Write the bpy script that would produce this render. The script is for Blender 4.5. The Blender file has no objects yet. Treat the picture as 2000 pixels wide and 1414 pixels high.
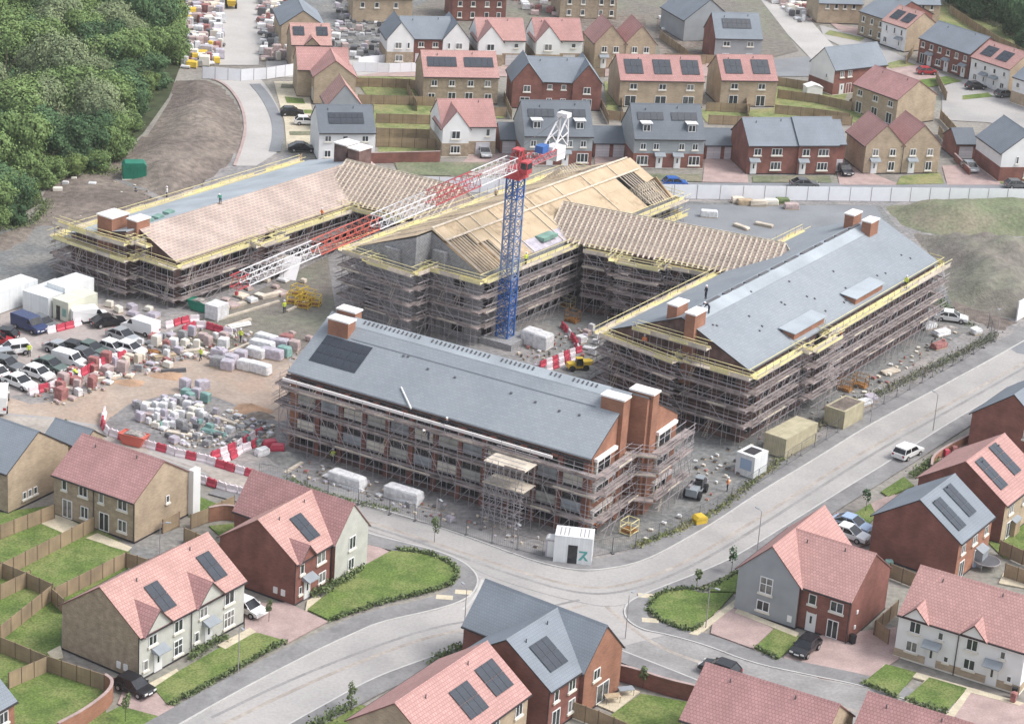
import bpy, math, random
from mathutils import Vector, Matrix
random.seed(11)
R = math.radians
# ------------------------------------------------------------------ camera, sky, sun, exposure
scn = bpy.context.scene
col = scn.collection
FPX, PITCH, CAMH, ROLL = 4600.0, R(21.5), 116.0, R(4.1)      # focal length for a 2000 px wide picture, pitch below horizon, height, roll
cam = bpy.data.cameras.new('camera')
cam.sensor_width = 36.0
cam.lens = FPX / 2000.0 * 36.0
cam.clip_end = 5000
cam_o = bpy.data.objects.new('camera', cam)
col.objects.link(cam_o)
cam_o.matrix_world = Matrix.Translation((0, 0, CAMH)) @ Matrix.Rotation(R(90) - PITCH, 4, 'X') @ Matrix.Rotation(ROLL, 4, 'Z')
scn.camera = cam_o
SUN_EL, SUN_AZ = R(52), R(-8)        # azimuth measured from +X towards +Y: daylight comes from the right of the picture
w = bpy.data.worlds.new('World'); scn.world = w; w.use_nodes = True
nt = w.node_tree; nt.nodes.clear()
sky = nt.nodes.new('ShaderNodeTexSky'); sky.sky_type = 'NISHITA'; sky.sun_disc = False
sky.sun_elevation = SUN_EL; sky.sun_rotation = math.pi/2 - SUN_AZ
sky.air_density = 1.3; sky.dust_density = 3.0
hs = nt.nodes.new('ShaderNodeHueSaturation'); hs.inputs['Saturation'].default_value = 0.42
bg = nt.nodes.new('ShaderNodeBackground'); bg.inputs['Strength'].default_value = 0.15
wo = nt.nodes.new('ShaderNodeOutputWorld')
nt.links.new(sky.outputs[0], hs.inputs['Color']); nt.links.new(hs.outputs[0], bg.inputs[0]); nt.links.new(bg.outputs[0], wo.inputs[0])
sl = bpy.data.lights.new('sun', 'SUN'); sl.energy = 1.35; sl.angle = R(20); sl.color = (1.0, 0.965, 0.92)
so = bpy.data.objects.new('sun', sl); col.objects.link(so)
sd = Vector((math.cos(SUN_EL)*math.cos(SUN_AZ), math.cos(SUN_EL)*math.sin(SUN_AZ), math.sin(SUN_EL)))
so.rotation_euler = sd.to_track_quat('Z', 'Y').to_euler(); so.location = (200, 100, 200)
scn.view_settings.view_transform = 'Standard'; scn.view_settings.look = 'None'
scn.view_settings.exposure = 0.70; scn.view_settings.gamma = 1.0
scn.view_settings.use_curve_mapping = False
scn.render.engine = 'CYCLES'
scn.cycles.max_bounces = 5; scn.cycles.diffuse_bounces = 3

# ------------------------------------------------------------------ survey helper: where a sight line of the photograph meets height z
_s, _c, _cr, _sr = math.sin(PITCH), math.cos(PITCH), math.cos(ROLL), math.sin(ROLL)
def G(px, py, z=0.0):
    x = (px-1000)/FPX; y = (707-py)/FPX
    x, y = x*_cr-y*_sr, x*_sr+y*_cr
    d = (x, _c+y*_s, -_s+y*_c); t = (z-CAMH)/d[2]
    return (d[0]*t, d[1]*t)

# ------------------------------------------------------------------ materials
MATS = {}
def _n(t, k, **kw):
    n = t.nodes.new(k)
    for a, b in kw.items(): setattr(n, a, b)
    return n
def mat(name, c, rough=0.8, var=0.12, scale=0.6, c2=None, pattern=None, pw=0.0, ph=0.0, mortar=None, msize=0.012, bump=0.0, metal=0.0, world=False, fine=0.0, spec=0.3, big=0.0, bigc=None, fines=9.0, cv=0.06):
    """procedural surface: base colour with patchy variation; pattern brick lays courses in the metre-scaled UV of each face"""
    if name in MATS: return MATS[name]
    m = bpy.data.materials.new(name); m.use_nodes = True; MATS[name] = m
    t = m.node_tree; b = t.nodes['Principled BSDF']; L = t.links.new
    b.inputs['Roughness'].default_value = rough; b.inputs['Metallic'].default_value = metal
    b.inputs['Specular IOR Level'].default_value = spec
    if world:
        tc = _n(t, 'ShaderNodeNewGeometry'); P = tc.outputs['Position']
    else:
        tc = _n(t, 'ShaderNodeTexCoord'); P = tc.outputs['Object']
    n1 = _n(t, 'ShaderNodeTexNoise'); n1.inputs['Scale'].default_value = scale; n1.inputs['Detail'].default_value = 5
    L(P, n1.inputs['Vector'])
    c2 = c2 or tuple(max(0, x*(1-var*2.2)) for x in c)
    c1 = c if c2 is None else tuple(min(1, x*(1+var*0.8)) for x in c)
    mr = _n(t, 'ShaderNodeMapRange'); mr.inputs[1].default_value = 0.3; mr.inputs[2].default_value = 0.7
    L(n1.outputs['Fac'], mr.inputs[0])
    mx = _n(t, 'ShaderNodeMix', data_type='RGBA'); mx.inputs[6].default_value = (*c2, 1); mx.inputs[7].default_value = (*c1, 1)
    L(mr.outputs[0], mx.inputs[0]); out = mx.outputs[2]
    if big:
        n3 = _n(t, 'ShaderNodeTexNoise'); n3.inputs['Scale'].default_value = big; n3.inputs['Detail'].default_value = 6; n3.inputs['Roughness'].default_value = 0.65
        L(P, n3.inputs['Vector'])
        m3 = _n(t, 'ShaderNodeMapRange'); m3.inputs[1].default_value = 0.45; m3.inputs[2].default_value = 0.62; L(n3.outputs['Fac'], m3.inputs[0])
        x3 = _n(t, 'ShaderNodeMix', data_type='RGBA'); L(m3.outputs[0], x3.inputs[0]); L(out, x3.inputs[6]); x3.inputs[7].default_value = (*bigc, 1); out = x3.outputs[2]
    if fine:
        n2 = _n(t, 'ShaderNodeTexNoise'); n2.inputs['Scale'].default_value = fines; n2.inputs['Detail'].default_value = 3
        L(P, n2.inputs['Vector'])
        m2 = _n(t, 'ShaderNodeMapRange'); m2.inputs[1].default_value = 0.3; m2.inputs[2].default_value = 0.7; m2.inputs[3].default_value = 1-fine; m2.inputs[4].default_value = 1+fine
        L(n2.outputs['Fac'], m2.inputs[0])
        x2 = _n(t, 'ShaderNodeVectorMath', operation='SCALE'); L(out, x2.inputs[0]); L(m2.outputs[0], x2.inputs['Scale']); out = x2.outputs[0]
    if pattern == 'brick':
        uv = _n(t, 'ShaderNodeUVMap', uv_map='UVMap')
        br = _n(t, 'ShaderNodeTexBrick'); L(uv.outputs[0], br.inputs['Vector'])
        br.inputs['Scale'].default_value = 1.0; br.inputs['Brick Width'].default_value = pw; br.inputs['Row Height'].default_value = ph
        br.inputs['Mortar Size'].default_value = msize; br.inputs['Mortar Smooth'].default_value = 0.2
        br.inputs['Color1'].default_value = (1-cv, 1-cv, 1-cv, 1); br.inputs['Color2'].default_value = (1+cv, 1+cv, 1+cv, 1); br.inputs['Bias'].default_value = 0.0
        br.inputs['Mortar'].default_value = (*(mortar or (0.7, 0.7, 0.7)), 1)
        xm = _n(t, 'ShaderNodeVectorMath', operation='MULTIPLY'); L(out, xm.inputs[0]); L(br.outputs['Color'], xm.inputs[1]); out = xm.outputs[0]
        if bump:
            bp = _n(t, 'ShaderNodeBump'); bp.inputs['Strength'].default_value = bump; bp.inputs['Distance'].default_value = 0.03; bp.invert = True
            L(br.outputs['Fac'], bp.inputs['Height']); L(bp.outputs[0], b.inputs['Normal'])
    elif bump:
        n4 = _n(t, 'ShaderNodeTexNoise'); n4.inputs['Scale'].default_value = 3.0; n4.inputs['Detail'].default_value = 8; L(P, n4.inputs['Vector'])
        bp = _n(t, 'ShaderNodeBump'); bp.inputs['Strength'].default_value = bump; bp.inputs['Distance'].default_value = 0.3
        L(n4.outputs['Fac'], bp.inputs['Height']); L(bp.outputs[0], b.inputs['Normal'])
    L(out, b.inputs['Base Color'])
    return m
brick = dict(pattern='brick', pw=0.45, ph=0.15, msize=0.02, mortar=(1.2, 1.17, 1.13), cv=0.12)
tile = dict(pattern='brick', pw=0.34, ph=0.36, msize=0.035, mortar=(0.72, 0.68, 0.70), bump=0.3, cv=0.09)
slate = dict(pattern='brick', pw=0.3, ph=0.32, msize=0.022, mortar=(0.78, 0.79, 0.81), bump=0.2, cv=0.035)
mat('brick_tan', (0.42, 0.335, 0.245), 0.9, 0.10, 0.5, **brick)
mat('brick_buff', (0.36, 0.29, 0.215), 0.9, 0.12, 1.4, fine=0.15, **brick)
mat('brick_red', (0.225, 0.100, 0.082), 0.9, 0.14, 0.5, **brick)
mat('brick_rust', (0.31, 0.155, 0.105), 0.9, 0.12, 0.5, **brick)
mat('brick_site', (0.155, 0.10, 0.092), 0.9, 0.25, 0.8, **brick)  # dark brick, base colour lowered further to carry the shade behind the scaffolding
mat('render_white', (0.78, 0.78, 0.78), 0.85, 0.04, 0.5)
mat('render_grey', (0.33, 0.35, 0.37), 0.85, 0.05, 0.5)
mat('render_stone', (0.50, 0.50, 0.46), 0.85, 0.06, 1.0, fine=0.06)
mat('cladding_grey', (0.34, 0.37, 0.385), 0.7, 0.05, 0.4, pattern='brick', pw=4.0, ph=0.2, msize=0.02, mortar=(0.7, 0.7, 0.7))
mat('tile_pink', (0.50, 0.30, 0.275), 0.85, 0.05, 0.25, spec=0.15, fine=0.05, **tile)
mat('tile_pink_b', (0.475, 0.275, 0.255), 0.85, 0.07, 0.2, spec=0.15, fine=0.06, **tile)
mat('tile_pink_c', (0.51, 0.315, 0.28), 0.85, 0.06, 0.5, spec=0.15, fine=0.07, **tile)
mat('tile_rose', (0.44, 0.25, 0.24), 0.85, 0.07, 0.35, spec=0.15, fine=0.07, **tile)
mat('slate_grey', (0.24, 0.27, 0.305), 0.8, 0.06, 0.25, spec=0.15, fine=0.05, **slate)
mat('slate_dark', (0.165, 0.185, 0.21), 0.8, 0.05, 0.3, spec=0.15, fine=0.05, **slate)
mat('slate_big', (0.265, 0.292, 0.322), 0.85, 0.035, 0.16, spec=0.1, big=0.05, bigc=(0.29, 0.315, 0.342), fine=0.05, pattern='brick', pw=0.6, ph=0.4, msize=0.022, mortar=(0.80, 0.81, 0.82), cv=0.045)
mat('fascia_dark', (0.05, 0.045, 0.05), 0.6, 0.1)
mat('fascia_red', (0.20, 0.10, 0.09), 0.7, 0.1)
mat('upvc', (0.80, 0.80, 0.80), 0.4, 0.02)
mat('cill', (0.72, 0.68, 0.60), 0.8, 0.05)
mat('glass', (0.045, 0.055, 0.06), 0.12, 0.3, 0.7, spec=0.6)
mat('glass_dark', (0.02, 0.022, 0.028), 0.15, 0.3, 0.7, spec=0.6)
mat('solar', (0.036, 0.044, 0.058), 0.25, 0.08, 0.6, spec=0.55, pattern='brick', pw=0.5, ph=0.42, msize=0.02, mortar=(1.45, 1.45, 1.45))
mat('pv_frame', (0.10, 0.11, 0.12), 0.4, 0.05)
mat('glass_b', (0.11, 0.12, 0.125), 0.15, 0.4, 1.2, spec=0.6)
mat('glass_c', (0.24, 0.235, 0.225), 0.2, 0.3, 1.2, spec=0.5)
mat('door_white', (0.74, 0.74, 0.74), 0.5, 0.03)
mat('door_dark', (0.04, 0.045, 0.05), 0.5, 0.1)
mat('garage_door', (0.62, 0.60, 0.63), 0.6, 0.03, pattern='brick', pw=5, ph=0.5, msize=0.04, mortar=(0.75, 0.75, 0.75))
mat('canopy_grey', (0.30, 0.33, 0.36), 0.6, 0.08)
mat('white_cap', (0.84, 0.80, 0.78), 0.6, 0.04)
mat('lawn', (0.13, 0.185, 0.052), 0.95, 0.18, 0.5, spec=0.1, c2=(0.09, 0.135, 0.042), fine=0.34, world=True, big=0.22, bigc=(0.195, 0.225, 0.085), fines=4.5)
mat('lawn_far', (0.22, 0.24, 0.10), 0.95, 0.18, 0.5, c2=(0.12, 0.16, 0.055), fine=0.2, world=True, big=0.15, bigc=(0.27, 0.25, 0.12), fines=2.0)
mat('grass_rough', (0.165, 0.185, 0.11), 0.95, 0.2, 0.3, c2=(0.12, 0.14, 0.085), fine=0.25, world=True, big=0.08, bigc=(0.24, 0.215, 0.16), fines=2.0)
mat('base_ground', (0.30, 0.275, 0.25), 0.95, 0.15, 0.1, fine=0.2, world=True, big=0.05, bigc=(0.24, 0.235, 0.20), fines=1.5)
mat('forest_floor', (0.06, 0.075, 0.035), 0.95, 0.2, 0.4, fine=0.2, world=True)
mat('asphalt', (0.375, 0.36, 0.352), 0.92, 0.07, 0.12, spec=0.1, fine=0.07, world=True, big=0.07, bigc=(0.415, 0.395, 0.38), fines=3.0)
mat('asphalt_worn', (0.305, 0.295, 0.29), 0.92, 0.10, 0.3, spec=0.1, fine=0.12, world=True, fines=3.0)
mat('mud_track', (0.40, 0.36, 0.325), 0.95, 0.12, 0.4, spec=0.1, fine=0.12, world=True, fines=2.0)
mat('asphalt_dark', (0.235, 0.245, 0.26), 0.9, 0.08, 0.15, fine=0.08, world=True, fines=4.0)
mat('pavement', (0.215, 0.21, 0.212), 0.9, 0.08, 0.3, fine=0.10, world=True, big=0.2, bigc=(0.265, 0.26, 0.258), fines=3.0)
mat('kerb', (0.50, 0.49, 0.475), 0.85, 0.06, 1.0, world=True)
mat('paving_pink', (0.42, 0.315, 0.295), 0.9, 0.10, 0.5, fine=0.12, world=True, fines=5.0)
mat('paving_cream', (0.60, 0.53, 0.40), 0.9, 0.08, 0.8, world=True, pattern='brick', pw=0.6, ph=0.6, msize=0.02, mortar=(0.8, 0.8, 0.8))
mat('site_ground', (0.255, 0.245, 0.245), 0.95, 0.12, 0.2, fine=0.25, world=True, big=0.12, bigc=(0.31, 0.285, 0.27), bump=0.3, fines=1.6)
mat('site_dark', (0.19, 0.195, 0.195), 0.95, 0.12, 0.2, fine=0.25, world=True, big=0.15, bigc=(0.235, 0.225, 0.21), bump=0.3, fines=1.6)
mat('site_tan', (0.40, 0.325, 0.27), 0.95, 0.12, 0.25, fine=0.12, world=True, big=0.14, bigc=(0.40, 0.30, 0.24), bump=0.2, fines=1.8)
mat('carpark', (0.37, 0.325, 0.305), 0.95, 0.08, 0.25, fine=0.10, world=True, fines=2)
mat('soil', (0.165, 0.135, 0.118), 0.95, 0.15, 0.12, c2=(0.13, 0.107, 0.093), fine=0.32, world=True, big=0.045, bigc=(0.235, 0.20, 0.17), bump=0.6, fines=0.9)
mat('soil_bank', (0.185, 0.16, 0.14), 0.95, 0.15, 0.1, c2=(0.175, 0.162, 0.145), fine=0.22, world=True, big=0.07, bigc=(0.20, 0.20, 0.155), bump=0.6, fines=0.9)
mat('far_road', (0.46, 0.44, 0.42), 0.9, 0.06, 0.15, fine=0.06, world=True, fines=2)
mat('timber', (0.48, 0.37, 0.25), 0.85, 0.15, 1.2, fine=0.15)
mat('timber_pale', (0.72, 0.63, 0.52), 0.85, 0.12, 1.2, fine=0.10)
mat('osb', (0.485, 0.385, 0.27), 0.85, 0.14, 0.4, c2=(0.42, 0.325, 0.215), fine=0.12, world=True)
mat('osb_dark', (0.34, 0.235, 0.14), 0.85, 0.2, 0.8, world=True)
mat('fence_wood', (0.36, 0.27, 0.175), 0.9, 0.18, 0.5, c2=(0.27, 0.205, 0.14), world=True, pattern='brick', pw=0.16, ph=6.0, msize=0.014, mortar=(0.6, 0.6, 0.6))
mat('fence_post', (0.20, 0.145, 0.10), 0.9, 0.1)
mat('batten_pink', (0.40, 0.325, 0.295), 0.85, 0.12, 0.25, world=True, pattern='brick', pw=0.9, ph=0.55, msize=0.07, mortar=(1.42, 1.36, 1.25), fine=0.10)
mat('membrane_blue', (0.38, 0.42, 0.455), 0.8, 0.10, 0.2, world=True, fine=0.1)
mat('hoarding', (0.84, 0.85, 0.89), 0.5, 0.04, 0.5)
mat('steel', (0.385, 0.355, 0.37), 0.5, 0.1, metal=0.1)
mat('steel_dark', (0.12, 0.12, 0.13), 0.5, 0.1)
mat('deck', (0.36, 0.30, 0.285), 0.9, 0.3, 0.6, fine=0.3, world=True)
mat('deck_pale', (0.60, 0.53, 0.44), 0.9, 0.15, 0.6, fine=0.15, world=True)
mat('yellow_board', (0.68, 0.60, 0.33), 0.75, 0.2, 0.5, c2=(0.60, 0.55, 0.29), world=True, fine=0.15)
mat('yellow', (0.72, 0.50, 0.06), 0.5, 0.08)
mat('rust', (0.40, 0.20, 0.07), 0.8, 0.3, 1.5)
mat('crane_red', (0.50, 0.08, 0.09), 0.5, 0.08)
mat('crane_orange', (0.62, 0.15, 0.11), 0.5, 0.08)
mat('crane_white', (0.78, 0.76, 0.77), 0.5, 0.04)
mat('crane_blue', (0.05, 0.14, 0.40), 0.5, 0.08)
mat('crane_silver', (0.22, 0.29, 0.46), 0.45, 0.1)
mat('barrier_red', (0.54, 0.07, 0.11), 0.5, 0.08)
mat('barrier_white', (0.78, 0.70, 0.73), 0.5, 0.05)
mat('wrap_white', (0.72, 0.72, 0.73), 0.35, 0.12, 2.0, fine=0.1)
mat('wrap_lilac', (0.50, 0.46, 0.52), 0.4, 0.14, 2.0)
mat('block_grey', (0.35, 0.35, 0.36), 0.8, 0.12, 2.0, pattern='brick', pw=0.44, ph=0.215, msize=0.03, mortar=(0.6, 0.6, 0.6))
mat('pack_red', (0.38, 0.17, 0.16), 0.8, 0.2, 2.0)
mat('pack_pink', (0.50, 0.39, 0.375), 0.7, 0.15, 2.0)
mat('pack_teal', (0.24, 0.40, 0.37), 0.6, 0.15, 2.0)
mat('pack_green', (0.02, 0.20, 0.13), 0.5, 0.12)
mat('rubble_mix', (0.34, 0.31, 0.29), 0.9, 0.3, 1.5, fine=0.3, world=True)
mat('sand', (0.46, 0.30, 0.20), 0.95, 0.15, 0.5, fine=0.15, world=True, bump=0.4)
mat('container_tan', (0.50, 0.45, 0.31), 0.7, 0.10, 0.8, pattern='brick', pw=0.24, ph=8, msize=0.03, mortar=(0.75, 0.75, 0.75), bump=0.4)
mat('container_white', (0.74, 0.76, 0.77), 0.55, 0.04, 0.8, pattern='brick', pw=0.3, ph=8, msize=0.02, mortar=(0.88, 0.88, 0.88))
mat('container_cream', (0.66, 0.66, 0.55), 0.55, 0.06, 0.8)
mat('rubber', (0.02, 0.02, 0.022), 0.8, 0.1)
mat('car_white', (0.80, 0.80, 0.80), 0.25, 0.01, spec=0.5)
mat('car_silver', (0.42, 0.44, 0.46), 0.3, 0.02, spec=0.5, metal=0.3)
mat('car_grey', (0.13, 0.14, 0.15), 0.3, 0.02, spec=0.5)
mat('car_black', (0.018, 0.018, 0.022), 0.22, 0.02, spec=0.5)
mat('car_navy', (0.025, 0.04, 0.12), 0.25, 0.02, spec=0.5)
mat('car_blue', (0.03, 0.12, 0.42), 0.25, 0.02, spec=0.5)
mat('car_pale', (0.32, 0.42, 0.58), 0.25, 0.02, spec=0.5)
mat('car_red', (0.40, 0.04, 0.05), 0.25, 0.02, spec=0.5)
mat('car_green', (0.10, 0.14, 0.125), 0.3, 0.02, spec=0.5)
mat('lamp_glass', (0.7, 0.7, 0.68), 0.2, 0.02)
mat('leaf_a', (0.18, 0.255, 0.095), 0.9, 0.2, 0.12, spec=0.1, c2=(0.12, 0.185, 0.07), world=True, fine=0.35, fines=2.2)
mat('leaf_b', (0.22, 0.265, 0.145), 0.9, 0.2, 0.12, spec=0.1, c2=(0.16, 0.20, 0.11), world=True, fine=0.3, fines=2.2)
mat('leaf_c', (0.10, 0.17, 0.08), 0.9, 0.2, 0.12, spec=0.1, c2=(0.06, 0.11, 0.055), world=True, fine=0.35, fines=2.2)
mat('leaf_d', (0.21, 0.28, 0.09), 0.8, 0.2, 0.35, c2=(0.13, 0.19, 0.065), world=True, fine=0.3, fines=2.2)
mat('hedge_leaf', (0.15, 0.19, 0.085), 0.85, 0.25, 1.0, c2=(0.09, 0.125, 0.05), world=True, fine=0.35, fines=5)
mat('bark', (0.11, 0.085, 0.065), 0.9, 0.2)
mat('skin', (0.55, 0.34, 0.25), 0.6, 0.05)
mat('hivis', (0.62, 0.72, 0.08), 0.6, 0.05)
mat('hivis_orange', (0.80, 0.22, 0.04), 0.6, 0.05)
mat('trouser', (0.03, 0.035, 0.05), 0.8, 0.1)
mat('helmet', (0.82, 0.82, 0.82), 0.4, 0.02)
mat('paint_white', (0.78, 0.78, 0.76), 0.7, 0.05)
mat('logo_teal', (0.10, 0.36, 0.34), 0.6, 0.05)
mat('sheet_green', (0.20, 0.34, 0.29), 0.5, 0.15)
M = MATS

# ------------------------------------------------------------------ mesh helpers
class MB:
    """collects faces; build() links them as one mesh object"""
    def __init__(s): s.v = []; s.f = []; s.m = []
    def poly(s, pts, m=0):
        n = len(s.v); s.v += [tuple(p) for p in pts]; s.f.append(tuple(range(n, n+len(pts)))); s.m.append(m)
    def box(s, x0, y0, z0, x1, y1, z1, m=0, skip=''):
        n = len(s.v)
        s.v += [(x0,y0,z0),(x1,y0,z0),(x1,y1,z0),(x0,y1,z0),(x0,y0,z1),(x1,y0,z1),(x1,y1,z1),(x0,y1,z1)]
        for k, q in zip('dufrbl', ((3,2,1,0),(4,5,6,7),(0,1,5,4),(1,2,6,5),(2,3,7,6),(3,0,4,7))):
            if k in skip: continue
            s.f.append(tuple(n+i for i in q)); s.m.append(m)
    def prism(s, pts, axis, a, b, m=0, mcap=None):
        """polygon pts (2-D) swept along axis from a to b. axis x: pts are (y,z); axis y: pts are (x,z); axis z: pts are (x,y)"""
        def w(p, t): return (t, p[0], p[1]) if axis == 'x' else (p[0], t, p[1]) if axis == 'y' else (p[0], p[1], t)
        n = len(s.v); k = len(pts)
        s.v += [w(p, a) for p in pts] + [w(p, b) for p in pts]
        mc = m if mcap is None else mcap
        s.f.append(tuple(n+i for i in range(k))[::-1]); s.m.append(mc)
        s.f.append(tuple(n+k+i for i in range(k))); s.m.append(mc)
        for i in range(k):
            j = (i+1) % k; s.f.append((n+i, n+j, n+k+j, n+k+i)); s.m.append(m)
    def tube(s, a, b, r, m=0, sides=4, r2=None):
        a = Vector(a); b = Vector(b); d = (b-a)
        if d.length < 1e-6: return
        r2 = r if r2 is None else r2
        q = d.to_track_quat('Z', 'Y'); n = len(s.v)
        for p, rr in ((a, r), (b, r2)):
            for i in range(sides):
                t = 2*math.pi*(i+0.5)/sides; s.v.append(tuple(p + q @ Vector((rr*math.cos(t), rr*math.sin(t), 0))))
        for i in range(sides):
            j = (i+1) % sides; s.f.append((n+i, n+j, n+sides+j, n+sides+i)); s.m.append(m)
        s.f.append(tuple(n+i for i in range(sides))[::-1]); s.m.append(m)
        s.f.append(tuple(n+sides+i for i in range(sides))); s.m.append(m)
    def mesh(s, name, mats, uv=True, smooth=False):
        me = bpy.data.meshes.new(name); me.from_pydata(s.v, [], s.f)
        for m in mats: me.materials.append(M[m] if isinstance(m, str) else m)
        me.polygons.foreach_set('material_index', s.m)
        if smooth: me.polygons.foreach_set('use_smooth', [True]*len(s.f))
        me.update()
        if uv:
            ul = me.uv_layers.new(name='UVMap').data
            for p in me.polygons:
                n = p.normal
                if abs(n.z) > 0.999: u = Vector((1,0,0)); v = Vector((0,1,0))
                else: u = Vector((-n.y, n.x, 0)).normalized(); v = n.cross(u)
                for li in p.loop_indices:
                    c = me.vertices[me.loops[li].vertex_index].co; ul[li].uv = (c.dot(u), c.dot(v))
        return me
    def build(s, name, mats, parent=None, **kw):
        if isinstance(mats, str): mats = [mats]
        return link(name, s.mesh(name, mats, **kw), parent)
def link(name, me, parent=None, loc=None, rot=None, scale=None, mw=None):
    o = bpy.data.objects.new(name, me); col.objects.link(o)
    if parent is not None: o.parent = parent
    if mw is not None: o.matrix_local = mw
    else:
        if loc is not None: o.location = loc
        if rot is not None: o.rotation_euler = rot
        if scale is not None: o.scale = scale
    return o
def tag(o, label, cat, group=None, kind=None):
    if label: o['label'] = label
    if cat: o['category'] = cat
    if group: o['group'] = group
    if kind: o['kind'] = kind
    return o
def thing(name, label, cat, loc=(0,0,0), rz=0.0, group=None):
    o = bpy.data.objects.new(name, None); col.objects.link(o); o.empty_display_size = 0.3
    o.location = loc; o.rotation_euler = (0, 0, rz)
    return tag(o, label, cat, group)
def copy_tree(o, loc, rz, label=None, group=None, parent=None):
    c = o.copy(); col.objects.link(c)
    if parent is None:
        c.location = loc; c.rotation_euler = (0, 0, rz)
        if label: c['label'] = label
        if group: c['group'] = group
    else: c.parent = parent
    for ch in o.children: copy_tree(ch, None, None, parent=c)
    return c
def rz_of(a, b): return math.atan2(b[1]-a[1], b[0]-a[0])
CACHE = {}
def cached(key, fn):
    if key not in CACHE: CACHE[key] = fn()
    return CACHE[key]
UNIT = MB(); UNIT.tube((0,0,0), (0,0,1), 1.0, sides=5)
def tube_obj(name, a, b, r, m, parent):
    """a straight tube as an object of its own, sharing one unit mesh per material"""
    me = cached(('tube', m), lambda: UNIT.mesh('tube', [m], uv=False))
    a = Vector(a); b = Vector(b); d = b-a
    mw = Matrix.Translation(a) @ d.to_track_quat('Z', 'Y').to_matrix().to_4x4() @ Matrix.Diagonal((r, r, d.length, 1))
    return link(name, me, parent, mw=mw)
BOX = MB(); BOX.box(-0.5,-0.5,0,0.5,0.5,1)
def box_obj(name, x0, y0, z0, x1, y1, z1, m, parent=None, rz=0.0):
    b = MB(); hx, hy = (x1-x0)/2, (y1-y0)/2
    key = ('box', m, round(hx,3), round(hy,3), round(z1-z0,3))
    def mk():
        q = MB(); q.box(-hx,-hy,0,hx,hy,z1-z0); return q.mesh('box', [m])
    return link(name, cached(key, mk), parent, loc=((x0+x1)/2, (y0+y1)/2, z0), rot=(0,0,rz))
# ------------------------------------------------------------------ the setting: ground sheets, roads, kerbs
def hnoise(x, y):
    return math.sin(x*0.11+1.3)*math.cos(y*0.13+0.4)*0.5 + math.sin(x*0.31+y*0.17)*0.3 + math.sin(x*0.53-y*0.47+2.0)*0.2
SHEETS = []
def sheet(name, pts, z, m, kind='structure', thick=0.0):
    """flat sheet outlined by points surveyed from the photograph (ground level)"""
    b = MB(); P = [G(*p) for p in pts]
    SHEETS.append(name); z += 0.0011*(len(SHEETS) % 40)
    if thick:
        b.prism(P, 'z', 0.0, z, 0)
    else: b.poly([(x, y, z) for x, y in P])
    o = b.build(name, m)
    # concave outlines: re-triangulate properly
    import bmesh
    bm = bmesh.new(); bm.from_mesh(o.data)
    bmesh.ops.triangulate(bm, faces=[f for f in bm.faces if len(f.verts) > 4], ngon_method='EAR_CLIP')
    for f in bm.faces:
        if abs(f.normal.z) > 0.9 and f.normal.z < 0 and not thick: f.normal_flip()
    bm.normal_update(); bm.to_mesh(o.data); bm.free()
    return tag(o, None, None, kind=kind)
def offset_line(P, d):
    out = []
    for i, p in enumerate(P):
        a = P[max(0, i-1)]; b = P[min(len(P)-1, i+1)]
        t = Vector((b[0]-a[0], b[1]-a[1])).normalized(); n = Vector((-t.y, t.x))
        out.append((p[0]+n.x*d, p[1]+n.y*d))
    return out
def smooth_line(P, it=2):
    for _ in range(it):
        Q = [P[0]]
        for a, b in zip(P, P[1:]):
            Q += [(a[0]*.75+b[0]*.25, a[1]*.75+b[1]*.25), (a[0]*.25+b[0]*.75, a[1]*.25+b[1]*.75)]
        Q.append(P[-1]); P = Q
    return P
def strip(name, pts, d0, d1, z0, z1, m, px=True, sm=2):
    P = [G(*p) for p in pts] if px else pts
    P = smooth_line(P, sm) if sm else P
    A = offset_line(P, d0); B = offset_line(P, d1); b = MB()
    for i in range(len(P)-1):
        a0, a1, b0, b1 = A[i], A[i+1], B[i], B[i+1]
        b.poly([(*a0, z1), (*a1, z1), (*b1, z1), (*b0, z1)])
        if z1 > z0:
            b.poly([(*a0, z0), (*a1, z0), (*a1, z1), (*a0, z1)]); b.poly([(*b1, z0), (*b0, z0), (*b0, z1), (*b1, z1)])
    o = b.build(name, m)
    return tag(o, None, None, kind='structure')

b = MB(); N = 60
b.poly([(-900, 60, -0.06), (900, 60, -0.06), (900, 2600, -0.06), (-900, 2600, -0.06)])
tag(b.build('ground', 'base_ground'), None, None, kind='structure')

# building site
sheet('site_ground', [(0,560),(60,470),(110,430),(250,330),(330,300),(560,300),(800,365),(1270,385),(2000,398),(2000,640),(1700,815),(1480,950),(1330,1050),(1230,1100),(1140,1112),(1060,1098),(900,1040),(760,995),(600,955),(500,925),(420,900),(300,862),(200,828),(0,812)], 0.0, 'site_ground')
sheet('bare_ground', [(-60,470),(60,430),(150,400),(260,350),(330,345),(200,430),(110,500),(100,560),(40,560),(-60,560)], 0.006, 'site_dark')
sheet('hardcore', [(1270,392),(1720,402),(1900,640),(1560,850),(1380,1010),(1200,1080),(1100,1040),(1060,700),(1000,640),(1300,560),(1290,420)], 0.012, 'site_dark')
sheet('car_park', [(0,590),(160,590),(250,600),(330,640),(300,690),(230,720),(150,760),(60,770),(0,775)], 0.010, 'carpark')
sheet('compound_track', [(0,770),(60,790),(140,780),(230,745),(330,710),(430,690),(560,700),(600,740),(560,820),(520,830),(380,770),(300,790),(215,815),(195,840),(0,812)], 0.016, 'site_tan')
sheet('compound_yard', [(205,825),(250,790),(330,770),(420,775),(560,830),(540,920),(470,920),(330,880),(240,860)], 0.022, 'site_ground')
sheet('muddy_track', [(440,600),(640,500),(660,640),(560,700),(420,690),(330,650)], 0.008, 'soil_bank')
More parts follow.
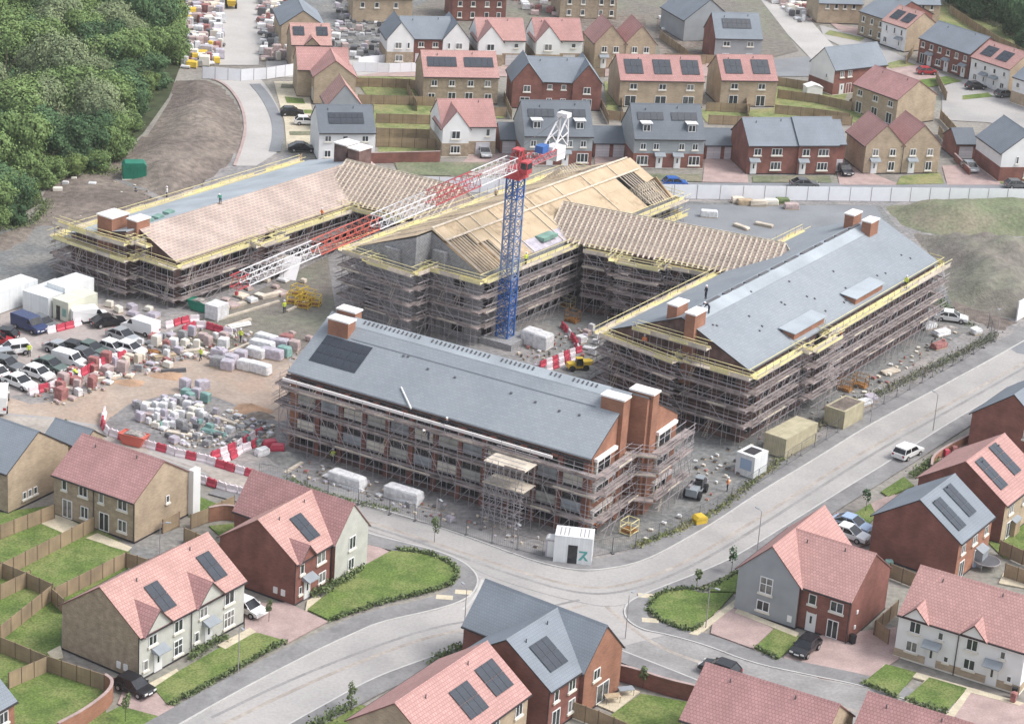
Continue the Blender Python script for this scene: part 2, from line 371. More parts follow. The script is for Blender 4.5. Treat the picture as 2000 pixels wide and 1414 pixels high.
sheet('north_yard', [(1290,400),(1710,402),(1730,440),(1560,470),(1500,475),(1300,440)], 0.018, 'asphalt_dark')

# banks: low earth mounds with real height
def mound(name, pts, h, m, n=26, z=0.02, wob=1.0):
    import bmesh
    P = [Vector((*G(*p), 0)) for p in pts]
    xs = [p.x for p in P]; ys = [p.y for p in P]
    x0, x1, y0, y1 = min(xs), max(xs), min(ys), max(ys)
    def inside(x, y):
        r = False
        for a, b_ in zip(P, P[1:]+P[:1]):
            if (a.y > y) != (b_.y > y) and x < (b_.x-a.x)*(y-a.y)/(b_.y-a.y)+a.x: r = not r
        return r
    def dist(x, y):
        q = Vector((x, y, 0)); best = 1e9
        for a, b_ in zip(P, P[1:]+P[:1]):
            ab = b_-a; t = max(0, min(1, (q-a).dot(ab)/ab.length_squared)); best = min(best, (q-a-ab*t).length)
        return best
    k = max(1.2, max(x1-x0, y1-y0)/90); nx = int((x1-x0)/k)+2; ny = int((y1-y0)/k)+2
    b = MB(); idx = {}
    for j in range(ny):
        for i in range(nx):
            x = x0+i*k; y = y0+j*k
            ins = inside(x, y); d = dist(x, y) if ins else -1
            if ins or dist(x, y) < k*1.0:
                f = min(1, max(0, d)/7.0); f = f*f*(3-2*f)
                idx[i, j] = len(b.v)
                b.v.append((x, y, (z if ins else -0.12) + h*f*(0.75+0.35*hnoise(x*wob, y*wob)) + (0.10*f*math.sin(x*1.9+y*0.7)*math.cos(y*1.3-x*0.6))))
    for (i, j), a in list(idx.items()):
        q = [idx.get((i+1, j)), idx.get((i+1, j+1)), idx.get((i, j+1))]
        if None not in q: b.f.append((a, *q)); b.m.append(0)
    return tag(b.build(name, m, smooth=True), None, None, kind='structure')
mound('earth_bank', [(345,158),(400,156),(432,170),(468,215),(474,262),(452,318),(420,345),(330,395),(290,372),(230,350),(200,345),(200,330),(240,305),(290,260),(330,200)], 2.4, 'soil', wob=1.3)
mound('earth_bank', [(95,345),(200,338),(290,374),(320,398),(220,440),(120,450),(80,440),(60,470),(-60,520),(-60,480),(60,435),(85,400)], 0.7, 'soil', wob=1.8)
mound('grass_bank', [(1722,402),(2060,392),(2060,470),(1990,462),(1900,468),(1800,455),(1760,440)], 3.4, 'grass_rough', wob=1.2)
mound('soil_bank', [(1775,450),(1830,462),(1900,470),(2060,472),(2060,625),(1985,625),(1900,605),(1850,585),(1840,530)], 4.2, 'soil_bank', wob=2.2)
mound('soil_bank', [(1850,560),(1900,600),(1990,628),(1960,650),(1890,625),(1850,600)], 0.8, 'soil', wob=2.0)
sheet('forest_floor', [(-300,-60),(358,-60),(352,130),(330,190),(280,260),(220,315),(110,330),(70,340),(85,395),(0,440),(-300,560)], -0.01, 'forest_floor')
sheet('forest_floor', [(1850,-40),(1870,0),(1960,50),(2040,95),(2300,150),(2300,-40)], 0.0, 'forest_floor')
sheet('verge', [(1780,20),(1870,0),(1960,50),(2060,105),(2060,160),(1950,110)], 0.0, 'lawn_far')

# roads
road = [(2040,645),(1880,735),(1700,830),(1590,900),(1480,965),(1400,1020),(1330,1060),(1275,1090),(1220,1108),(1140,1118),(1060,1103),(980,1075),(900,1045),(760,1000),(640,970),(500,932),(420,905),(300,868),(200,832),(100,815),(-60,800),
        (-60,860),(120,868),(300,912),(430,950),(560,985),(640,1012),(716,1042),(790,1060),(853,1076),(895,1092),(920,1108),(937,1130),(930,1155),(906,1175),(850,1193),(743,1216),(700,1235),(640,1262),(560,1302),(450,1360),(310,1440),
        (520,1440),(580,1405),(640,1372),(720,1328),(792,1300),(902,1262),(1000,1235),(1110,1240),(1203,1266),(1300,1304),(1396,1342),(1500,1390),(1600,1440),(1960,1440),(1900,1414),(1847,1392),(1760,1365),(1681,1340),(1570,1318),(1466,1296),(1380,1262),(1300,1240),(1255,1232),(1225,1215),(1216,1195),(1225,1176),(1262,1158),(1330,1132),(1385,1110),(1440,1085),(1560,1010),(1640,960),(1730,905),(1800,860),(1880,810),(2040,720)]
sheet('road', road, 0.03, 'asphalt')
sheet('road', [(1955,668),(2040,620),(2040,700),(1985,690)], 0.04, 'asphalt_dark')
north = [(2040,645),(1880,735),(1700,830),(1590,900),(1480,965),(1400,1020),(1330,1060),(1275,1090),(1220,1108),(1140,1118),(1060,1103),(980,1075),(900,1045),(760,1000),(640,970),(500,932)]
strip('kerb', north, 0.0, -0.18, 0.0, 0.14, 'kerb')
strip('pavement', north, -0.182, -2.6, 0.0, 0.13, 'pavement')
west = [(430,950),(560,985),(640,1012),(716,1042),(790,1060),(853,1076),(895,1092),(920,1108),(937,1130),(930,1155),(906,1175),(850,1193),(743,1216),(700,1235),(640,1262),(560,1302),(450,1360),(310,1440)]
strip('kerb', west, 0.0, -0.18, 0.0, 0.14, 'kerb')
strip('pavement', west, -0.182, -2.6, 0.0, 0.13, 'pavement')
east = [(520,1440),(580,1405),(640,1372),(720,1328),(792,1300),(902,1262)]
strip('kerb', east, 0.0, -0.18, 0.0, 0.14, 'kerb')
strip('pavement', east, -0.182, -2.6, 0.0, 0.13, 'pavement')
south = [(2040,720),(1880,810),(1800,860),(1730,905),(1640,960),(1560,1010),(1440,1085),(1385,1110),(1330,1132),(1262,1158),(1225,1176),(1216,1195),(1225,1215),(1255,1232),(1300,1240),(1380,1262),(1466,1296),(1570,1318),(1681,1340),(1760,1365),(1847,1392),(1900,1414),(1960,1440)]
strip('kerb', south, 0.0, 0.18, 0.0, 0.14, 'kerb')
strip('pavement', south, 0.182, 2.5, 0.0, 0.13, 'pavement')
sb = [(1203,1266),(1300,1304),(1396,1342),(1500,1390),(1600,1440)]
strip('kerb', sb, 0.0, -0.18, 0.0, 0.14, 'kerb')
strip('pavement', sb, -0.182, -2.3, 0.0, 0.13, 'pavement')
strip('road_gutter', north, 0.0, 0.35, 0.036, 0.036, 'asphalt_worn')
strip('road_gutter', south, 0.0, -0.35, 0.036, 0.036, 'asphalt_worn')
strip('road_gutter', west, 0.0, 0.35, 0.036, 0.036, 'asphalt_worn')
for i, (pl, a_, c_) in enumerate([([(2030,690),(1880,772),(1700,870),(1480,1010),(1340,1096),(1230,1140),(1140,1150),(1000,1110),(760,1028),(600,985),(430,930),(200,850)], 0.0, 0.5),([(2030,700),(1880,785),(1700,885),(1480,1028),(1345,1108),(1235,1152),(1140,1162),(1000,1122),(760,1036),(600,992),(430,937),(200,856)], 0.0, 0.45),
        ([(1140,1180),(1000,1215),(850,1235),(700,1290),(560,1350),(430,1414)], 0.0, 0.5),([(1130,1170),(1000,1200),(850,1220),(700,1272),(550,1332),(410,1400)], 0.0, 0.4),([(1180,1185),(1270,1262),(1400,1308),(1560,1358),(1700,1400)], 0.0, 0.5)]):
    strip('tyre_track', pl, a_, c_, 0.044+i*0.001, 0.044+i*0.001, 'asphalt_worn' if i % 2 else 'mud_track', sm=3)
strip('road_seam', [(560,985),(640,1008),(716,1036),(800,1062),(900,1098),(960,1130),(1100,1172),(1216,1192),(1330,1136),(1440,1090)], 0.0, 0.16, 0.054, 0.054, 'asphalt_worn')
strip('road_seam', [(940,1132),(925,1168),(902,1190)], 0.0, 0.3, 0.056, 0.056, 'kerb')
sheet('road_patch', [(1205,1265),(1300,1240),(1380,1264),(1560,1318),(1681,1342),(1760,1367),(1847,1394),(1960,1440),(1600,1440),(1396,1342),(1300,1304)], 0.032, 'asphalt_worn')
sheet('mud_patch', [(500,935),(620,968),(700,990),(640,1000),(540,975),(420,940),(380,905)], 0.058, 'mud_track'); sheet('mud_patch', [(-60,806),(100,820),(200,838),(300,872),(280,885),(160,862),(-60,850)], 0.058, 'mud_track')
# faint resurfacing seam along the main road
strip('road_seam', [(2030,665),(1880,757),(1700,852),(1480,988),(1340,1080),(1230,1125),(1140,1134),(1060,1118),(900,1060),(760,1013),(640,984),(500,946)], 0.0, 0.14, 0.034, 0.034, 'asphalt_dark')
for p in ((905,1158),(868,1168),(1262,1165),(1270,1213)):
    q = G(*p); box_obj('tactile_paving', q[0]-0.9, q[1]-0.5, 0.131, q[0]+0.9, q[1]+0.5, 0.137, 'paving_cream')['kind'] = 'structure'
for i, p in enumerate([(1160,1140),(1225,1182),(1030,1110),(1500,1020),(820,1235),(480,1385)]):
    b = MB(); b.prism([(0.45*math.cos(t*math.pi/5), 0.45*math.sin(t*math.pi/5)) for t in range(10)], 'z', 0, 0.006)
    o = b.build('manhole_cover', 'asphalt_dark'); o.location = (*G(*p), 0.036)
    tag(o, ['round grey manhole cover in the road below the white corner cabin','round grey manhole cover in the middle of the junction','round grey manhole cover on the bend left of the white cabin','round grey manhole cover on the long straight road','round grey manhole cover on the road behind the grey gabled house','round grey manhole cover on the road at the bottom edge'][i], 'manhole cover', 'manhole covers in the road')

# far roads behind the hoarding
sheet('far_road', [(440,-20),(505,-20),(512,60),(505,128),(428,128),(434,60)], 0.02, 'far_road')
sheet('far_road', [(395,150),(505,150),(525,175),(545,215),(552,262),(540,300),(500,325),(455,325),(470,285),(476,250),(470,205),(440,165)], 0.03, 'far_road')
strip('pavement', [(508,165),(530,190),(550,228),(556,262),(548,298)], 0.0, -2.0, 0, 0.12, 'asphalt_dark')
strip('kerb', [(398,150),(440,165),(470,205),(478,250),(470,285),(455,325)], 0.0, 0.5, 0, 0.14, 'paving_pink')
sheet('far_road', [(560,305),(800,345),(1270,358),(2040,358),(2040,372),(1270,374),(800,362),(540,325)], 0.03, 'asphalt_dark')
sheet('far_road', [(1470,-20),(1530,-20),(1600,60),(1650,115),(1590,122),(1540,70)], 0.03, 'far_road')
sheet('far_road', [(520,120),(690,118),(830,112),(990,105),(1000,118),(830,130),(690,150),(520,152)], 0.02, 'far_road')
sheet('far_road', [(1840,170),(1900,150),(2040,230),(2040,260),(1930,240),(1840,235)], 0.02, 'asphalt')
sheet('far_road', [(1600,50),(1680,70),(1760,110),(1850,150),(1810,165),(1700,120),(1610,75)], 0.02, 'asphalt')
sheet('grey_court', [(1500,118),(1590,110),(1600,125),(1580,150),(1510,150)], 0.02, 'asphalt_dark')

# lawns, gardens, drives and patios close to the camera
def lawn(pts, z=0.06, m='lawn', name='lawn'):
    return sheet(name, pts, z, m, thick=z)
lawn([(-60,1010),(120,985),(260,1075),(250,1110),(122,1180),(118,1300),(200,1345),(215,1440),(-60,1440)], 0.05)
sheet('dark_soil_path', [(250,1072),(290,1050),(360,1030),(380,1040),(330,1085),(262,1100)], 0.06, 'site_dark')
lawn([(300,1345),(350,1312),(420,1272),(475,1240),(505,1238),(553,1252),(440,1318),(327,1378)], 0.14)
lawn([(600,1192),(640,1160),(700,1112),(765,1077),(830,1083),(893,1108),(888,1140),(830,1158),(740,1178),(645,1213)], 0.14)
lawn([(366,962),(432,988),(415,1003),(370,1010)], 0.08)
lawn([(408,1028),(470,1022),(470,1040),(430,1048)], 0.08)
lawn([(195,1400),(235,1380),(330,1405),(300,1440),(190,1440)], 0.08)
lawn([(1264,1190),(1282,1160),(1345,1152),(1368,1160),(1432,1160),(1400,1196),(1350,1234),(1300,1218)], 0.14)
lawn([(1395,1146),(1445,1120),(1448,1158),(1385,1156)], 0.14)
lawn([(1475,1265),(1512,1230),(1566,1246),(1522,1287)], 0.14)
lawn([(1684,1336),(1730,1299),(1790,1315),(1752,1360)], 0.14)
lawn([(1768,1366),(1815,1325),(1888,1346),(1850,1390)], 0.14)
lawn([(1720,962),(1765,933),(1785,950),(1735,972)], 0.14)
lawn([(1660,1010),(1700,985),(1712,1010),(1680,1040)], 0.14)
lawn([(1775,925),(1830,890),(1835,905),(1800,932)], 0.14, 'grass_rough')
lawn([(1195,1395),(1252,1355),(1348,1372),(1325,1440),(1180,1440)], 0.08)
lawn([(830,1290),(905,1258),(940,1270),(850,1310)], 0.10)
lawn([(640,1410),(690,1375),(720,1380),(680,1440),(600,1440)], 0.10)
lawn([(1930,1060),(1990,1020),(2040,1040),(2040,1100),(1960,1090)], 0.08)
lawn([(1985,1395),(2040,1370),(2040,1440),(1960,1440)], 0.10)
def drive(pts, m='paving_pink', z=0.10, name='driveway'): return sheet(name, pts, z, m, thick=z)
drive([(478,1180),(560,1178),(640,1215),(560,1258),(478,1235)], z=0.135)
drive([(240,1350),(300,1345),(345,1385),(300,1410),(230,1375)], z=0.10)
drive([(700,1045),(720,1060),(760,1078),(700,1112),(660,1120)], z=0.10)
drive([(1395,1195),(1440,1185),(1510,1230),(1470,1268),(1388,1238)], z=0.135)
drive([(1530,1285),(1580,1245),(1760,1225),(1780,1270),(1680,1338),(1600,1325)], z=0.12)
drive([(1850,1392),(1900,1345),(2040,1390),(2040,1420),(1930,1440)], z=0.135)
drive([(1620,1040),(1690,1010),(1705,1060),(1660,1075)], z=0.12)
drive([(1700,985),(1745,965),(1770,985),(1710,1010)], z=0.12)
drive([(1815,905),(1900,850),(1940,860),(1840,925)], 'paving_pink', 0.12)
def patio(pts, z=0.09): return sheet('patio', pts, z, 'paving_cream', thick=z)
patio([(68,1018),(110,1002),(175,1036),(128,1044)])
patio([(168,1052),(190,1042),(258,1070),(250,1078),(215,1068),(205,1064)])
patio([(600,1175),(618,1165),(632,1172),(596,1196)], 0.145)
patio([(1160,1375),(1230,1345),(1250,1352),(1200,1392)], 0.10)
patio([(92,1275),(118,1262),(124,1285),(104,1290)], 0.10)
patio([(285,1340),(345,1308),(350,1314),(300,1346)], 0.148)
patio([(425,1262),(488,1228),(500,1236),(440,1270)], 0.148)
patio([(1755,1385),(1812,1325),(1820,1330),(1770,1390)], 0.150)
patio([(1845,1400),(1890,1345),(1900,1349),(1862,1404)], 0.150)
patio([(1345,1240),(1440,1170),(1446,1178),(1362,1243)], 0.150)
patio([(1725,1300),(1800,1318),(2000,1375),(1990,1380),(1720,1308)], 0.152)
patio([(1440,1190),(1560,1238),(1555,1246),(1435,1198)], 0.150)
patio([(1960,1120),(2030,1140),(2030,1155),(1950,1140)], 0.1)

# gardens, fronts and drives further off
def farl(pts, m='lawn_far', z=0.04, name='lawn'): return sheet(name, pts, z, m)
farl([(690,150),(830,152),(880,210),(870,300),(740,300),(735,215)])
farl([(1360,215),(1470,215),(1670,200),(1700,240),(1460,245),(1380,240)])
farl([(770,318),(985,318),(900,345),(780,342)], 'grass_rough', 0.05)
farl([(730,200),(865,205),(870,260),(730,255)], 'lawn_far', 0.05)
farl([(1520,160),(1660,170),(1640,225),(1510,215)])
farl([(1760,345),(1835,338),(1845,360),(1750,362)], z=0.06); farl([(1940,338),(2040,338),(2040,362),(1955,360)], z=0.06)
farl([(1240,340),(1370,342),(1372,356),(1240,352)], 'grass_rough', 0.06); farl([(1470,345),(1620,345),(1625,358),(1470,357)], 'grass_rough', 0.06)
farl([(550,165),(592,168),(592,175),(548,173)], 'grass_rough', 0.06); farl([(556,190),(592,194),(596,204),(560,202)], 'lawn', 0.06); farl([(560,215),(612,216),(612,223),(563,222)], 'lawn', 0.06); farl([(565,258),(612,258),(614,265),(566,265)], 'grass_rough', 0.06)
farl([(535,160),(600,160),(622,290),(560,290),(556,240),(545,200)], 'paving_cream', 0.045, 'drive_rows')
drive([(1378,300),(1455,302),(1462,358),(1372,356)], z=0.07); drive([(1160,302),(1240,305),(1240,350),(1165,345)], z=0.07); drive([(1630,320),(1680,330),(1760,362),(1640,362)], z=0.07)
drive([(1840,325),(1935,318),(1955,362),(1850,362)], z=0.07); drive([(920,300),(1000,300),(1010,340),(880,345)], z=0.07)
farl([(1840,140),(1900,158),(2040,215),(2040,200),(1960,165),(1860,120)], 'paving_cream', 0.05, 'drive_rows')
drive([(1715,130),(1790,125),(1850,158),(1790,165),(1730,150)], 'paving_pink', 0.06); farl([(1720,128),(1760,118),(1790,128),(1740,135)], 'lawn_far', 0.08)
farl([(1790,158),(1850,150),(1880,160),(1810,172)], 'lawn', 0.08); farl([(1880,188),(1930,182),(1940,190),(1880,196)], 'lawn', 0.08)
farl([(1620,45),(1700,60),(1700,75),(1640,62)], 'paving_pink', 0.06, 'driveway'); farl([(1620,60),(1690,75),(1680,82),(1610,68)], 'lawn_far', 0.06)
farl([(1285,30),(1345,28),(1372,90),(1290,110),(1280,70)], 'soil', 0.05, 'bare_plot')
farl([(1290,110),(1400,95),(1400,120),(1300,118)], 'soil', 0.06, 'bare_plot')
farl([(510,-20),(880,-20),(760,40),(760,115),(690,118),(600,118),(515,120)], 'site_dark', 0.03, 'builders_yard')
farl([(350,-20),(436,-20),(428,128),(352,132)], 'soil_bank', 0.03, 'builders_yard')
farl([(1530,-20),(1620,-20),(1620,40),(1590,55)], 'soil_bank', 0.03, 'builders_yard')
farl([(600,120),(760,118),(1000,108),(1500,115),(1500,150),(1000,150),(700,150),(600,150)], 'paving_pink', 0.015, 'block_paving')
farl([(700,-20),(1480,-20),(1560,100),(1500,115),(760,118),(740,60)], 'soil_bank', 0.012, 'plot_ground')

farl([(1000,128),(1180,132),(1180,150),(1000,148)], 'lawn_far', 0.05); farl([(1290,62),(1345,60),(1372,90),(1300,96)], 'soil', 0.07, 'bare_plot')
farl([(870,212),(985,214),(985,232),(872,230)], 'lawn_far', 0.06); farl([(1180,160),(1208,162),(1208,225),(1186,222)], 'lawn_far', 0.06)
farl([(880,95),(935,96),(935,118),(885,118)], 'soil', 0.05, 'bare_plot'); farl([(1100,32),(1260,32),(1262,60),(1150,62)], 'soil', 0.05, 'bare_plot')
strip('vehicle_rut', [(120,420),(200,395),(300,350),(380,300),(420,240)], 0, 0.8, 0.9, 0.9, 'site_dark') if False else None
# ------------------------------------------------------------------ houses
def side_mw(side, s, z, L, plane=None, off=0.0):
    if side == 'f': return Matrix.Translation((s, (plane or 0)-off, z))
    if side == 'r': return Matrix.Translation(((L if plane is None else plane)+off, s, z)) @ Matrix.Rotation(R(90), 4, 'Z')
    if side == 'l': return Matrix.Translation(((plane or 0)-off, s, z)) @ Matrix.Rotation(R(-90), 4, 'Z')
def window(parent, mw, wd, ht, kind='w', glassm='glass', detail=True):
    """frame with mullions; pane and sill are its own pieces. Built facing -y, origin at the middle of its foot"""
    t = 0.085
    def frame():
        b = MB(); d0, d1 = -0.06, 0.02
        b.box(-wd/2, d0, 0, wd/2, d1, t); b.box(-wd/2, d0, ht-t, wd/2, d1, ht)
        b.box(-wd/2, d0, t, -wd/2+t, d1, ht-t); b.box(wd/2-t, d0, t, wd/2, d1, ht-t)
        n = max(1, round(wd/0.62)) if kind != 'p' else 2
        for i in range(1, n): x = -wd/2 + wd*i/n; b.box(x-t/2, d0, t, x+t/2, d1, ht-t)
        if kind == 'w' and ht > 1.6: b.box(-wd/2+t, d0+0.01, ht*0.55, wd/2-t, d1, ht*0.55+t)
        return b.mesh('window_frame', ['upvc'], uv=False)
    f = link('window' if kind != 'p' else 'patio_door', cached(('win', wd, ht, kind), frame), parent, mw=mw)
    if glassm == 'glass': glassm = random.choice(('glass', 'glass', 'glass', 'glass_b', 'glass_c'))
    def pane():
        b = MB(); b.box(-wd/2+t*0.5, -0.02, t*0.5, wd/2-t*0.5, 0.015, ht-t*0.5); return b.mesh('pane', [glassm], uv=False)
    link('pane', cached(('pane', wd, ht, kind, glassm), pane), f)
    if kind == 'w' and detail:
        def sill():
            b = MB(); b.box(-wd/2-0.14, -0.18, -0.2, wd/2+0.14, 0.0, 0); return b.mesh('sill', ['cill'], uv=False)
        link('sill', cached(('sill', wd), sill), f)
    return f
def door(parent, mw, wd=0.95, ht=2.1, m='door_white', canopy=True):
    def leaf():
        b = MB(); b.box(-wd/2, -0.07, 0, wd/2, 0.02, ht); b.box(-wd/2-0.08, -0.05, 0, -wd/2-0.001, 0.02, ht+0.08); b.box(wd/2+0.001, -0.05, 0, wd/2+0.08, 0.02, ht+0.08)
        return b.mesh('door', [m], uv=False)
    d = link('door', cached(('door', wd, ht, m), leaf), parent, mw=mw)
    def lite():
        b = MB(); b.box(-0.12, -0.09, ht*0.45, 0.12, -0.072, ht*0.85); return b.mesh('pane', ['glass'], uv=False)
    link('pane', cached(('lite', ht), lite), d)
    if canopy:
        def can():
            b = MB(); b.prism([(0.0, ht+0.75), (-1.0, ht+0.28), (-1.0, ht+0.20), (0.0, ht+0.20)], 'x', -wd/2-0.45, wd/2+0.45); return b.mesh('canopy', ['canopy_grey'], uv=False)
        link('canopy', cached(('can', wd, ht), can), parent, mw=mw)
def garage(parent, mw, wd=2.4, ht=2.15):
    def leaf():
        b = MB(); b.box(-wd/2, -0.05, 0, wd/2, 0.02, ht); return b.mesh('garage_door', ['garage_door'])
    link('garage_door', cached(('gar', wd, ht), leaf), parent, mw=mw)
OH, VG, TH_ = 0.32, 0.10, 0.16
def roof_part(parent, x0, x1, y0, y1, ev, rise, rd, m, fascia='fascia_dark', hips=''):
    """two slopes with thickness, dark underside and verges, and a ridge course"""
    b = MB()
    if rd == 'x': hw = (y1-y0)/2; ym = (y0+y1)/2; sl = rise/hw
    else: hw = (x1-x0)/2; ym = (x0+x1)/2; sl = rise/hw
    e = ev-OH*sl; rz = ev+rise
    lo, hi = (y0-OH, y1+OH) if rd == 'x' else (x0-OH, x1+OH)
    a, c = (x0-VG, x1+VG) if rd == 'x' else (y0-VG, y1+VG)
    t = TH_
    def P(q, zz, s): return (s, q, zz) if rd == 'x' else (q, s, zz)
    def face(pts, mi, flip=False): b.poly(pts[::-1] if flip else pts, mi)
    fl = rd == 'y'
    face([P(lo, e+t, a), P(lo, e+t, c), P(ym, rz+t, c), P(ym, rz+t, a)], 0, fl)
    face([P(hi, e+t, c), P(hi, e+t, a), P(ym, rz+t, a), P(ym, rz+t, c)], 0, fl)
    face([P(lo, e, c), P(lo, e, a), P(ym, rz, a), P(ym, rz, c)], 1, fl)
    face([P(hi, e, a), P(hi, e, c), P(ym, rz, c), P(ym, rz, a)], 1, fl)
    for s, k in ((a, False), (c, True)):
        face([P(lo, e, s), P(lo, e+t, s), P(ym, rz+t, s), P(ym, rz, s)], 1, k != fl)
        face([P(ym, rz, s), P(ym, rz+t, s), P(hi, e+t, s), P(hi, e, s)], 1, k != fl)
    face([P(lo, e, a), P(lo, e, c), P(lo, e+t, c), P(lo, e+t, a)], 1, fl)
    face([P(hi, e, c), P(hi, e, a), P(hi, e+t, a), P(hi, e+t, c)], 1, fl)
    o = b.build('roof', [m, fascia], parent)
    r = MB(); w2 = 0.16
    pts = [(ym-w2, rz+t-w2*sl+0.02), (ym, rz+t+0.07), (ym+w2, rz+t-w2*sl+0.02)]
    r.prism(pts, 'x' if rd == 'x' else 'y', a-0.02, c+0.02); r.build('ridge', m, o)
    g = MB()
    for q in (lo, hi):
        if rd == 'x': g.box(a, q-0.1 if q == lo else q+0.001, e-0.02, c, q-0.001 if q == lo else q+0.1, e+0.12)
        else: g.box(q-0.1 if q == lo else q+0.001, a, e-0.02, q-0.001 if q == lo else q+0.1, c, e+0.12)
    g.build('gutter', 'fascia_dark', o, uv=False)
    return o
def walls(parent, x0, x1, y0, y1, ev, rise, rd, ms, split=None, z0=0.0):
    """four walls and gables as one closed shell; ms = materials for front, right, back, left; split=(z, lower material)"""
    mats = list(dict.fromkeys(ms)); b = MB(); i = [mats.index(k) for k in ms]
    if rd == 'x':
        ym = (y0+y1)/2
        b.poly([(x0,y0,z0),(x1,y0,z0),(x1,y0,ev),(x0,y0,ev)], i[0]); b.poly([(x1,y1,z0),(x0,y1,z0),(x0,y1,ev),(x1,y1,ev)], i[2])
        b.poly([(x1,y0,z0),(x1,y1,z0),(x1,y1,ev),(x1,ym,ev+rise),(x1,y0,ev)], i[1]); b.poly([(x0,y1,z0),(x0,y0,z0),(x0,y0,ev),(x0,ym,ev+rise),(x0,y1,ev)], i[3])
    else:
        xm = (x0+x1)/2
        b.poly([(x0,y0,z0),(x1,y0,z0),(x1,y0,ev),(xm,y0,ev+rise),(x0,y0,ev)], i[0]); b.poly([(x1,y1,z0),(x0,y1,z0),(x0,y1,ev),(xm,y1,ev+rise),(x1,y1,ev)], i[2])
        b.poly([(x1,y0,z0),(x1,y1,z0),(x1,y1,ev),(x1,y0,ev)], i[1]); b.poly([(x0,y1,z0),(x0,y0,z0),(x0,y0,ev),(x0,y1,ev)], i[3])
    b.build('wall', mats, parent)
    if split:
        zs, lm = split; b = MB(); d = 0.06
        b.box(x0-d, y0-d, z0, x1+d, y1+d, zs); b.build('lower_wall', lm, parent)
    p = MB(); d = 0.05 if not split else 0.1
    p.box(x0-d, y0-d, z0, x1+d, y1+d, z0+0.16); p.build('plinth', 'fascia_dark' if not split else 'cill', parent)
def pv(parent, side, u0, v0, nx, ny, blk, pw=1.0, ph=1.65):
    """solar panels on a slope: u0 along the eave, v0 up the slope"""
    x0, x1, y0, y1, ev, rise, rd = blk
    if rd == 'x':
        hw = (y1-y0)/2
        if side == 'f': o = Vector((x0, y0, ev)); u = Vector((1,0,0)); v = Vector((0, hw, rise)).normalized()
    else:
        hw = (x1-x0)/2
        if side == 'l': o = Vector((x0, y1, ev)); u = Vector((0,-1,0)); v = Vector((hw, 0, rise)).normalized()
        else: o = Vector((x1, y0, ev)); u = Vector((0,1,0)); v = Vector((-hw, 0, rise)).normalized()
    n = u.cross(v)
    def panel():
        b = MB(); b.box(0.02, 0.02, 0, pw-0.02, ph-0.02, 0.05, 0, 'u'); b.poly([(0.02,0.02,0.05),(pw-0.02,0.02,0.05),(pw-0.02,ph-0.02,0.05),(0.02,ph-0.02,0.05)], 1)
        return b.mesh('solar_panel', ['pv_frame', 'solar'])
    me = cached(('pv', pw, ph), panel)
    for i in range(nx):
        for j in range(ny):
            p = o + u*(u0+i*pw) + v*(v0+j*ph) + n*(TH_*0.8+0.09)
            mw = Matrix(((u.x, v.x, n.x, p.x), (u.y, v.y, n.y, p.y), (u.z, v.z, n.z, p.z), (0,0,0,1)))
            link('solar_panel', me, parent, mw=mw)
def gablet(parent, x, wd, blk, rise, wallm, roofm, proj=0.02, drop=0.0):
    """small front gable rising through the eaves of a ridge-x block"""
    x0, x1, y0, y1, ev, brise, rd = blk; sl = brise/((y1-y0)/2)
    yb = y0 + (rise/sl)+0.6
    b = MB(); b.prism([(x-wd/2, ev-drop), (x+wd/2, ev-drop), (x+wd/2, ev), (x, ev+rise), (x-wd/2, ev)], 'y', y0-proj, y0+0.5); b.build('gable_wall', wallm, parent)
    r = MB(); s2 = rise/(wd/2); t = 0.14; o = 0.22
    r.prism([(x-wd/2-o, ev-o*s2), (x, ev+rise), (x, ev+rise+t+.03), (x-wd/2-o, ev-o*s2+t)], 'y', y0-proj-0.25, yb, 0, 1)
    r.prism([(x, ev+rise), (x+wd/2+o, ev-o*s2), (x+wd/2+o, ev-o*s2+t), (x, ev+rise+t+.03)], 'y', y0-proj-0.25, yb, 0, 1)
    r.build('dormer_roof', [roofm, 'fascia_dark'], parent)
def downpipe(parent, x, y, z):
    b = MB(); b.tube((x, y, 0), (x, y, z), 0.055, sides=5); b.build('downpipe', 'fascia_dark', parent, uv=False)
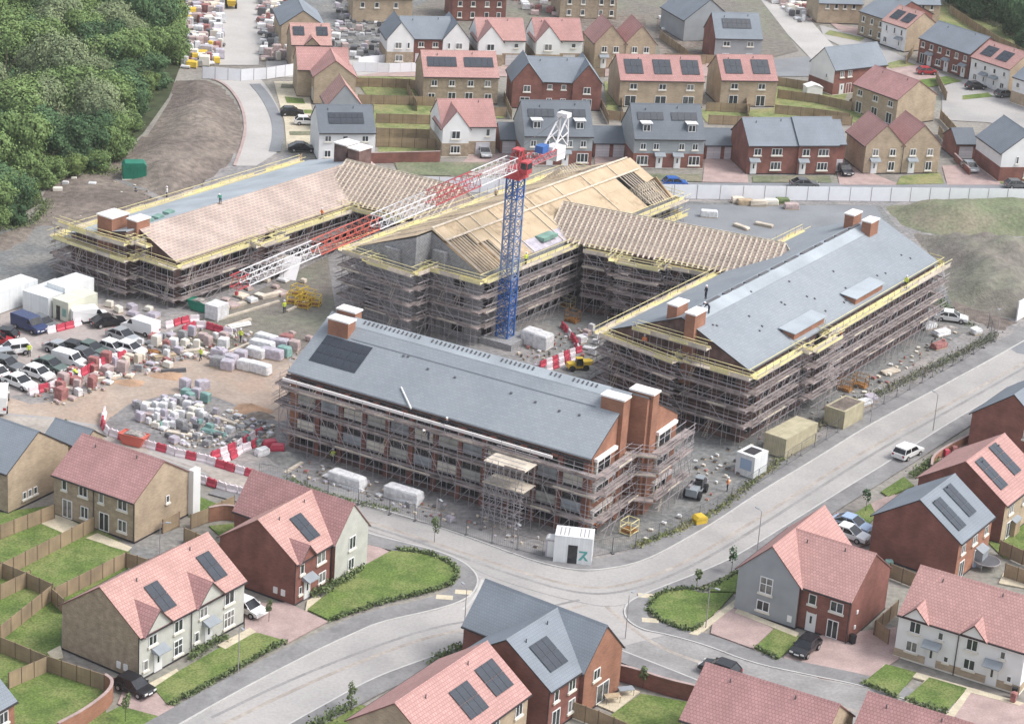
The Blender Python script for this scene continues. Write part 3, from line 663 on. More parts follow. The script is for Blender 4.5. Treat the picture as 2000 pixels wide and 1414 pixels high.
def house(label, A, L, head, z=5.0, blocks=(), wins=(), pvs=(), gablets=(), pipes=(), cat='house', group=None, name='house', base=0.0):
    ax, ay = G(A[0], A[1], z)
    h = thing(name, label, cat, (ax, ay, base), R(head), group)
    vi = len(label) % 3
    for bk in blocks:
        x0, x1, y0, y1, ev, rise, rd, ms, rm = bk[:9]
        if rm == 'tile_pink': rm = ('tile_pink', 'tile_pink_b', 'tile_pink_c')[vi]
        if isinstance(ms, str): ms = (ms,)*4
        walls(h, x0, x1, y0, y1, ev, rise, rd, ms, bk[9] if len(bk) > 9 else None)
        roof_part(h, x0, x1, y0, y1, ev, rise, rd, rm, 'fascia_red' if rm.startswith('tile') else 'fascia_dark')
    for wn in wins:
        side, s, zz, wd, ht, k = wn[:6]; pl = wn[6] if len(wn) > 6 else None
        mw = side_mw(side, s, zz, L, pl, 0.03)
        if k in 'wp': window(h, mw, wd, ht, k)
        elif k == 'd': door(h, mw, wd, ht)
        elif k == 'D': door(h, mw, wd, ht, 'door_dark', False)
        elif k == 'n': door(h, mw, wd, ht, 'door_white', False)
        elif k == 'g': garage(h, mw, wd, ht)
        elif k == 'm':
            b = MB(); b.box(-wd/2, -0.12, 0, wd/2, 0, ht); link('meter_box', cached(('mb', wd, ht), lambda: b.mesh('meter_box', ['upvc'])), h, mw=mw)
    for p in pvs:
        bi = p[0]; bk = blocks[bi][:7]; pv(h, *p[1:6], bk, *(p[6:8] if len(p) > 6 else ()))
    for g in gablets: gablet(h, g[0], g[1], blocks[g[2]][:7], *g[3:])
    for p in pipes: downpipe(h, *p)
    b0 = blocks[0]; x0, x1, y0, y1, ev, rise, rd = b0[:7]
    if name != 'garage' and rd == 'x' and x1-x0 > 5:      # soil vent, tile vent and boiler flue on the slope
        ym = (y0+y1)/2; k = rise/(ym-y0); q = (len(label)*37 % 10)/10
        for fx, fy in ((0.18+0.1*q, 0.80), (0.62+0.2*q, 0.86)):
            xx = x0+(x1-x0)*fx; yy = y0+(ym-y0)*fy; zz = ev+k*(yy-y0)
            v = MB(); v.tube((xx, yy, zz), (xx, yy, zz+0.55), 0.07, sides=6); v.build('vent_pipe', 'steel_dark', h, uv=False)
    return h

def W2(xs, zs=((0.9, 1.2), (3.3, 1.15)), wd=1.1, side='f', pl=None):
    """rows of windows"""
    out = []
    for x in xs:
        for zz, ht in zs: out.append((side, x, zz, wd, ht, 'w') + ((pl,) if pl is not None else ()))
    return out
# ---- close rows
house('buff brick house with grey slate roof cut by the left edge of the picture', (15,924), 10.0, 60.0, blocks=[(0,10.0,0,14,5.0,3.3,'y',('brick_tan','brick_tan','brick_tan','brick_buff'),'slate_grey')],
      wins=[('f',2.6,0.9,0.6,0.9,'w'),('f',3.5,0.9,0.6,0.9,'w'),('f',4.4,0.9,0.6,0.9,'w'),('l',2.0,3.2,1.2,1.2,'w'),('l',2.2,0.2,1.6,2.1,'p'),('l',7.0,3.2,1.2,1.2,'w')])
house('low slate roofed garage behind the buff gable at the left edge', (88,850), 5.5, -28.0, 3.0, [(0,5.5,0,4,3.0,1.4,'x','brick_tan','slate_grey')], name='garage', cat='garage')
house('long rose tiled semi with buff walls, french windows and a white side strip', (105,925), 11.6, -29.8, blocks=[(0,11.6,0,9.8,5.0,3.1,'x',('brick_buff','brick_tan','brick_tan','brick_buff'),'tile_rose')],
      wins=[('f',1.6,3.5,0.7,1.2,'w'),('f',4.3,3.5,1.25,1.2,'w'),('f',6.9,3.5,0.7,1.2,'w'),('f',9.9,3.5,1.35,1.2,'w'),('f',2.0,0.2,1.4,2.2,'p'),('f',4.5,0.9,1.1,1.4,'w'),('f',7.3,0.2,1.4,2.2,'p'),('f',9.9,0.9,1.25,1.4,'w'),('r',5.6,2.9,0.55,0.9,'w')],
      pipes=[(11.55,-0.15,5.0),(5.8,-0.1,4.9)])
b = MB(); b.box(0,0,0,0.7,1.3,5.6)
_h = bpy.data.objects['house.001'] if 'house.001' in bpy.data.objects else None
o = b.build('porch_wall', 'render_white', _h); o.location = (11.6, 9.3, 0)
house('pink tiled semi with two front gables, two solar arrays and buff gable end', (271,1243), 16.0, 57.9, blocks=[(0,16,0,10.1,5.0,3.6,'x',('render_stone','brick_tan','brick_buff','brick_buff'),'tile_pink')],
      wins=[('f',2.0,3.3,1.2,1.1,'w'),('f',5.8,3.2,1.3,1.3,'w'),('f',9.6,3.3,1.2,1.1,'w'),('f',13.6,3.2,1.5,1.4,'w'),('f',1.0,0.9,0.7,1.1,'w'),('f',2.8,0.1,1.0,2.1,'d'),('f',5.8,0.6,1.3,1.7,'w'),('f',8.6,0.9,0.7,1.1,'w'),('f',10.4,0.1,1.0,2.1,'d'),('f',13.6,0.6,1.6,1.8,'w'),
            ('l',1.6,0.7,0.5,0.7,'m'),('l',2.5,0.7,0.5,0.7,'m')],
      pvs=[(0,'f',4.3,0.9,2,2),(0,'f',12.4,1.2,2,2)], gablets=[(2.45,3.9,0,2.0,'render_stone','tile_rose',0.36),(10.3,3.9,0,2.0,'render_stone','tile_rose',0.36)],
      pipes=[(-0.08,-0.1,5.0),(7.7,-0.12,4.9)])
house('red brick house with pink roof, stone rendered wing and one solar array', (577,1100), 6.5, 60.0, blocks=[(0,9.5,0,9.9,5.0,3.42,'x','brick_red','tile_pink'),(6.5,12.6,-0.52,13.0,5.0,3.45,'y',('render_stone','render_stone','render_stone','brick_red'),'tile_rose')],
      wins=[('f',1.2,3.3,0.7,1.2,'w'),('f',4.6,3.3,1.5,1.3,'w'),('f',1.0,1.0,0.5,0.9,'w'),('f',2.2,0.1,0.95,2.1,'d'),('f',4.9,0.9,1.3,1.2,'w'),('f',9.6,3.2,1.2,1.5,'w',-0.52),('f',9.5,0.8,1.1,1.3,'w',-0.52),('l',1.4,0.8,0.5,0.7,'m'),('l',2.4,0.8,0.5,0.7,'m')],
      pvs=[(0,'f',3.6,1.2,2,2)], gablets=[(1.7,2.6,0,1.5,'brick_red','tile_rose',0.36)], pipes=[(-0.08,-0.1,5.0),(6.4,-0.12,5.0)])
house('slate roofed red brick house with crossing gables beside the junction', (1073,1348), 5.4, 56.5, blocks=[(0,8.7,0,10.5,5.0,3.45,'x','brick_red','slate_grey'),(5.4,12.2,-0.52,14.0,5.0,3.55,'y',('brick_rust','brick_rust','brick_rust','brick_red'),'slate_grey')],
      wins=[('f',1.3,3.3,0.8,1.3,'w'),('f',4.0,3.3,1.2,1.3,'w'),('f',1.5,0.2,1.4,2.1,'p'),('f',4.2,0.9,1.2,1.4,'w'),('f',7.6,3.2,1.2,1.2,'w',-0.52),('f',9.0,0.2,2.2,2.1,'p',-0.52)],
      pvs=[(0,'f',1.6,1.3,3,2)], pipes=[(-0.08,-0.1,5.0)])
house('pink roofed house with two solar arrays and a buff gable at the bottom edge', (857,1478), 15.0, 58.5, blocks=[(0,15,0,10.1,5.0,3.6,'x',('brick_tan','brick_tan','brick_tan','brick_tan'),'tile_pink')],
      wins=[('f',13.4,3.2,1.2,1.3,'w'),('f',9.4,3.2,1.2,1.3,'w')], pvs=[(0,'f',6.2,1.0,3,2),(0,'f',10.9,1.4,3,2)])
for q, (xx, ln) in enumerate([(0,0)]): pass
house('wide rose tiled roof at the bottom right corner of the picture', (1331,1401), 13.5, -27.0, blocks=[(0,13.5,0,9.8,5.0,3.5,'x',('brick_buff','brick_tan','brick_tan','brick_buff'),'tile_rose')], wins=[('f',2,3.2,1.2,1.2,'w'),('f',8,3.2,1.2,1.2,'w')])
house('rose tiled roof just showing at the bottom edge right of the tan gable', (1655,1452), 12.0, -27.0, blocks=[(0,12,0,9.0,5.0,3.3,'x','brick_tan','tile_rose')])
house('red brick house with large grey rendered gable and pink tiled roof', (1443,1108), 13.0, -30.3, blocks=[(3.7,13.0,0.55,10.6,5.0,3.5,'x','brick_red','tile_pink'),(0,7.2,0,13.0,5.0,3.55,'y',('render_grey','brick_red','brick_red','render_grey'),'tile_pink')],
      wins=[('f',3.4,3.0,1.5,1.9,'w'),('f',3.3,0.9,1.5,1.2,'w'),('f',8.6,3.2,0.9,1.2,'w',0.55),('f',11.4,3.2,1.5,1.2,'w',0.55),('f',8.7,0.1,1.0,2.1,'n',0.55),('f',11.2,0.1,1.3,2.1,'p',0.55),('r',2.2,2.9,0.35,0.4,'m'),('r',2.0,1.2,0.35,0.4,'m'),('f',6.5,0.7,0.5,0.7,'m')],
      pipes=[(12.95,0.25,5.0),(7.25,0.3,4.8)])
house('white rendered semi with two little front gables and a wide pink roof', (1757,1197), 13.6, -28.7, blocks=[(0,13.6,0,10,5.0,3.4,'x','render_white','tile_pink',(1.0,'brick_tan'))],
      wins=[('f',1.9,3.3,1.25,1.3,'w'),('f',4.7,3.4,0.6,0.9,'w'),('f',8.1,3.3,1.25,1.3,'w'),('f',11.4,3.4,0.6,0.9,'w'),('f',1.8,1.1,1.25,1.2,'w'),('f',4.0,0.2,1.0,2.1,'d',-0.07),('f',5.6,1.1,0.55,0.7,'w'),('f',8.1,1.1,1.25,1.2,'w'),('f',10.6,0.2,1.0,2.1,'d',-0.07),('f',12.4,1.1,0.55,0.7,'w')],
      gablets=[(1.9,2.6,0,1.3,'render_white','tile_pink',0.36),(8.2,2.6,0,1.3,'render_white','tile_pink',0.36)], pipes=[(6.6,-0.12,4.9)])
house('brick house with light slate roof and two solar arrays beside the bend', (1874,1060), 9.3, 57.5, blocks=[(0,9.3,0,10.5,5.0,3.5,'x',('brick_rust','brick_red','brick_red','brick_red'),'slate_grey')],
      wins=[('f',1.4,3.2,1.0,1.1,'w'),('f',4.6,3.2,1.2,1.1,'w'),('f',7.8,3.2,1.0,1.1,'w'),('f',1.6,0.1,1.3,2.1,'p'),('f',6.0,0.1,1.8,2.1,'p')], pvs=[(0,'f',1.3,1.0,2,3,1.0,1.45),(0,'f',5.0,1.5,2,3,1.0,1.45)])
house('pink tiled house with two solar arrays behind the slate roofed brick one', (1964,986), 11.0, 57.0, blocks=[(0,11,0,11.0,5.0,3.7,'x',('brick_tan','brick_tan','brick_tan','brick_red'),'tile_pink')],
      wins=[('f',2.0,3.2,1.2,1.2,'w'),('f',6.0,3.2,1.2,1.2,'w'),('f',2.2,0.1,1.6,2.1,'p')], pvs=[(0,'f',1.2,1.6,2,3,1.0,1.5),(0,'f',5.8,2.0,2,3,1.0,1.5)])
house('red brick gable end with round headed side window at the right edge', (1899,807), 10.2, -33.0, blocks=[(0,10.2,0,12,5.0,3.9,'y','brick_red','slate_grey')], wins=[('f',7.6,3.6,1.1,1.2,'w')])
house('corner of a slate roofed brick house at the left edge near the bottom', (28,1366), 9.0, -120.0+180, blocks=[(-9,0.0,0,9,5.0,3.4,'x',('brick_rust','brick_red','brick_red','brick_red'),'slate_grey')], wins=[('f',-1.5,3.2,1.2,1.2,'w')])

# ---- rows beyond the white hoarding, nearest first
def simple(label, A, L, head, D, rise, wall, roof, wins=(), z=5.2, **kw):
    return house(label, A, L, head, z, [(0,L,0,D,z,rise,'x',wall,roof)], wins, **kw)
FH = 13.0
simple('small slate roofed house with a long solar strip above white walls', (624,259), 9.5, 14.6, 9.5, 3.3, 'render_white', 'slate_dark', W2((1.5,7.8),((3.6,1.0),(0.9,1.2)))+[('f',4.4,3.6,0.9,1.0,'w')], pvs=[(0,'f',1.8,1.7,6,2,1.0,1.2)])
house('white and stone house with pink roof and gabled left front', (865,250), 9.6, 15.0, 5.2, [(0,9.6,1.0,10,5.2,3.4,'x','render_white','tile_pink',(2.5,'brick_buff')),(0,4.6,-0.2,7,5.2,2.9,'y','render_white','tile_pink',(2.5,'brick_buff'))],
      [('f',2.3,3.3,1.5,1.4,'w',-0.22),('f',2.3,0.8,1.7,1.3,'w',-0.30),('f',8.2,3.4,0.7,1.3,'w',1.0),('f',7.4,0.1,2.5,2.2,'g',0.94)])
def garages(label, A, n, head=12.5, z=2.6):
    return house(label, A, n*3.2, head, z, [(0,n*3.2,0,6,z,2.0,'x','brick_red','slate_dark')], [('f',1.6+3.2*i,0.05,2.5,2.2,'g') for i in range(n)], name='garage', cat='garage', group='garages between the tall grey houses')
def town(label, A, L):
    h = house(label, A, L, 12.0, 5.4, [(0,L,0,10,5.4,4.6,'x','cladding_grey','slate_dark',(2.7,'brick_red'))],
          [('f',1.6,3.4,1.0,1.1,'w'),('f',3.9,3.4,1.0,1.1,'w'),('f',L-4.0,3.4,1.0,1.1,'w'),('f',L-1.6,3.4,1.0,1.1,'w'),('f',1.6,0.7,2.0,1.6,'w',-0.07),('f',4.6,0.1,1.0,2.1,'d',-0.07),('f',L-4.6,0.1,1.0,2.1,'d',-0.07),('f',L-1.6,0.7,2.0,1.6,'w',-0.07)],
          pvs=[(0,'f',0.9,3.5,4,1,1.15,1.6),(0,'f',L-5.5,3.5,4,1,1.15,1.6)], cat='townhouse', name='townhouse')
    for x in (2.2, L-2.2):
        b = MB(); b.box(x-0.85, 0.9, 6.2, x+0.85, 3.6, 7.7); d = b.build('dormer', 'slate_dark', h)
        window(d, Matrix.Translation((x, 0.88, 6.35)), 1.3, 1.2, 'w', detail=False)
        b = MB(); b.box(x-1.0, 0.7, 7.7, x+1.0, 3.9, 7.84); b.build('dormer_roof', 'upvc', d)
    return h
town('tall grey clad pair with dormers, partly hidden by the white crane ballast', (1025,264), 11.9)
town('tall grey clad pair with dormers behind the parked bright blue car', (1240,270), 12.4)
garages('single slate roofed garage left of the crane hidden grey pair', (978,272), 1)
garages('pair of grey doored garages between the two tall grey pairs', (1160,279), 2)
garages('pair of pink doored garages right of the second tall grey pair', (1378,283), 2)
def brickpair(label, A, L):
    h = L/2
    return house(label, A, L, 14.5, 5.2, [(0,h,0,9.5,5.2,3.4,'x','brick_red','slate_grey'),(h,L-1.8,-0.35,9.5,5.35,3.45,'x','brick_red','slate_grey'),(L-1.8,L,0.8,9,5.2,3.0,'x','brick_red','slate_grey')],
          [('f',1.7,3.4,1.3,1.2,'w'),('f',5.2,3.4,1.9,1.2,'w'),('f',10.4,3.4,1.3,1.2,'w',-0.35),('f',13.6,3.4,1.9,1.2,'w',-0.35),('f',17.0,0.2,1.5,2.2,'g',0.8),('f',1.2,0.1,1.0,2.1,'d'),('f',5.2,0.8,1.9,1.4,'w'),('f',10.0,0.1,1.0,2.1,'d',-0.35),('f',13.6,0.8,1.9,1.4,'w',-0.35)])
brickpair('red brick slate roofed pair with white window sills behind the hoarding', (1463,284), 18.0)
def twin(label, A, L, wall, roof, head, extra=(), D=9.0, rise=3.5):
    h = L/2
    return house(label, A, L, head, 5.2, [(0,h,0,D,5.2,rise,'y',wall,roof),(h,L,0.02,D,5.2,rise,'y',wall,roof)], W2((1.9,h-1.9,h+1.9,L-1.9),((3.3,1.2),))+[('f',1.9,0.1,1.0,2.1,'d'),('f',h-1.9,0.6,1.2,1.6,'w'),('f',h+1.9,0.1,1.0,2.1,'d'),('f',L-1.9,0.6,1.2,1.6,'w')]+list(extra), pipes=[(h,-0.12,5.0)])
twin('pair of stone gabled houses with pink roofs beside the dark parked car', (1692,284), 14.0, 'brick_tan', 'tile_pink', 15.0)
house('small garage with white door and car parked before it', (1868,281), 4.0, 13.0, 2.8, [(0,4.0,0,6.2,2.8,1.9,'x','brick_red','slate_dark')], [('f',2.0,0.05,2.6,2.2,'g')], name='garage', cat='garage')
house('white over brick gabled house with slate roof at the far right edge', (1958,300), 9.0, 14.0, 5.2, [(0,9,0,11,5.2,3.6,'y','render_white','slate_grey',(2.7,'brick_red'))], [('f',3,3.3,0.5,1.3,'w'),('f',6.5,3.3,1.2,1.2,'w'),('f',5.0,0.8,1.0,1.1,'w',-0.07)])
# second row
house('tan brick house with pink crossed roofs beside the left white hoarding', (614,150), 7.6, 12.0, 5.2, [(0,7.6,0,9,5.2,2.9,'y','brick_tan','tile_pink'),(-2.5,7.0,5,13,5.2,3.0,'x','brick_tan','tile_pink')], [('l',2.0,0.4,1.6,2.2,'p')])
house('house with steep pink hipped gable standing behind the solar strip roof', (640,206), 6.0, 14.0, 5.0, [(0,6.0,0,7,5.0,3.6,'y','render_grey','tile_pink')], [('f',1.2,3.4,0.9,0.9,'w')])
simple('pink roofed stone pair with two wide solar strips, farther garden row', (828,149), 14.0, 12.5, 9.5, 3.5, 'brick_buff', 'tile_pink', W2((2.0,5.3,8.8,12.0),((3.4,1.1),),1.1)+[('f',1.6,0.9,1.3,1.1,'w'),('f',5.4,0.1,1.5,2.1,'p'),('f',8.6,0.1,1.5,2.1,'p'),('f',12.2,0.9,1.3,1.1,'w')], pvs=[(0,'f',0.9,2.1,5,1,1.1,2.3),(0,'f',7.8,2.1,5,1,1.1,2.3)])
house('dark red brick pair with two end gables and slate roof between', (1002,158), 16.6, 8.0, 5.2, [(3,13.6,0.5,9,5.2,3.4,'x','brick_red','slate_grey'),(0,5.4,0,9,5.2,3.4,'y','brick_red','slate_grey'),(11.2,16.6,0,9,5.2,3.4,'y','brick_red','slate_grey')],
      [('f',2.7,3.2,1.3,1.2,'w'),('f',7.0,3.7,0.9,0.9,'w',0.5),('f',9.6,3.7,0.9,0.9,'w',0.5),('f',13.9,3.2,1.3,1.2,'w'),('f',2.4,0.1,1.8,2.1,'p'),('f',14.0,0.1,1.8,2.1,'p'),('f',7,0.9,1,1.1,'w',0.5),('f',9.6,0.9,1,1.1,'w',0.5)])
simple('terrace of three with pink roof and three square solar arrays', (1212,156), 16.2, 12.0, 9.5, 3.5, 'brick_tan', 'tile_pink', W2((2.6,8.2,13.6),((3.4,1.1),),1.4)+[('f',2.2,0.1,2.2,2.1,'p'),('f',8.0,0.1,2.2,2.1,'p'),('f',13.4,0.1,2.2,2.1,'p')], pvs=[(0,'f',1.2,1.3,3,2,1.15,1.75),(0,'f',6.7,1.3,3,2,1.15,1.75),(0,'f',12.1,1.3,3,2,1.15,1.75)])
simple('pink roofed stone pair with two square solar arrays, right of the terrace', (1410,156), 11.0, 13.0, 9.5, 3.5, 'brick_tan', 'tile_pink', W2((2.6,8.0),((3.4,1.1),),1.4)+[('f',2.6,0.1,1.8,2.1,'p'),('f',8.0,0.1,1.8,2.1,'p')], pvs=[(0,'f',1.0,1.3,3,2,1.15,1.75),(0,'f',6.4,1.3,3,2,1.15,1.75)])
# third row
house('white double gabled pair with red brick centre and slate roof', (757,76), 16.2, 13.5, 5.2, [(3,13,0.6,9,5.2,3.2,'x','brick_red','slate_grey'),(0,5.2,0,9,5.2,3.2,'y','render_white','slate_grey',(2.6,'brick_buff')),(11.0,16.2,0,9,5.2,3.2,'y','render_white','slate_grey',(2.6,'brick_buff'))],
      [('f',2.2,3.3,1.3,1.2,'w'),('f',4.2,3.3,0.5,1.2,'w'),('f',12.2,3.3,0.5,1.2,'w'),('f',14.2,3.3,1.3,1.2,'w'),('f',6.8,3.5,1.1,1.0,'w',0.6),('f',9.6,3.5,1.1,1.0,'w',0.6),('f',2.4,0.8,1.5,1.2,'w',-0.07),('f',14.0,0.8,1.5,1.2,'w',-0.07),('f',6.8,0.1,2.2,2.1,'g',0.6),('f',9.8,0.1,1.0,2.1,'n',0.6)])
def whitegable(label, A):
    return house(label, A, 9.6, 13.0, 5.2, [(0,9.6,1.0,9.5,5.2,3.2,'x','render_white','tile_pink',(2.5,'brick_buff')),(0,4.8,-0.2,7,5.2,2.9,'y','render_white','tile_pink',(2.5,'brick_buff'))],
      [('f',2.4,3.3,1.5,1.3,'w',-0.22),('f',2.4,0.8,1.7,1.3,'w',-0.30),('f',7.8,3.6,0.9,0.9,'w',1.0),('f',7.0,0.1,2.5,2.1,'g',0.94)])
whitegable('white gabled pink roofed house, left of a matching one in the top row', (935,80)); whitegable('white gabled pink roofed house, right of a matching one in the top row', (1048,80))
twin('tan twin gabled pair with pink roofs far up beside the bare plot', (1163,84), 12.4, 'brick_tan', 'tile_pink', 13.0)
simple('grey slate roofed brick house with one long solar array by the far road', (1398,74), 9.8, 12.0, 9.0, 4.0, ('render_grey','brick_red','brick_red','brick_red'), 'slate_grey', W2((2.4,7.4),((3.5,1.0),(0.9,1.1)),1.4), pvs=[(0,'f',1.8,2.2,6,2,1.0,1.2)])
house('tan gabled house with slate roof above the pink solar roof, top left', (550,50), 8.4, 13.0, 5.2, [(0,8.4,0,13,5.2,2.9,'y','brick_tan','slate_grey')], [])
house('pink roofed stone house with central gablet and two solar arrays, top left', (570,87), 7.6, 13.0, 5.2, [(0,7.6,0,8,5.2,3.0,'x','brick_buff','tile_pink')], [('f',1.3,3.6,0.8,1.0,'w'),('f',3.8,3.4,0.6,0.7,'w'),('f',6.2,3.6,0.8,1.0,'w'),('f',1.3,0.9,0.8,1.0,'w'),('f',6.2,0.9,0.8,1.0,'w')], pvs=[(0,'f',0.4,2.0,2,2,1.1,1.1),(0,'f',4.9,2.0,2,2,1.1,1.1)], gablets=[(3.8,2.8,0,1.4,'brick_buff','tile_pink',0.36)])
simple('unfinished red brick block cut by the top edge of the picture', (885,-6), 11.5, 13.0, 9, 3, 'brick_red', 'slate_dark', W2((1.6,4.4,7.4,10.0),((3.2,1.1),(0.8,1.2)),0.9))
simple('buff brick shell of a house cut by the top edge', (1096,-10), 12.5, 13.0, 9, 3, 'brick_buff', 'slate_dark', W2((2,5,9,11.4),((3.2,1.1),(0.8,1.2)),0.9))
simple('timber clad shell with scaffold boards at the top edge', (690,-4), 12.5, 13.0, 7, 2, 'brick_tan', 'batten_pink', W2((2,5,9),((3.2,1.1),),0.9))
house('wide slate roof at the top edge left of the far road', (1338,40), 11.0, 22.0, 4.6, [(0,11,0,12,4.6,4.2,'y','render_grey','slate_grey')], [])
# far right estate
TR = -53.0
house('white gabled end of a slate roofed brick house near the parking court', (1584,119), 7.2, -55.0, 5.2, [(0,7.2,0,13.5,5.2,3.4,'y',('render_white','brick_red','brick_red','render_white'),'slate_grey',(2.4,'brick_red'))], [('f',5.0,3.0,0.5,0.9,'w'),('r',2.0,3.5,1.0,1.2,'w'),('r',4.0,3.5,1.0,1.2,'w'),('r',2.2,0.1,1.0,2.1,'n'),('r',4.0,0.1,1.4,2.1,'p')])
house('large pink roofed tan house in front of the parking court', (1668,164), 12.0, TR, 5.2, [(0,12,0,10,5.2,3.0,'x','brick_tan','tile_rose')], W2((2.0,6.2,10.2),((3.4,1.1),),1.3)+[('f',2,0.1,1.6,2.1,'p'),('f',6.2,0.1,1.6,2.1,'p'),('f',10.2,0.1,1.6,2.1,'p')])
house('narrow white fronted house with pink roof and two small solar arrays', (1724,40), 7.4, TR, 5.2, [(0,7.4,0,9,5.2,2.8,'x',('render_white','brick_tan','brick_tan','brick_tan'),'tile_pink')], W2((1.5,3.9,6.0),((3.2,1.3),),0.6)+[('f',1.4,0.8,1.0,1.2,'w'),('f',5.6,0.1,1.0,2.1,'d')], pvs=[(0,'f',0.9,1.2,3,2,0.85,1.4),(0,'f',4.2,1.2,3,2,0.85,1.4)])
house('long red brick terrace of three with slate roof in the far right estate', (1797,74), 14.5, TR, 5.2, [(0,14.5,0,10,5.2,3.0,'x','brick_red','slate_grey')], W2((1.2,3.6,6.0,8.4,10.8,13.2),((3.5,1.1),),0.9)+[('f',1.4,0.1,1.4,2.1,'p'),('f',3.4,0.1,1.0,2.1,'d'),('f',6.0,0.8,1.4,1.2,'w'),('f',8.2,0.1,1.0,2.1,'d'),('f',10.8,0.8,1.4,1.2,'w'),('f',13.0,0.1,1.0,2.1,'d')])
house('white fronted pair with pink roof and two solar arrays, upper right edge', (1898,111), 10.6, TR, 5.2, [(0,10.6,0,9,5.2,2.8,'x',('render_white','brick_tan','brick_tan','brick_tan'),'tile_pink')], W2((1.4,4.0,6.6,9.2),((3.3,1.0),),0.7)+[('f',1.6,0.8,1.0,1.2,'w'),('f',4.0,0.1,1.0,2.1,'d'),('f',6.8,0.1,1.0,2.1,'d'),('f',9.0,0.8,1.0,1.2,'w')], pvs=[(0,'f',1.2,1.2,3,2,1.0,1.4),(0,'f',5.4,1.2,3,2,1.0,1.4)])
house('white house corner cut by the right edge below the parking court', (1980,150), 10, TR, 5.2, [(0,10,0,9,5.2,2.8,'x','render_white','slate_grey',(2.4,'brick_tan'))], W2((1.4,4.5),((3.3,1.0),),0.9))
house('brick terrace end with slate roof at the top right', (1680,22), 8.0, TR, 5.2, [(0,8.0,0,14,5.2,3.2,'x',('brick_buff','brick_red','brick_red','brick_red'),'slate_grey')], W2((1.4,4.0,6.6),((3.2,1.2),(0.8,1.3)),0.8))
simple('low slate roofed row at the very top right', (1600,6), 10.0, 11.0, 9, 3, 'brick_tan', 'slate_grey', W2((2,4,6,8),((3.4,1.1),),0.8), z=4.6)
simple('second low slate roofed row at the very top right corner', (1770,8), 8.0, 11.0, 9, 3, 'brick_tan', 'slate_grey', W2((2,4,6),((3.4,1.1),),0.8), z=4.6)
# ------------------------------------------------------------------ the four large blocks under construction
def site_frame(px, z, head):
    x, y = G(px[0], px[1], z)
    return (x, y, 0.0), R(head)
def big_roof(parent, x0, x1, xr, y0, y1, ev, rise, mr, ml, name='roof', t=0.2, oh=0.45, vg=0.25, eavel=None, step=0.0):
    """ridge along y at x=xr; right slope material mr, left slope ml"""
    el = ev if eavel is None else eavel
    sr = rise/(x1-xr); s2 = (ev+rise-el)/(xr-x0); a, c = y0-vg, y1+vg; zr = ev+rise
    for nm, pts, m in (('right', [(xr, zr), (x1+oh, ev-oh*sr), (x1+oh, ev-oh*sr+t), (xr, zr+t)], mr), ('left', [(x0-oh, el-oh*s2), (xr, zr), (xr, zr+t), (x0-oh, el-oh*s2+t)], ml)):
        b = MB(); b.prism(pts, 'y', a-(step if nm == 'left' else 0), c, 0, 1); o = b.build(name, [m, 'fascia_dark'], parent)
    return
def chimney(parent, x0, x1, y0, y1, z0, z1, m='brick_rust'):
    b = MB(); b.box(x0, y0, z0, x1, y1, z1); o = b.build('chimney', m, parent)
    b = MB(); b.box(x0-0.12, y0-0.12, z1+0.001, x1+0.12, y1+0.12, z1+0.2); b.build('chimney_cap', 'white_cap', o)
def site_walls(parent, x0, x1, y0, y1, ev, rise, xr, m, el=None, step=0.0):
    b = MB(); el = ev if el is None else el
    if step:
        b.poly([(x0,y0-step,0),(xr,y0-step,0),(xr,y0-step,ev+rise),(x0,y0-step,el)]); b.poly([(x0,y0,0),(x0,y0-step,0),(x0,y0-step,el),(x0,y0,el)]); b.poly([(xr,y0-step,0),(xr,y0,0),(xr,y0,ev+rise),(xr,y0-step,ev+rise)])
    b.poly([(x0,y0,0),(x1,y0,0),(x1,y0,ev),(xr,y0,ev+rise),(x0,y0,el)]); b.poly([(x1,y1,0),(x0,y1,0),(x0,y1,el),(xr,y1,ev+rise),(x1,y1,ev)])
    b.poly([(x1,y0,0),(x1,y1,0),(x1,y1,ev),(x1,y0,ev)]); b.poly([(x0,y1,0),(x0,y0,0),(x0,y0,el),(x0,y1,el)])
    return b.build('wall', m, parent)
def opening(parent, side, s, z, wd, ht, L=0, plane=None, light=False):
    mw = side_mw(side, s, z, L, plane, 0.04)
    def fr():
        b = MB(); t = 0.1; b.box(-wd/2-0.1,-0.1,-0.12,wd/2+0.1,0,0); b.box(-wd/2,-0.05,ht-t,wd/2,0.02,ht); b.box(-wd/2,-0.05,0,-wd/2+t,0.02,ht-t); b.box(wd/2-t,-0.05,0,wd/2,0.02,ht-t); b.box(-t/2,-0.05,0,t/2,0.02,ht-t)
        return b.mesh('window_frame', ['steel_dark' if not light else 'upvc'], uv=False)
    f = link('window', cached(('op', wd, ht, light), fr), parent, mw=mw)
    def pn():
        b = MB(); b.box(-wd/2+0.05, -0.03, 0.02, wd/2-0.05, 0.01, ht-0.04); return b.mesh('pane', ['glass_dark'], uv=False)
    link('pane', cached(('opp', wd, ht), pn), f)
rs = random.Random(5)
TR_ = 0.037
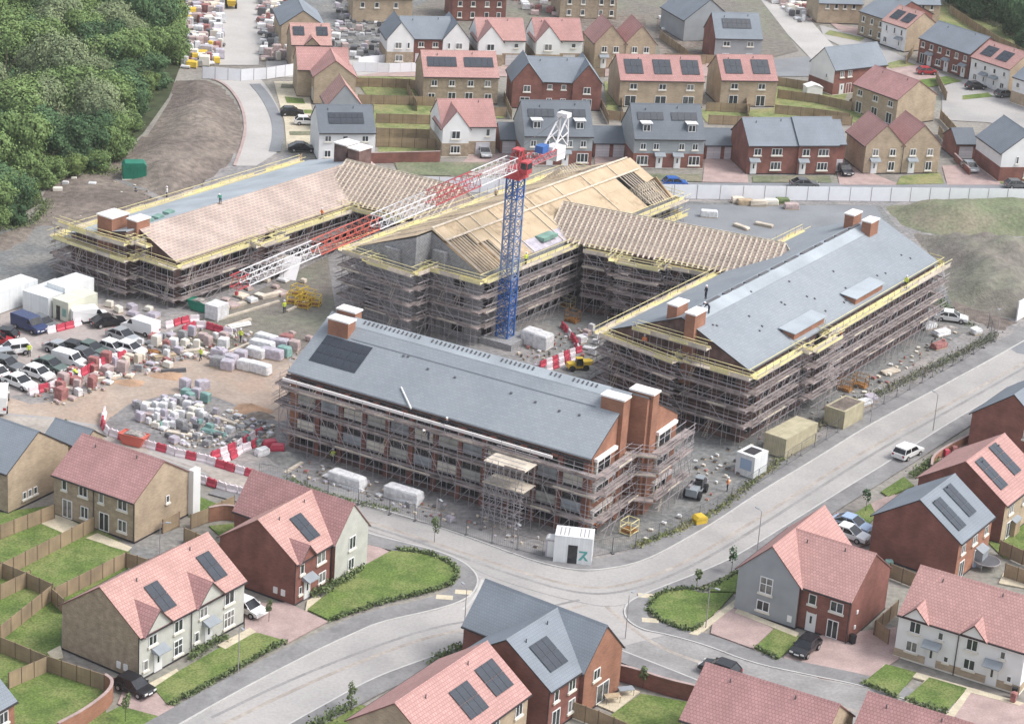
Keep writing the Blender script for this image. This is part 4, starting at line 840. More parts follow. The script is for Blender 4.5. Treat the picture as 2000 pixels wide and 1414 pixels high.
def scaffold(label, fr, path, levels, top_extra=1.2, bay=2.0, yellow=1, inner=0.25, width=1.25, braces=True, base=0.0, boards='deck', group='scaffolds round the unfinished blocks', deckskip=()):
    """tube scaffold along an outline (outline runs anticlockwise, scaffold stands on its right)"""
    t = thing('scaffolding', label, 'scaffold', fr[0], fr[1], group)
    top = levels[0]
    n_st = 0
    for si in range(len(path)-1):
        a = Vector((*path[si], 0)); b = Vector((*path[si+1], 0)); d = b-a; ln = d.length; d.normalize(); n = Vector((d.y, -d.x, 0))
        k = max(1, round(ln/bay)); outer = a+n*(inner+width); innr = a+n*inner
        for i in range(k+1):
            if i == 0 and si > 0: continue
            p = d*(ln*i/k)
            for q, hh in ((outer+p, top+top_extra+rs.uniform(-0.1, 0.35)), (innr+p, top+0.15)):
                tube_obj('standard', (q.x, q.y, base), (q.x, q.y, hh), TR_, 'steel', t)
        for li, z in enumerate(levels):
            if li > 0 and rs.random() < 0.02: continue
            yb = li < yellow
            e1 = d*(-0.3); e2 = d*(ln+(inner+width if si < len(path)-2 else 0.3))
            for q, dz in ((outer, -0.06), (outer, 0.5), (outer, 1.02), (innr, -0.06), (innr, 0.95), (outer, -1.05)):
                p0 = q+e1; p1 = q+e2
                tube_obj('guard_rail' if dz > 0 else 'ledger', (p0.x, p0.y, z+dz), (p1.x, p1.y, z+dz), TR_*(1.25 if yb and dz > 0 else 1.0), 'yellow_board' if (yb and dz > 0.6) else 'steel', t)
            # deck of boards, and a toe board at its outer edge
            c = (a+b)/2 + n*(inner+width/2) + d*(0.35 if si < len(path)-2 else 0.0)
            L2 = ln/2+0.3+(0.4 if si < len(path)-2 else 0)
            nb = max(1, round(ln/4.6)); 
            for i in range(nb if li not in deckskip else 0):
                m = MB(); x0 = -L2+2*L2*i/nb; x1 = -L2+2*L2*(i+1)/nb-0.04
                zz = 0.012*((i+li) % 2); m.box(x0, -width/2, zz, x1, width/2, 0.05+zz)
                link('scaffold_deck', m.mesh('scaffold_deck', ['yellow_board' if (yb and rs.random() < 0.55) else 'deck_pale' if (boards == 'pale' or yb) else ('deck' if boards == 'pale' else boards)]), t, loc=(c.x, c.y, z), rot=(0,0,math.atan2(d.y, d.x)))
            hgt = 0.46 if yb else 0.22; nt_ = max(1, round(ln/2.6)); ca, sa = d.x, d.y
            for i in range(nt_ if li not in deckskip else 0):
                if rs.random() < (0.05 if yb else 0.12): continue
                x0 = -L2+2*L2*i/nt_; x1 = -L2+2*L2*(i+1)/nt_-0.05; hh = hgt*rs.choice((0.6, 1.0, 1.0, 1.25)); m_ = rs.choice(('yellow_board','yellow_board','yellow_board','timber_pale','deck_pale')) if yb else rs.choice(('deck','deck','deck','deck_pale'))
                m = MB(); m.box(x0, -width/2-0.05, rs.uniform(0,0.05), x1, -width/2-0.015, hh)
                link('toe_board', m.mesh('toe_board', [m_]), t, loc=(c.x, c.y, z+0.02), rot=(0,0,math.atan2(d.y, d.x)))
            if yb:
                m = MB(); m.box(-L2, width/2-0.3, 0.0, L2, width/2-0.26, 0.3)
                link('toe_board', m.mesh('toe_board', ['yellow_board']), t, loc=(c.x, c.y, z+0.06), rot=(0,0,math.atan2(d.y, d.x)))
        if braces and ln > 6:
            for q_ in range(2):      # ladders
                f = rs.uniform(0.05, 0.8)*ln; zl = rs.choice([base]+levels[1:]); p = a+d*f+n*(inner+0.6)
                m = MB()
                for o_ in (0, 0.4): m.tube((p.x+d.x*o_, p.y+d.y*o_, zl+0.05), (p.x+d.x*(o_+1.0), p.y+d.y*(o_+1.0), zl+3.0), 0.03)
                for k_ in range(9): g = k_/9; m.tube((p.x+d.x*g, p.y+d.y*g, zl+0.1+g*2.9), (p.x+d.x*(g+0.4), p.y+d.y*(g+0.4), zl+0.1+g*2.9), 0.022)
                m.build('ladder', 'timber_pale', t, uv=False)
        if braces:
            zs = [base]+levels[::-1]
            for j in range(len(zs)-1):
                for i in range(k):
                    if rs.random() < 0.22: continue
                    p0 = outer+d*(ln*i/k)+n*0.05; p1 = outer+d*(ln*(i+1)/k)+n*0.05
                    if j % 2: p0, p1 = p1, p0
                    tube_obj('brace', (p0.x, p0.y, zs[j]), (p1.x, p1.y, zs[j+1]), TR_, 'steel', t)
                    q0 = innr+d*(ln*i/k)
                    tube_obj('transom', (q0.x, q0.y, zs[j+1]-0.1), ((q0+n*(width+0.3)).x, (q0+n*(width+0.3)).y, zs[j+1]-0.1), TR_, 'steel', t)
    return t

# ---- block D: the finished slate block nearest the road junction
fD = site_frame((569,722), 10.0, -28.3); LD, WD, RD = 41.0, 17.4, 4.75
D = thing('care_block', 'long three storey slate roofed block with solar array, nearest the road bend', 'building', fD[0], fD[1], 'unfinished brick blocks on the building site')
b = MB(); b.poly([(0,0,0),(LD,0,0),(LD,0,10),(0,0,10)]); b.poly([(LD,WD,0),(0,WD,0),(0,WD,10),(LD,WD,10)])
SD = 2.1
b.poly([(LD,0,0),(LD,WD/2,0),(LD,WD/2,10+RD),(LD,0,10)]); b.poly([(LD+SD,WD/2,0),(LD+SD,WD,0),(LD+SD,WD,10),(LD+SD,WD/2,10+RD)]); b.poly([(LD,WD/2,0),(LD+SD,WD/2,0),(LD+SD,WD/2,10+RD),(LD,WD/2,10+RD)]); b.poly([(LD+SD,WD,0),(LD,WD,0),(LD,WD,10),(LD+SD,WD,10)]); b.poly([(0,WD,0),(0,0,0),(0,0,10),(0,WD/2,10+RD),(0,WD,10)])
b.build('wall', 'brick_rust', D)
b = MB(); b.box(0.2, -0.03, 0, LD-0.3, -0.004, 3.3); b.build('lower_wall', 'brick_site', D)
sl_ = RD/(WD/2); oh = 0.5
for s in (0, 1):
    pts = [(-oh, 10-oh*sl_), (WD/2, 10+RD), (WD/2, 10+RD+0.2), (-oh, 10-oh*sl_+0.2)]
    if s: pts = [(WD-p[0], p[1]) for p in pts][::-1]
    b = MB(); b.prism(pts, 'x', -0.2, LD+0.1+s*SD, 0, 1); b.build('roof', ['slate_big', 'fascia_dark'], D)
# ridge band in lighter felt with its two lines of clips
b = MB(); w2 = 1.25; z = 10+RD+0.215
b.prism([(WD/2-w2, z-w2*sl_), (WD/2, z), (WD/2+w2, z-w2*sl_), (WD/2+w2, z-w2*sl_+0.02), (WD/2, z+0.03), (WD/2-w2, z-w2*sl_+0.02)], 'x', 2.6, LD-2.6); b.build('ridge_strip', 'membrane_blue', D)
cl = MB(); cl.box(-0.09, -0.22, 0, 0.09, 0.22, 0.10); clm = cl.mesh('ridge_bracket', ['steel_dark'])
b = MB(); b.prism([(WD/2-3.0, z-3.0*sl_-0.012), (WD/2-2.9, z-2.9*sl_-0.012), (WD/2-2.9, z-2.9*sl_+0.03), (WD/2-3.0, z-3.0*sl_+0.03)], 'x', 4.6, LD-3); b.build('roof_joint', 'slate_dark', D)
for i in range(54):
    x = 4.9+i*0.60
    if i % 16 in (14, 15) or i in (40, 41, 42): continue
    link('ridge_bracket', clm, D, loc=(x, WD/2-0.42, z-0.42*sl_+0.05), rot=(math.atan(sl_), 0, 0))
bkD = (0, LD, 0, WD, 10.0, RD, 'x'); pv(D, 'f', 1.4, 1.9, 6, 3, bkD, 1.1, 1.45)
vm = MB(); vm.box(-0.14,-0.1,0,0.14,0.1,0.12)
vme = vm.mesh('roof_vent', ['steel_dark'])
for x, v in [(12.3,6.2),(12.9,6.3),(16.2,5.3),(20.0,5.2),(27.6,5.2),(31.0,4.9),(34.3,4.6),(36.8,4.8)]:
    c_, s_ = math.cos(math.atan(sl_)), math.sin(math.atan(sl_)); link('roof_vent', vme, D, loc=(x, v*c_, 10.2+v*s_+0.02), rot=(math.atan(sl_),0,0))
chimney(D, 38.6, LD+0.5, 5.8, 7.4, 0.0, 14.9); chimney(D, 40.5, LD+SD+0.4, 9.3, 10.9, 0.0, 15.0)
chimney(D, 1.3, 4.2, 5.6, 7.2, 11.5, 15.2); chimney(D, 0.6, 3.2, 8.6, 10.1, 11.5, 15.4)
sp = [(1.3+i*3.3, i) for i in range(12)]
for x, i in sp:
    for k, z in enumerate((0.9, 4.15, 7.3)):
        opening(D, 'f', x+1.2, z, 2.45, 2.0)
        if k: b = MB(); b.box(x-0.05, -0.16, z-1.25, x+2.45, -0.045, z-0.14); b.build('spandrel', ['membrane_blue', 'cill', 'render_stone'][(i+k) % 3], D)
    b = MB(); b.box(x+2.55, -0.30, 0.0, x+3.15, -0.002, 9.3); b.build('brick_pier', 'brick_red', D)
b = MB(); b.box(-0.4, -1.25, 8.95, 36.5, -1.08, 9.25); b.build('fascia_board', 'white_cap', D)
b = MB(); b.box(-0.3, -0.62, 9.35, LD+0.2, -0.48, 9.55); b.build('gutter', 'fascia_dark', D)
b = MB(); b.box(37.0, -0.9, 7.9, 40.6, -0.72, 8.15); b.build('fascia_board', 'white_cap', D)
for y, px_ in ((2.9, LD), (14.2, LD+SD)):
    for z in (0.8, 4.1, 7.2):
        opening(D, 'r', y, z, 3.1, 1.9, LD, px_, True)
        b = MB(); b.box(px_+0.06, y-2.6, z+2.05, px_+0.5, y+2.4, z+2.45); b.build('lintel', 'white_cap', D)
        b = MB(); b.box(px_+0.05, y-2.3, z+0.0, px_+0.3, y-2.0, z+2.1); b.build('lintel', 'render_stone', D)
for x in (4.5, 8.5, 12.5, 16.5, 20.5, 24.5, 28.5, 32.5, 36.5):
    b = MB(); b.box(x-0.4, -0.60, 9.0, x+0.4, -0.32, 9.34); b.build('pier_top', 'brick_red', D)
b = MB(); b.tube((14.6, 1.4, 11.1), (17.5, -0.9, 9.9), 0.11, sides=5); o = b.build('gutter_pipe', 'paint_white'); o.location = fD[0]; o.rotation_euler = (0,0,fD[1])
tag(o, 'long white pipe leaning across the slate roof edge of the nearest block', 'pipe')
scaffold('tube scaffold wrapped round the finished slate block nearest the junction', fD, [(0,WD),(0,0),(LD+0.4,0),(LD+0.4,WD*0.47),(LD+SD+0.5,WD*0.53),(LD+SD+0.5,WD+0.5)], [8.05, 5.7, 2.5], 1.1, bay=1.9, yellow=0, inner=0.35)
# loading bay on the road side of block D
lb = scaffold('square loading bay tower with pale decks on the road side of the nearest block', fD, [(30.2,-2.0),(35.0,-2.0)], [8.2, 5.6, 4.2, 2.8, 1.4], 0.2, bay=0.8, yellow=0, inner=0.3, width=2.8, boards='pale', deckskip=(2,3,4))

# ---- block C: the long slate block on the right
fC = site_frame((1460,721), 10.0, -32.2); WC, LC, RC = 19.6, 56.5, 4.2
Cb = thing('care_block', 'longest brick block with pale slate roof and two lean-to dormers, right of the crane', 'building', fC[0], fC[1], 'unfinished brick blocks on the building site')
site_walls(Cb, -WC, 0, 0, LC, 10, RC, -WC/2, 'brick_site')
big_roof(Cb, -WC, 0, -WC/2, 0, LC, 10, RC, 'slate_big', 'slate_big')
sc = RC/(WC/2)
b = MB(); zz = 10+RC+0.215
b.prism([(-WC/2-1.6, zz-1.6*sc), (-WC/2, zz), (-WC/2+1.6, zz-1.6*sc), (-WC/2+1.6, zz-1.6*sc+0.02), (-WC/2, zz+0.03), (-WC/2-1.6, zz-1.6*sc+0.02)], 'y', 2.5, LC-3); b.build('ridge_strip', 'membrane_blue', Cb)
y = 3.0
while y < LC-5:
    ln = rs.uniform(1.6, 4.2); b = MB(); b.box(-WC/2-0.42, y, zz-0.1, -WC/2+0.05, y+ln, zz+0.13); b.build('ridge_slot', 'steel_dark', Cb); y += ln+rs.choice((0.5, 1.2))
for x0, x1, dy in ((-12.2,-10.8, 1.2), (-8.9,-7.5, 0.0)):
    chimney(Cb, x0, x1, dy-0.9, dy+1.9, 6.0, 15.3); chimney(Cb, x0, x1, LC-7.0+dy, LC-4.4+dy, 10.5, 15.5)
for y0, y1 in ((12.6, 21.2), (30.5, 39.0)):
    b = MB(); b.prism([(-0.1, 10.1), (-1.9, 10.8), (-1.9, 11.30), (-0.1, 11.12)], 'y', y0, y1); o = b.build('dormer', 'brick_rust', Cb)
    b = MB(); b.prism([(0.15, 11.13), (-2.3, 11.36), (-2.3, 11.46), (0.15, 11.23)], 'y', y0-0.3, y1+0.3); b.build('dormer_roof', 'membrane_blue', o)
for i in range(16):
    for z in (0.9, 4.15, 7.3): opening(Cb, 'r', 2.2+i*3.55, z, 1.9, 1.75, 0)
for i in range(5):
    for z in (0.9, 4.15, 7.3): opening(Cb, 'f', -WC+2.3+i*3.75, z, 1.9, 1.75, 0)
for i in range(22):
    x = -rs.uniform(1.0, 8.6); y = rs.uniform(2, LC-3); link('roof_vent', vme, Cb, loc=(x, y, 10.2-x*sc+0.02), rot=(0, math.atan(sc), 0))
scaffold('tube scaffold with yellow edge boards round the long slate block on the right', fC, [(-WC-0.3,LC),(-WC-0.3,-0.5),(-9.4,-2.0),(-9.4,-0.6),(0.4,-0.6),(0.4,13),(1.8,13),(1.8,19),(0.4,19),(0.4,LC),(-6,LC+0.4)], [9.35, 7.2, 5.05, 2.9], 1.3)
scaffold('short chimney scaffold platform on the near gable of the long slate block', fC, [(-15.5,-0.4),(-5.2,-0.4)], [11.6], 1.0, base=9.4, bay=1.8, braces=False)

# ---- block A: the lower block on the left with battened roof
fA = site_frame((342,510), 6.4, -34.3); WA, LA, RA = 18.0, 50.0, 3.0
Ab = thing('care_block', 'two storey brick block with pink battened roof, left of the crane', 'building', fA[0], fA[1], 'unfinished brick blocks on the building site')
site_walls(Ab, -WA, 0, 0, LA, 6.4, RA, -7.0, 'brick_site', step=2.2)
LAp = LA
big_roof(Ab, -WA, 0, -7.0, 0, LA, 6.4, RA, 'batten_pink', 'membrane_blue', step=2.2)
chimney(Ab, -12.6, -9.8, -2.4, 0.9, 5.0, 10.6, 'brick_rust'); chimney(Ab, -8.4, -6.6, -0.8, 1.8, 5.0, 10.6, 'brick_rust')
chimney(Ab, -10.8, -8.4, LA-3.0, LA, 7.0, 11.6, 'brick_site'); chimney(Ab, -7.6, -5.4, LA-3.5, LA-0.5, 7.0, 11.6, 'brick_site')
for i in range(16):
    for z in (0.8, 3.95): opening(Ab, 'r', 2.2+i*3.55, z, 2.1, 1.7, 0)
for i in range(5):
    for z in (0.8, 3.95): opening(Ab, 'f', -WA+1.8+i*3.6, z, 2.1, 1.7, 0)
scaffold('tube scaffold with yellow boards round the low left hand block', fA, [(-WA-1.0,LA),(-WA-1.0,-2.9),(-6.4,-2.9),(-6.4,-0.4),(0.4,-0.4),(0.4,15),(2.0,15),(2.0,19),(0.4,19),(0.4,40)], [5.8, 3.2, 1.2], 1.2)
scaffold('upper scaffold lift round the brick chimneys of the low left hand block', fA, [(-WA-1.0,-2.9),(-10.6,-2.9),(-7.0,-2.6),(-7.0,-0.8),(-3.5,-0.8)], [8.0], 1.0, base=5.8, bay=2.0, braces=False)
def pile(m, name, label, cat, fr, x, y, z, dx, dy, dz, rz=0.0, group=None):
    b = MB(); b.box(-dx/2,-dy/2,0,dx/2,dy/2,dz); o = b.build(name, m); v = Matrix.Rotation(fr[1], 4, 'Z') @ Vector((x, y, z)); o.location = (fr[0][0]+v.x, fr[0][1]+v.y, z); o.rotation_euler = (0,0,fr[1]+rz)
    return tag(o, label, cat, group)
for x, y, l_ in ((-8.6,3.5,'nearest the chimneys'),(-9.0,6.0,'second from the chimneys'),(-10.0,9.2,'third from the chimneys')):
    pile('sheet_green', 'slate_stack', 'pale teal slate stack on the low blue roof, '+l_, 'slate stack', fA, x, y, 6.4+RA+0.3-(-7.0-x)*(RA/11.0), 1.1, 1.6, 0.35, 0.2)

# ---- block B: the centre block with open timber roof
fB = site_frame((938,536), 10.0, -34.0); WB, LB, RB = 18.8, 50.0, 4.2
Bb = thing('care_block', 'centre brick block with bare timber and board roof behind the crane mast', 'building', fB[0], fB[1], 'unfinished brick blocks on the building site')
site_walls(Bb, -WB, 0, 0, LB, 10, RB-0.25, -8.5, 'block_grey', step=3.4)
for i in range(14):
    for z in (0.9, 4.15, 7.3): opening(Bb, 'r', 2.2+i*3.5, z, 2.2, 1.8, 0)
for i in range(5):
    for z in (0.9, 4.15, 7.3): opening(Bb, 'f', -WB+2.0+i*3.4, z, 2.0, 1.8, 0)
b = MB(); b.prism([(-WB+0.3, 9.6), (-0.3, 9.6), (-8.5, 10+RB-0.75)], 'y', 0.3, LB-8.5); b.build('ceiling_deck', 'osb_dark', Bb)
for s, x1 in ((1, 0.0), (-1, -WB)):          # roof boards, with the gaps that are still open
    hw = (x1+8.5)*s; sl2 = RB/hw; cw = hw/4.0; rows = 4; cols_ = 20; cy = LB/cols_; j0 = -2 if s == -1 else 0
    for i in range(rows):
        for j in range(j0, cols_):
            if s == 1 and ((j in (0, 1) and i in (1, 2, 3)) or (j == 2 and i in (2, 3)) or (j == 11 and i in (2,)) or (j in (17,18) and i in (1,2,3))): continue
            if s == -1 and j in (17, 18) and i < 2: continue
            a0, a1 = -8.5+s*i*cw, -8.5+s*(i+1)*cw-s*0.02
            z0, z1 = 10+RB-i*cw*sl2, 10+RB-(i+1)*cw*sl2; zo = rs.choice((0, 0, 0.02, 0.035))
            pts = [(a0, z0+zo), (a1, z1+zo), (a1, z1+0.06+zo), (a0, z0+0.06+zo)]
            if s == -1: pts = pts[::-1]
            b = MB(); b.prism(pts, 'y', max(j*cy, -3.4)+0.004, (j+1)*cy-0.004); b.build('roof_board', 'wrap_lilac' if (s == 1 and i == 3 and 4 < j < 11) else rs.choice(('osb','osb','osb','timber')), Bb)
    for j in range(0, 84):
        y = 0.15+j*0.6
        if y > LB: break
        big = j in (9, 14, 21, 33, 36, 48, 60, 72) or j == 0
        if not big and not (s == 1 and (y < 8 or y > 44 or 27 < y < 31)) and not (s == -1 and y > 42): continue
        tb = MB(); zz0 = 10+RB+(0.12 if big else -0.16); hh = 0.12 if big else 0.16
        pts = [(-8.5, zz0), (x1, zz0-RB), (x1, zz0-RB+hh), (-8.5, zz0+hh)]
        if s == -1: pts = pts[::-1]
        tb.prism(pts, 'y', y, y+0.1); tb.build('rafter', 'timber_pale', Bb)
for x, dz in ((-8.5, 0.24), (-6.1, 0.22)):
    zz0 = 10+RB-abs(x+8.5)*(RB/8.5)+dz; b = MB(); b.box(x-0.13, 0, zz0, x+0.13, LB-1.0, zz0+0.16); b.build('purlin', 'timber_pale', Bb)
for x0, x1, yy in ((-13.4,-11.0,-4.1), (-7.6,-5.6,-0.8)):
    b = MB(); b.box(x0, yy, 0, x1, yy+1.6, 11.6 if x0 < -8 else 11.8); b.build('chimney', 'block_grey', Bb)
def truss(parent, fr_, x0, x1, y, z, rise, m='timber_pale'):
    b = MB(); xm = (x0+x1)/2; r_ = 0.06
    b.tube((x0,y,z),(xm,y,z+rise),r_); b.tube((x1,y,z),(xm,y,z+rise),r_); b.tube((x0,y,z),(x1,y,z),r_)
    for f in (0.25, 0.5, 0.75): xx = x0+(x1-x0)*f; hh = rise*(1-abs(f-0.5)*2); b.tube((xx,y,z),(xx,y,z+hh),r_*0.8); b.tube((xx,y,z+hh),(x0+(x1-x0)*(f+0.12),y,z),r_*0.8)
    b.build('roof_truss', m, parent, uv=False)
for k in range(8): truss(Bb, None, -6.0, 0.4, LB-6.3+k*0.62, 10.15, 2.6-k*0.05)
for k in range(7): truss(Bb, None, -18.6, -12.0, LB-9+k*0.65, 10.2, 2.7)
b = MB(); b.prism([(-6.1,10.05),(0.6,10.05),(-2.75,12.9)], 'y', LB-1.6, LB-1.35); b.build('gable_board', 'osb_dark', Bb)
for k in range(6):
    b = MB(); b.tube((-18.6+k*0.7, -3.4, 10.3), (-15.4+k*0.9, 2.0, 11.7), 0.07); b.build('loose_timber', 'timber_pale', Bb, uv=False)
scaffold('tube scaffold with yellow edge boards round the centre block behind the crane', fB, [(-WB-0.4,LB),(-WB-0.4,-4.0),(-14.2,-4.0),(-14.2,-4.9),(-8.0,-4.9),(-8.0,-1.2),(0.4,-0.6),(0.4,27)], [9.35, 7.2, 5.05, 2.9], 1.3)
scaffold('far end scaffold of the centre block with bright yellow boards, near the white hoarding', fB, [(0.4,32),(0.4,LB),(-WB-0.4,LB+0.3)], [9.6, 7.2, 5.0, 2.9], 1.3, yellow=2)
pile('sheet_green', 'membrane_roll_stack', 'blue green stack of roofing rolls at the eaves of the centre timber roof', 'roofing rolls', fB, -1.3, 17.5, 10.75, 1.6, 3.4, 0.5, 0.0)

# ---- links with bare rafters between the blocks
def link_block(label, p0, p1, z, D, rise, m, group, step=0.8, dark=True, storeys=3, e0=0.0, e1=0.0):
    a = G(*p0, z); b_ = G(*p1, z); L = math.hypot(b_[0]-a[0], b_[1]-a[1]); rz = rz_of(a, b_)
    t = thing('link_block', label, 'building', (a[0], a[1], 0), rz, group)
    walls_ = MB(); walls_.box(0, 0, 0, L, D, z-0.05); walls_.build('wall', 'brick_site', t)
    n = int((L+e0+e1)/step)
    for i in range(n+1):
        x = -e0+i*(L+e0+e1)/n
        for s in (0, 1):
            pts = [(-0.4, z-0.4*rise/(D/2)), (D/2, z+rise), (D/2, z+rise+0.16), (-0.4, z-0.4*rise/(D/2)+0.16)]
            if s: pts = [(D-q[0], q[1]) for q in pts][::-1]
            me = cached(('raf', D, rise, z, s), lambda: (lambda mb: (mb.prism(pts, 'x', -0.12, 0.12), mb.mesh('rafter', ['timber_pale']))[1])(MB()))
            link('rafter', me, t, loc=(x, 0, 0))
    for k in range(1, 12):
        y = D/2*k/11.5; zz = z+rise*k/11.5+0.165
        b = MB(); b.box(-e0, y-0.035, zz, L+e1, y+0.035, zz+0.05); b.build('tile_batten', m, t)
    b = MB(); b.box(-e0, D/2-0.03, z+rise-0.05, L+e1, D/2+0.03, z+rise+0.25); b.build('ridge_board', 'timber_pale', t)
    b = MB(); b.prism([(0.1, z-0.1), (D-0.1, z-0.1), (D/2, z+rise-0.12)], 'x', 0.1-e0, L+e1-0.1); b.build('roof_membrane', 'batten_pink', t)
    for i in range(int(L/3.4)):
        for k in range(storeys): opening(t, 'f', 1.8+i*3.4, 0.9+k*3.2, 2.2, 1.8)
    return t, (( a[0], a[1], 0), rz), L
Lt, fL1, l1 = link_block('link wing with bare pale rafters between the centre and right hand blocks', (1146,478), (1405,528), 10.0, 11.0, 3.7, 'timber_pale', 'link wings between the blocks', e0=6.0, e1=7.5)
Lt, fL2, l2 = link_block('link wing with bare rafters between the left and centre blocks', (652,388), (800,424), 6.6, 12.5, 4.2, 'timber_pale', 'link wings between the blocks', dark=False, storeys=2, e0=2.0, e1=5.0)
scaffold('inner courtyard scaffold with yellow boards below the rafters of the right hand link', fL1, [(0.5,-0.3),(6.0,-0.3),(6.0,-2.2),(11.0,-2.2),(11.0,-0.3),(l1-1.5,-0.3)], [9.35, 7.2, 5.05, 2.9], 1.2)
scaffold('short scaffold with yellow boards below the rafters of the left hand link', fL2, [(0.5,-0.3),(l2-0.5,-0.3)], [6.0, 3.4], 1.2)

# ------------------------------------------------------------------ tower crane
cx, cy = G(985, 668); MT = 23.6
CR = thing('tower_crane', 'tower crane with blue lattice mast and striped red and white lattice jib', 'crane', (cx, cy, 0), R(60.9))
b = MB(); b.box(-2.6,-2.6,0,2.6,2.6,0.9); b.build('base_block', 'block_grey', CR)
hw = 0.88; SH = 2.84
def section(m, red=False):
    b = MB()
    cs = [(-hw,-hw),(hw,-hw),(hw,hw),(-hw,hw)]
    for x, y in cs: b.tube((x,y,0),(x,y,SH), 0.14, sides=4)
    for i in range(4):
        a_, c_ = cs[i], cs[(i+1)%4]
        for z in (0.0, SH/2, SH-0.06): b.tube((*a_,z),(*c_,z), 0.07)
        b.tube((*a_,0),(*c_,SH/2), 0.065); b.tube((*c_,SH/2),(*a_,SH), 0.065); b.tube((*c_,0),(*a_,SH/2), 0.06); b.tube((*a_,SH/2),(*c_,SH), 0.06)
    b.tube((0.4,0.2,0),(0.4,0.2,SH), 0.03); b.tube((0.0,0.2,0),(0.0,0.2,SH), 0.03)
    for k in range(9): b.tube((0.0,0.2,k*SH/9+0.1),(0.4,0.2,k*SH/9+0.1), 0.02)
    return b.mesh('mast_section', [m], uv=False)
n = 8
me1, me2 = section('crane_blue'), section('crane_silver')
for i in range(n): link('mast_section', me1 if i < 3 or i == n-1 else me2, CR, loc=(0,0,0.9+i*SH))
zt = 0.9+n*SH
b = MB(); b.box(-1.25,-1.25,zt,1.25,1.25,zt+0.35); b.tube((0,0,zt+0.35),(0,0,zt+0.8), 1.3, sides=12); b.build('slewing_ring', 'crane_red', CR)
zj = zt+0.8
b = MB()
b.box(-1.3,-1.0,zj,1.3,1.0,zj+0.5)
for x, y in ((-1.0,-0.8),(-1.0,0.8),(1.0,-0.8),(1.0,0.8)): b.tube((x,y,zj+0.5),(x*0.5+0.2,y*0.6,zj+3.0), 0.10)
b.tube((-1.0,-0.8,zj+0.5),(0.7,-0.5,zj+3.0),0.08); b.tube((-1.0,0.8,zj+0.5),(0.7,0.5,zj+3.0),0.08); b.box(-0.5,-0.6,zj+2.9,0.9,0.6,zj+3.15); b.build('tower_head', 'crane_red', CR)
b = MB(); b.box(-0.9,-2.1,zj+0.1,0.5,-1.05,zj+1.8); o = b.build('cab', 'crane_red', CR); b = MB(); b.box(-0.94,-2.0,zj+0.8,-0.905,-1.15,zj+1.6); b.box(-0.8,-2.14,zj+0.8,0.4,-2.105,zj+1.6); b.build('cab_window', 'glass_dark', o)
def jib_section(x0, x1, m, w=0.85, h=1.7, z0=0.0):
    b = MB(); n_ = max(1, round(abs(x1-x0)/1.5)); st = (x1-x0)/n_
    for y in (-w, w):
        b.tube((x0,y,z0),(x1,y,z0), 0.075); b.tube((x0,y,z0+h),(x1,y,z0+h), 0.07)
        for i in range(n_):
            xa = x0+i*st; b.tube((xa,y,z0),(xa+st/2,y,z0+h), 0.038); b.tube((xa+st/2,y,z0+h),(xa+st,y,z0), 0.038)
    for i in range(n_+1):
        xa = x0+i*st; b.tube((xa,-w,z0),(xa,w,z0), 0.035); b.tube((xa,-w,z0+h),(xa,w,z0+h), 0.035)
        if i < n_: b.tube((xa,-w,z0),(xa+st,w,z0), 0.03)
    return b.mesh('jib_section', [m], uv=False)
segs = [(1.3,10.5,'crane_white'),(10.5,21.5,'crane_red'),(21.5,34.0,'crane_white'),(34.0,46.5,'crane_orange'),(46.5,60.5,'crane_white'),(60.5,62.3,'crane_red')]
jib = bpy.data.objects.new('jib', None)
JZ = zj+0.6
for a_, c_, m in segs: link('jib_section', jib_section(-a_, -c_, m, 0.85*(1-0.25*a_/60), 1.7*(1-0.2*a_/60), JZ), CR)
link('counter_jib', jib_section(1.3, 11.0, 'crane_red', 0.9, 0.8, JZ-0.2), CR)
b = MB(); b.box(1.3,-1.0,JZ-0.28,11.5,1.0,JZ-0.21); b.build('walkway', 'steel', CR)
b = MB(); b.box(9.2,-1.0,JZ-1.1,11.6,1.0,JZ+0.7, 0); b.build('counterweight', 'crane_white', CR)
b = MB(); b.box(5.8,-0.6,JZ+0.62,7.5,0.6,JZ+1.6); b.build('winch_house', 'crane_blue', CR)
b = MB()
for y in (-0.8, 0.8):
    b.tube((8.2,y,JZ+0.5),(12.2,y*0.7,JZ+4.6), 0.12); b.tube((12.4,y,JZ+0.4),(12.4,y*0.7,JZ+4.6), 0.12); b.tube((10.2,y,JZ+2.4),(12.4,y,JZ+0.4),0.08); b.tube((9.2,y,JZ+1.5),(12.4,y,JZ+2.4),0.08); b.tube((11.4,y,JZ+3.6),(12.4,y,JZ+2.4),0.08)
b.box(11.6,-0.8,JZ+4.4,12.9,0.8,JZ+5.0); b.build('luffing_frame', 'crane_white', CR)
b = MB(); b.tube((11.9,0,JZ+4.6),(0.4,0,zj+3.1), 0.05, sides=4); b.tube((0.2,0,zj+3.1),(-58.5,0,JZ+1.5), 0.03, sides=4); b.build('pendant_rope', 'steel_dark', CR)
b = MB(); b.tube((-61.9,0,JZ),(-61.9,0,JZ-0.5), 0.03, sides=4); b.box(-62.05,-0.15,JZ-0.9,-61.75,0.15,JZ-0.5); b.build('hook_block', 'crane_red', CR)
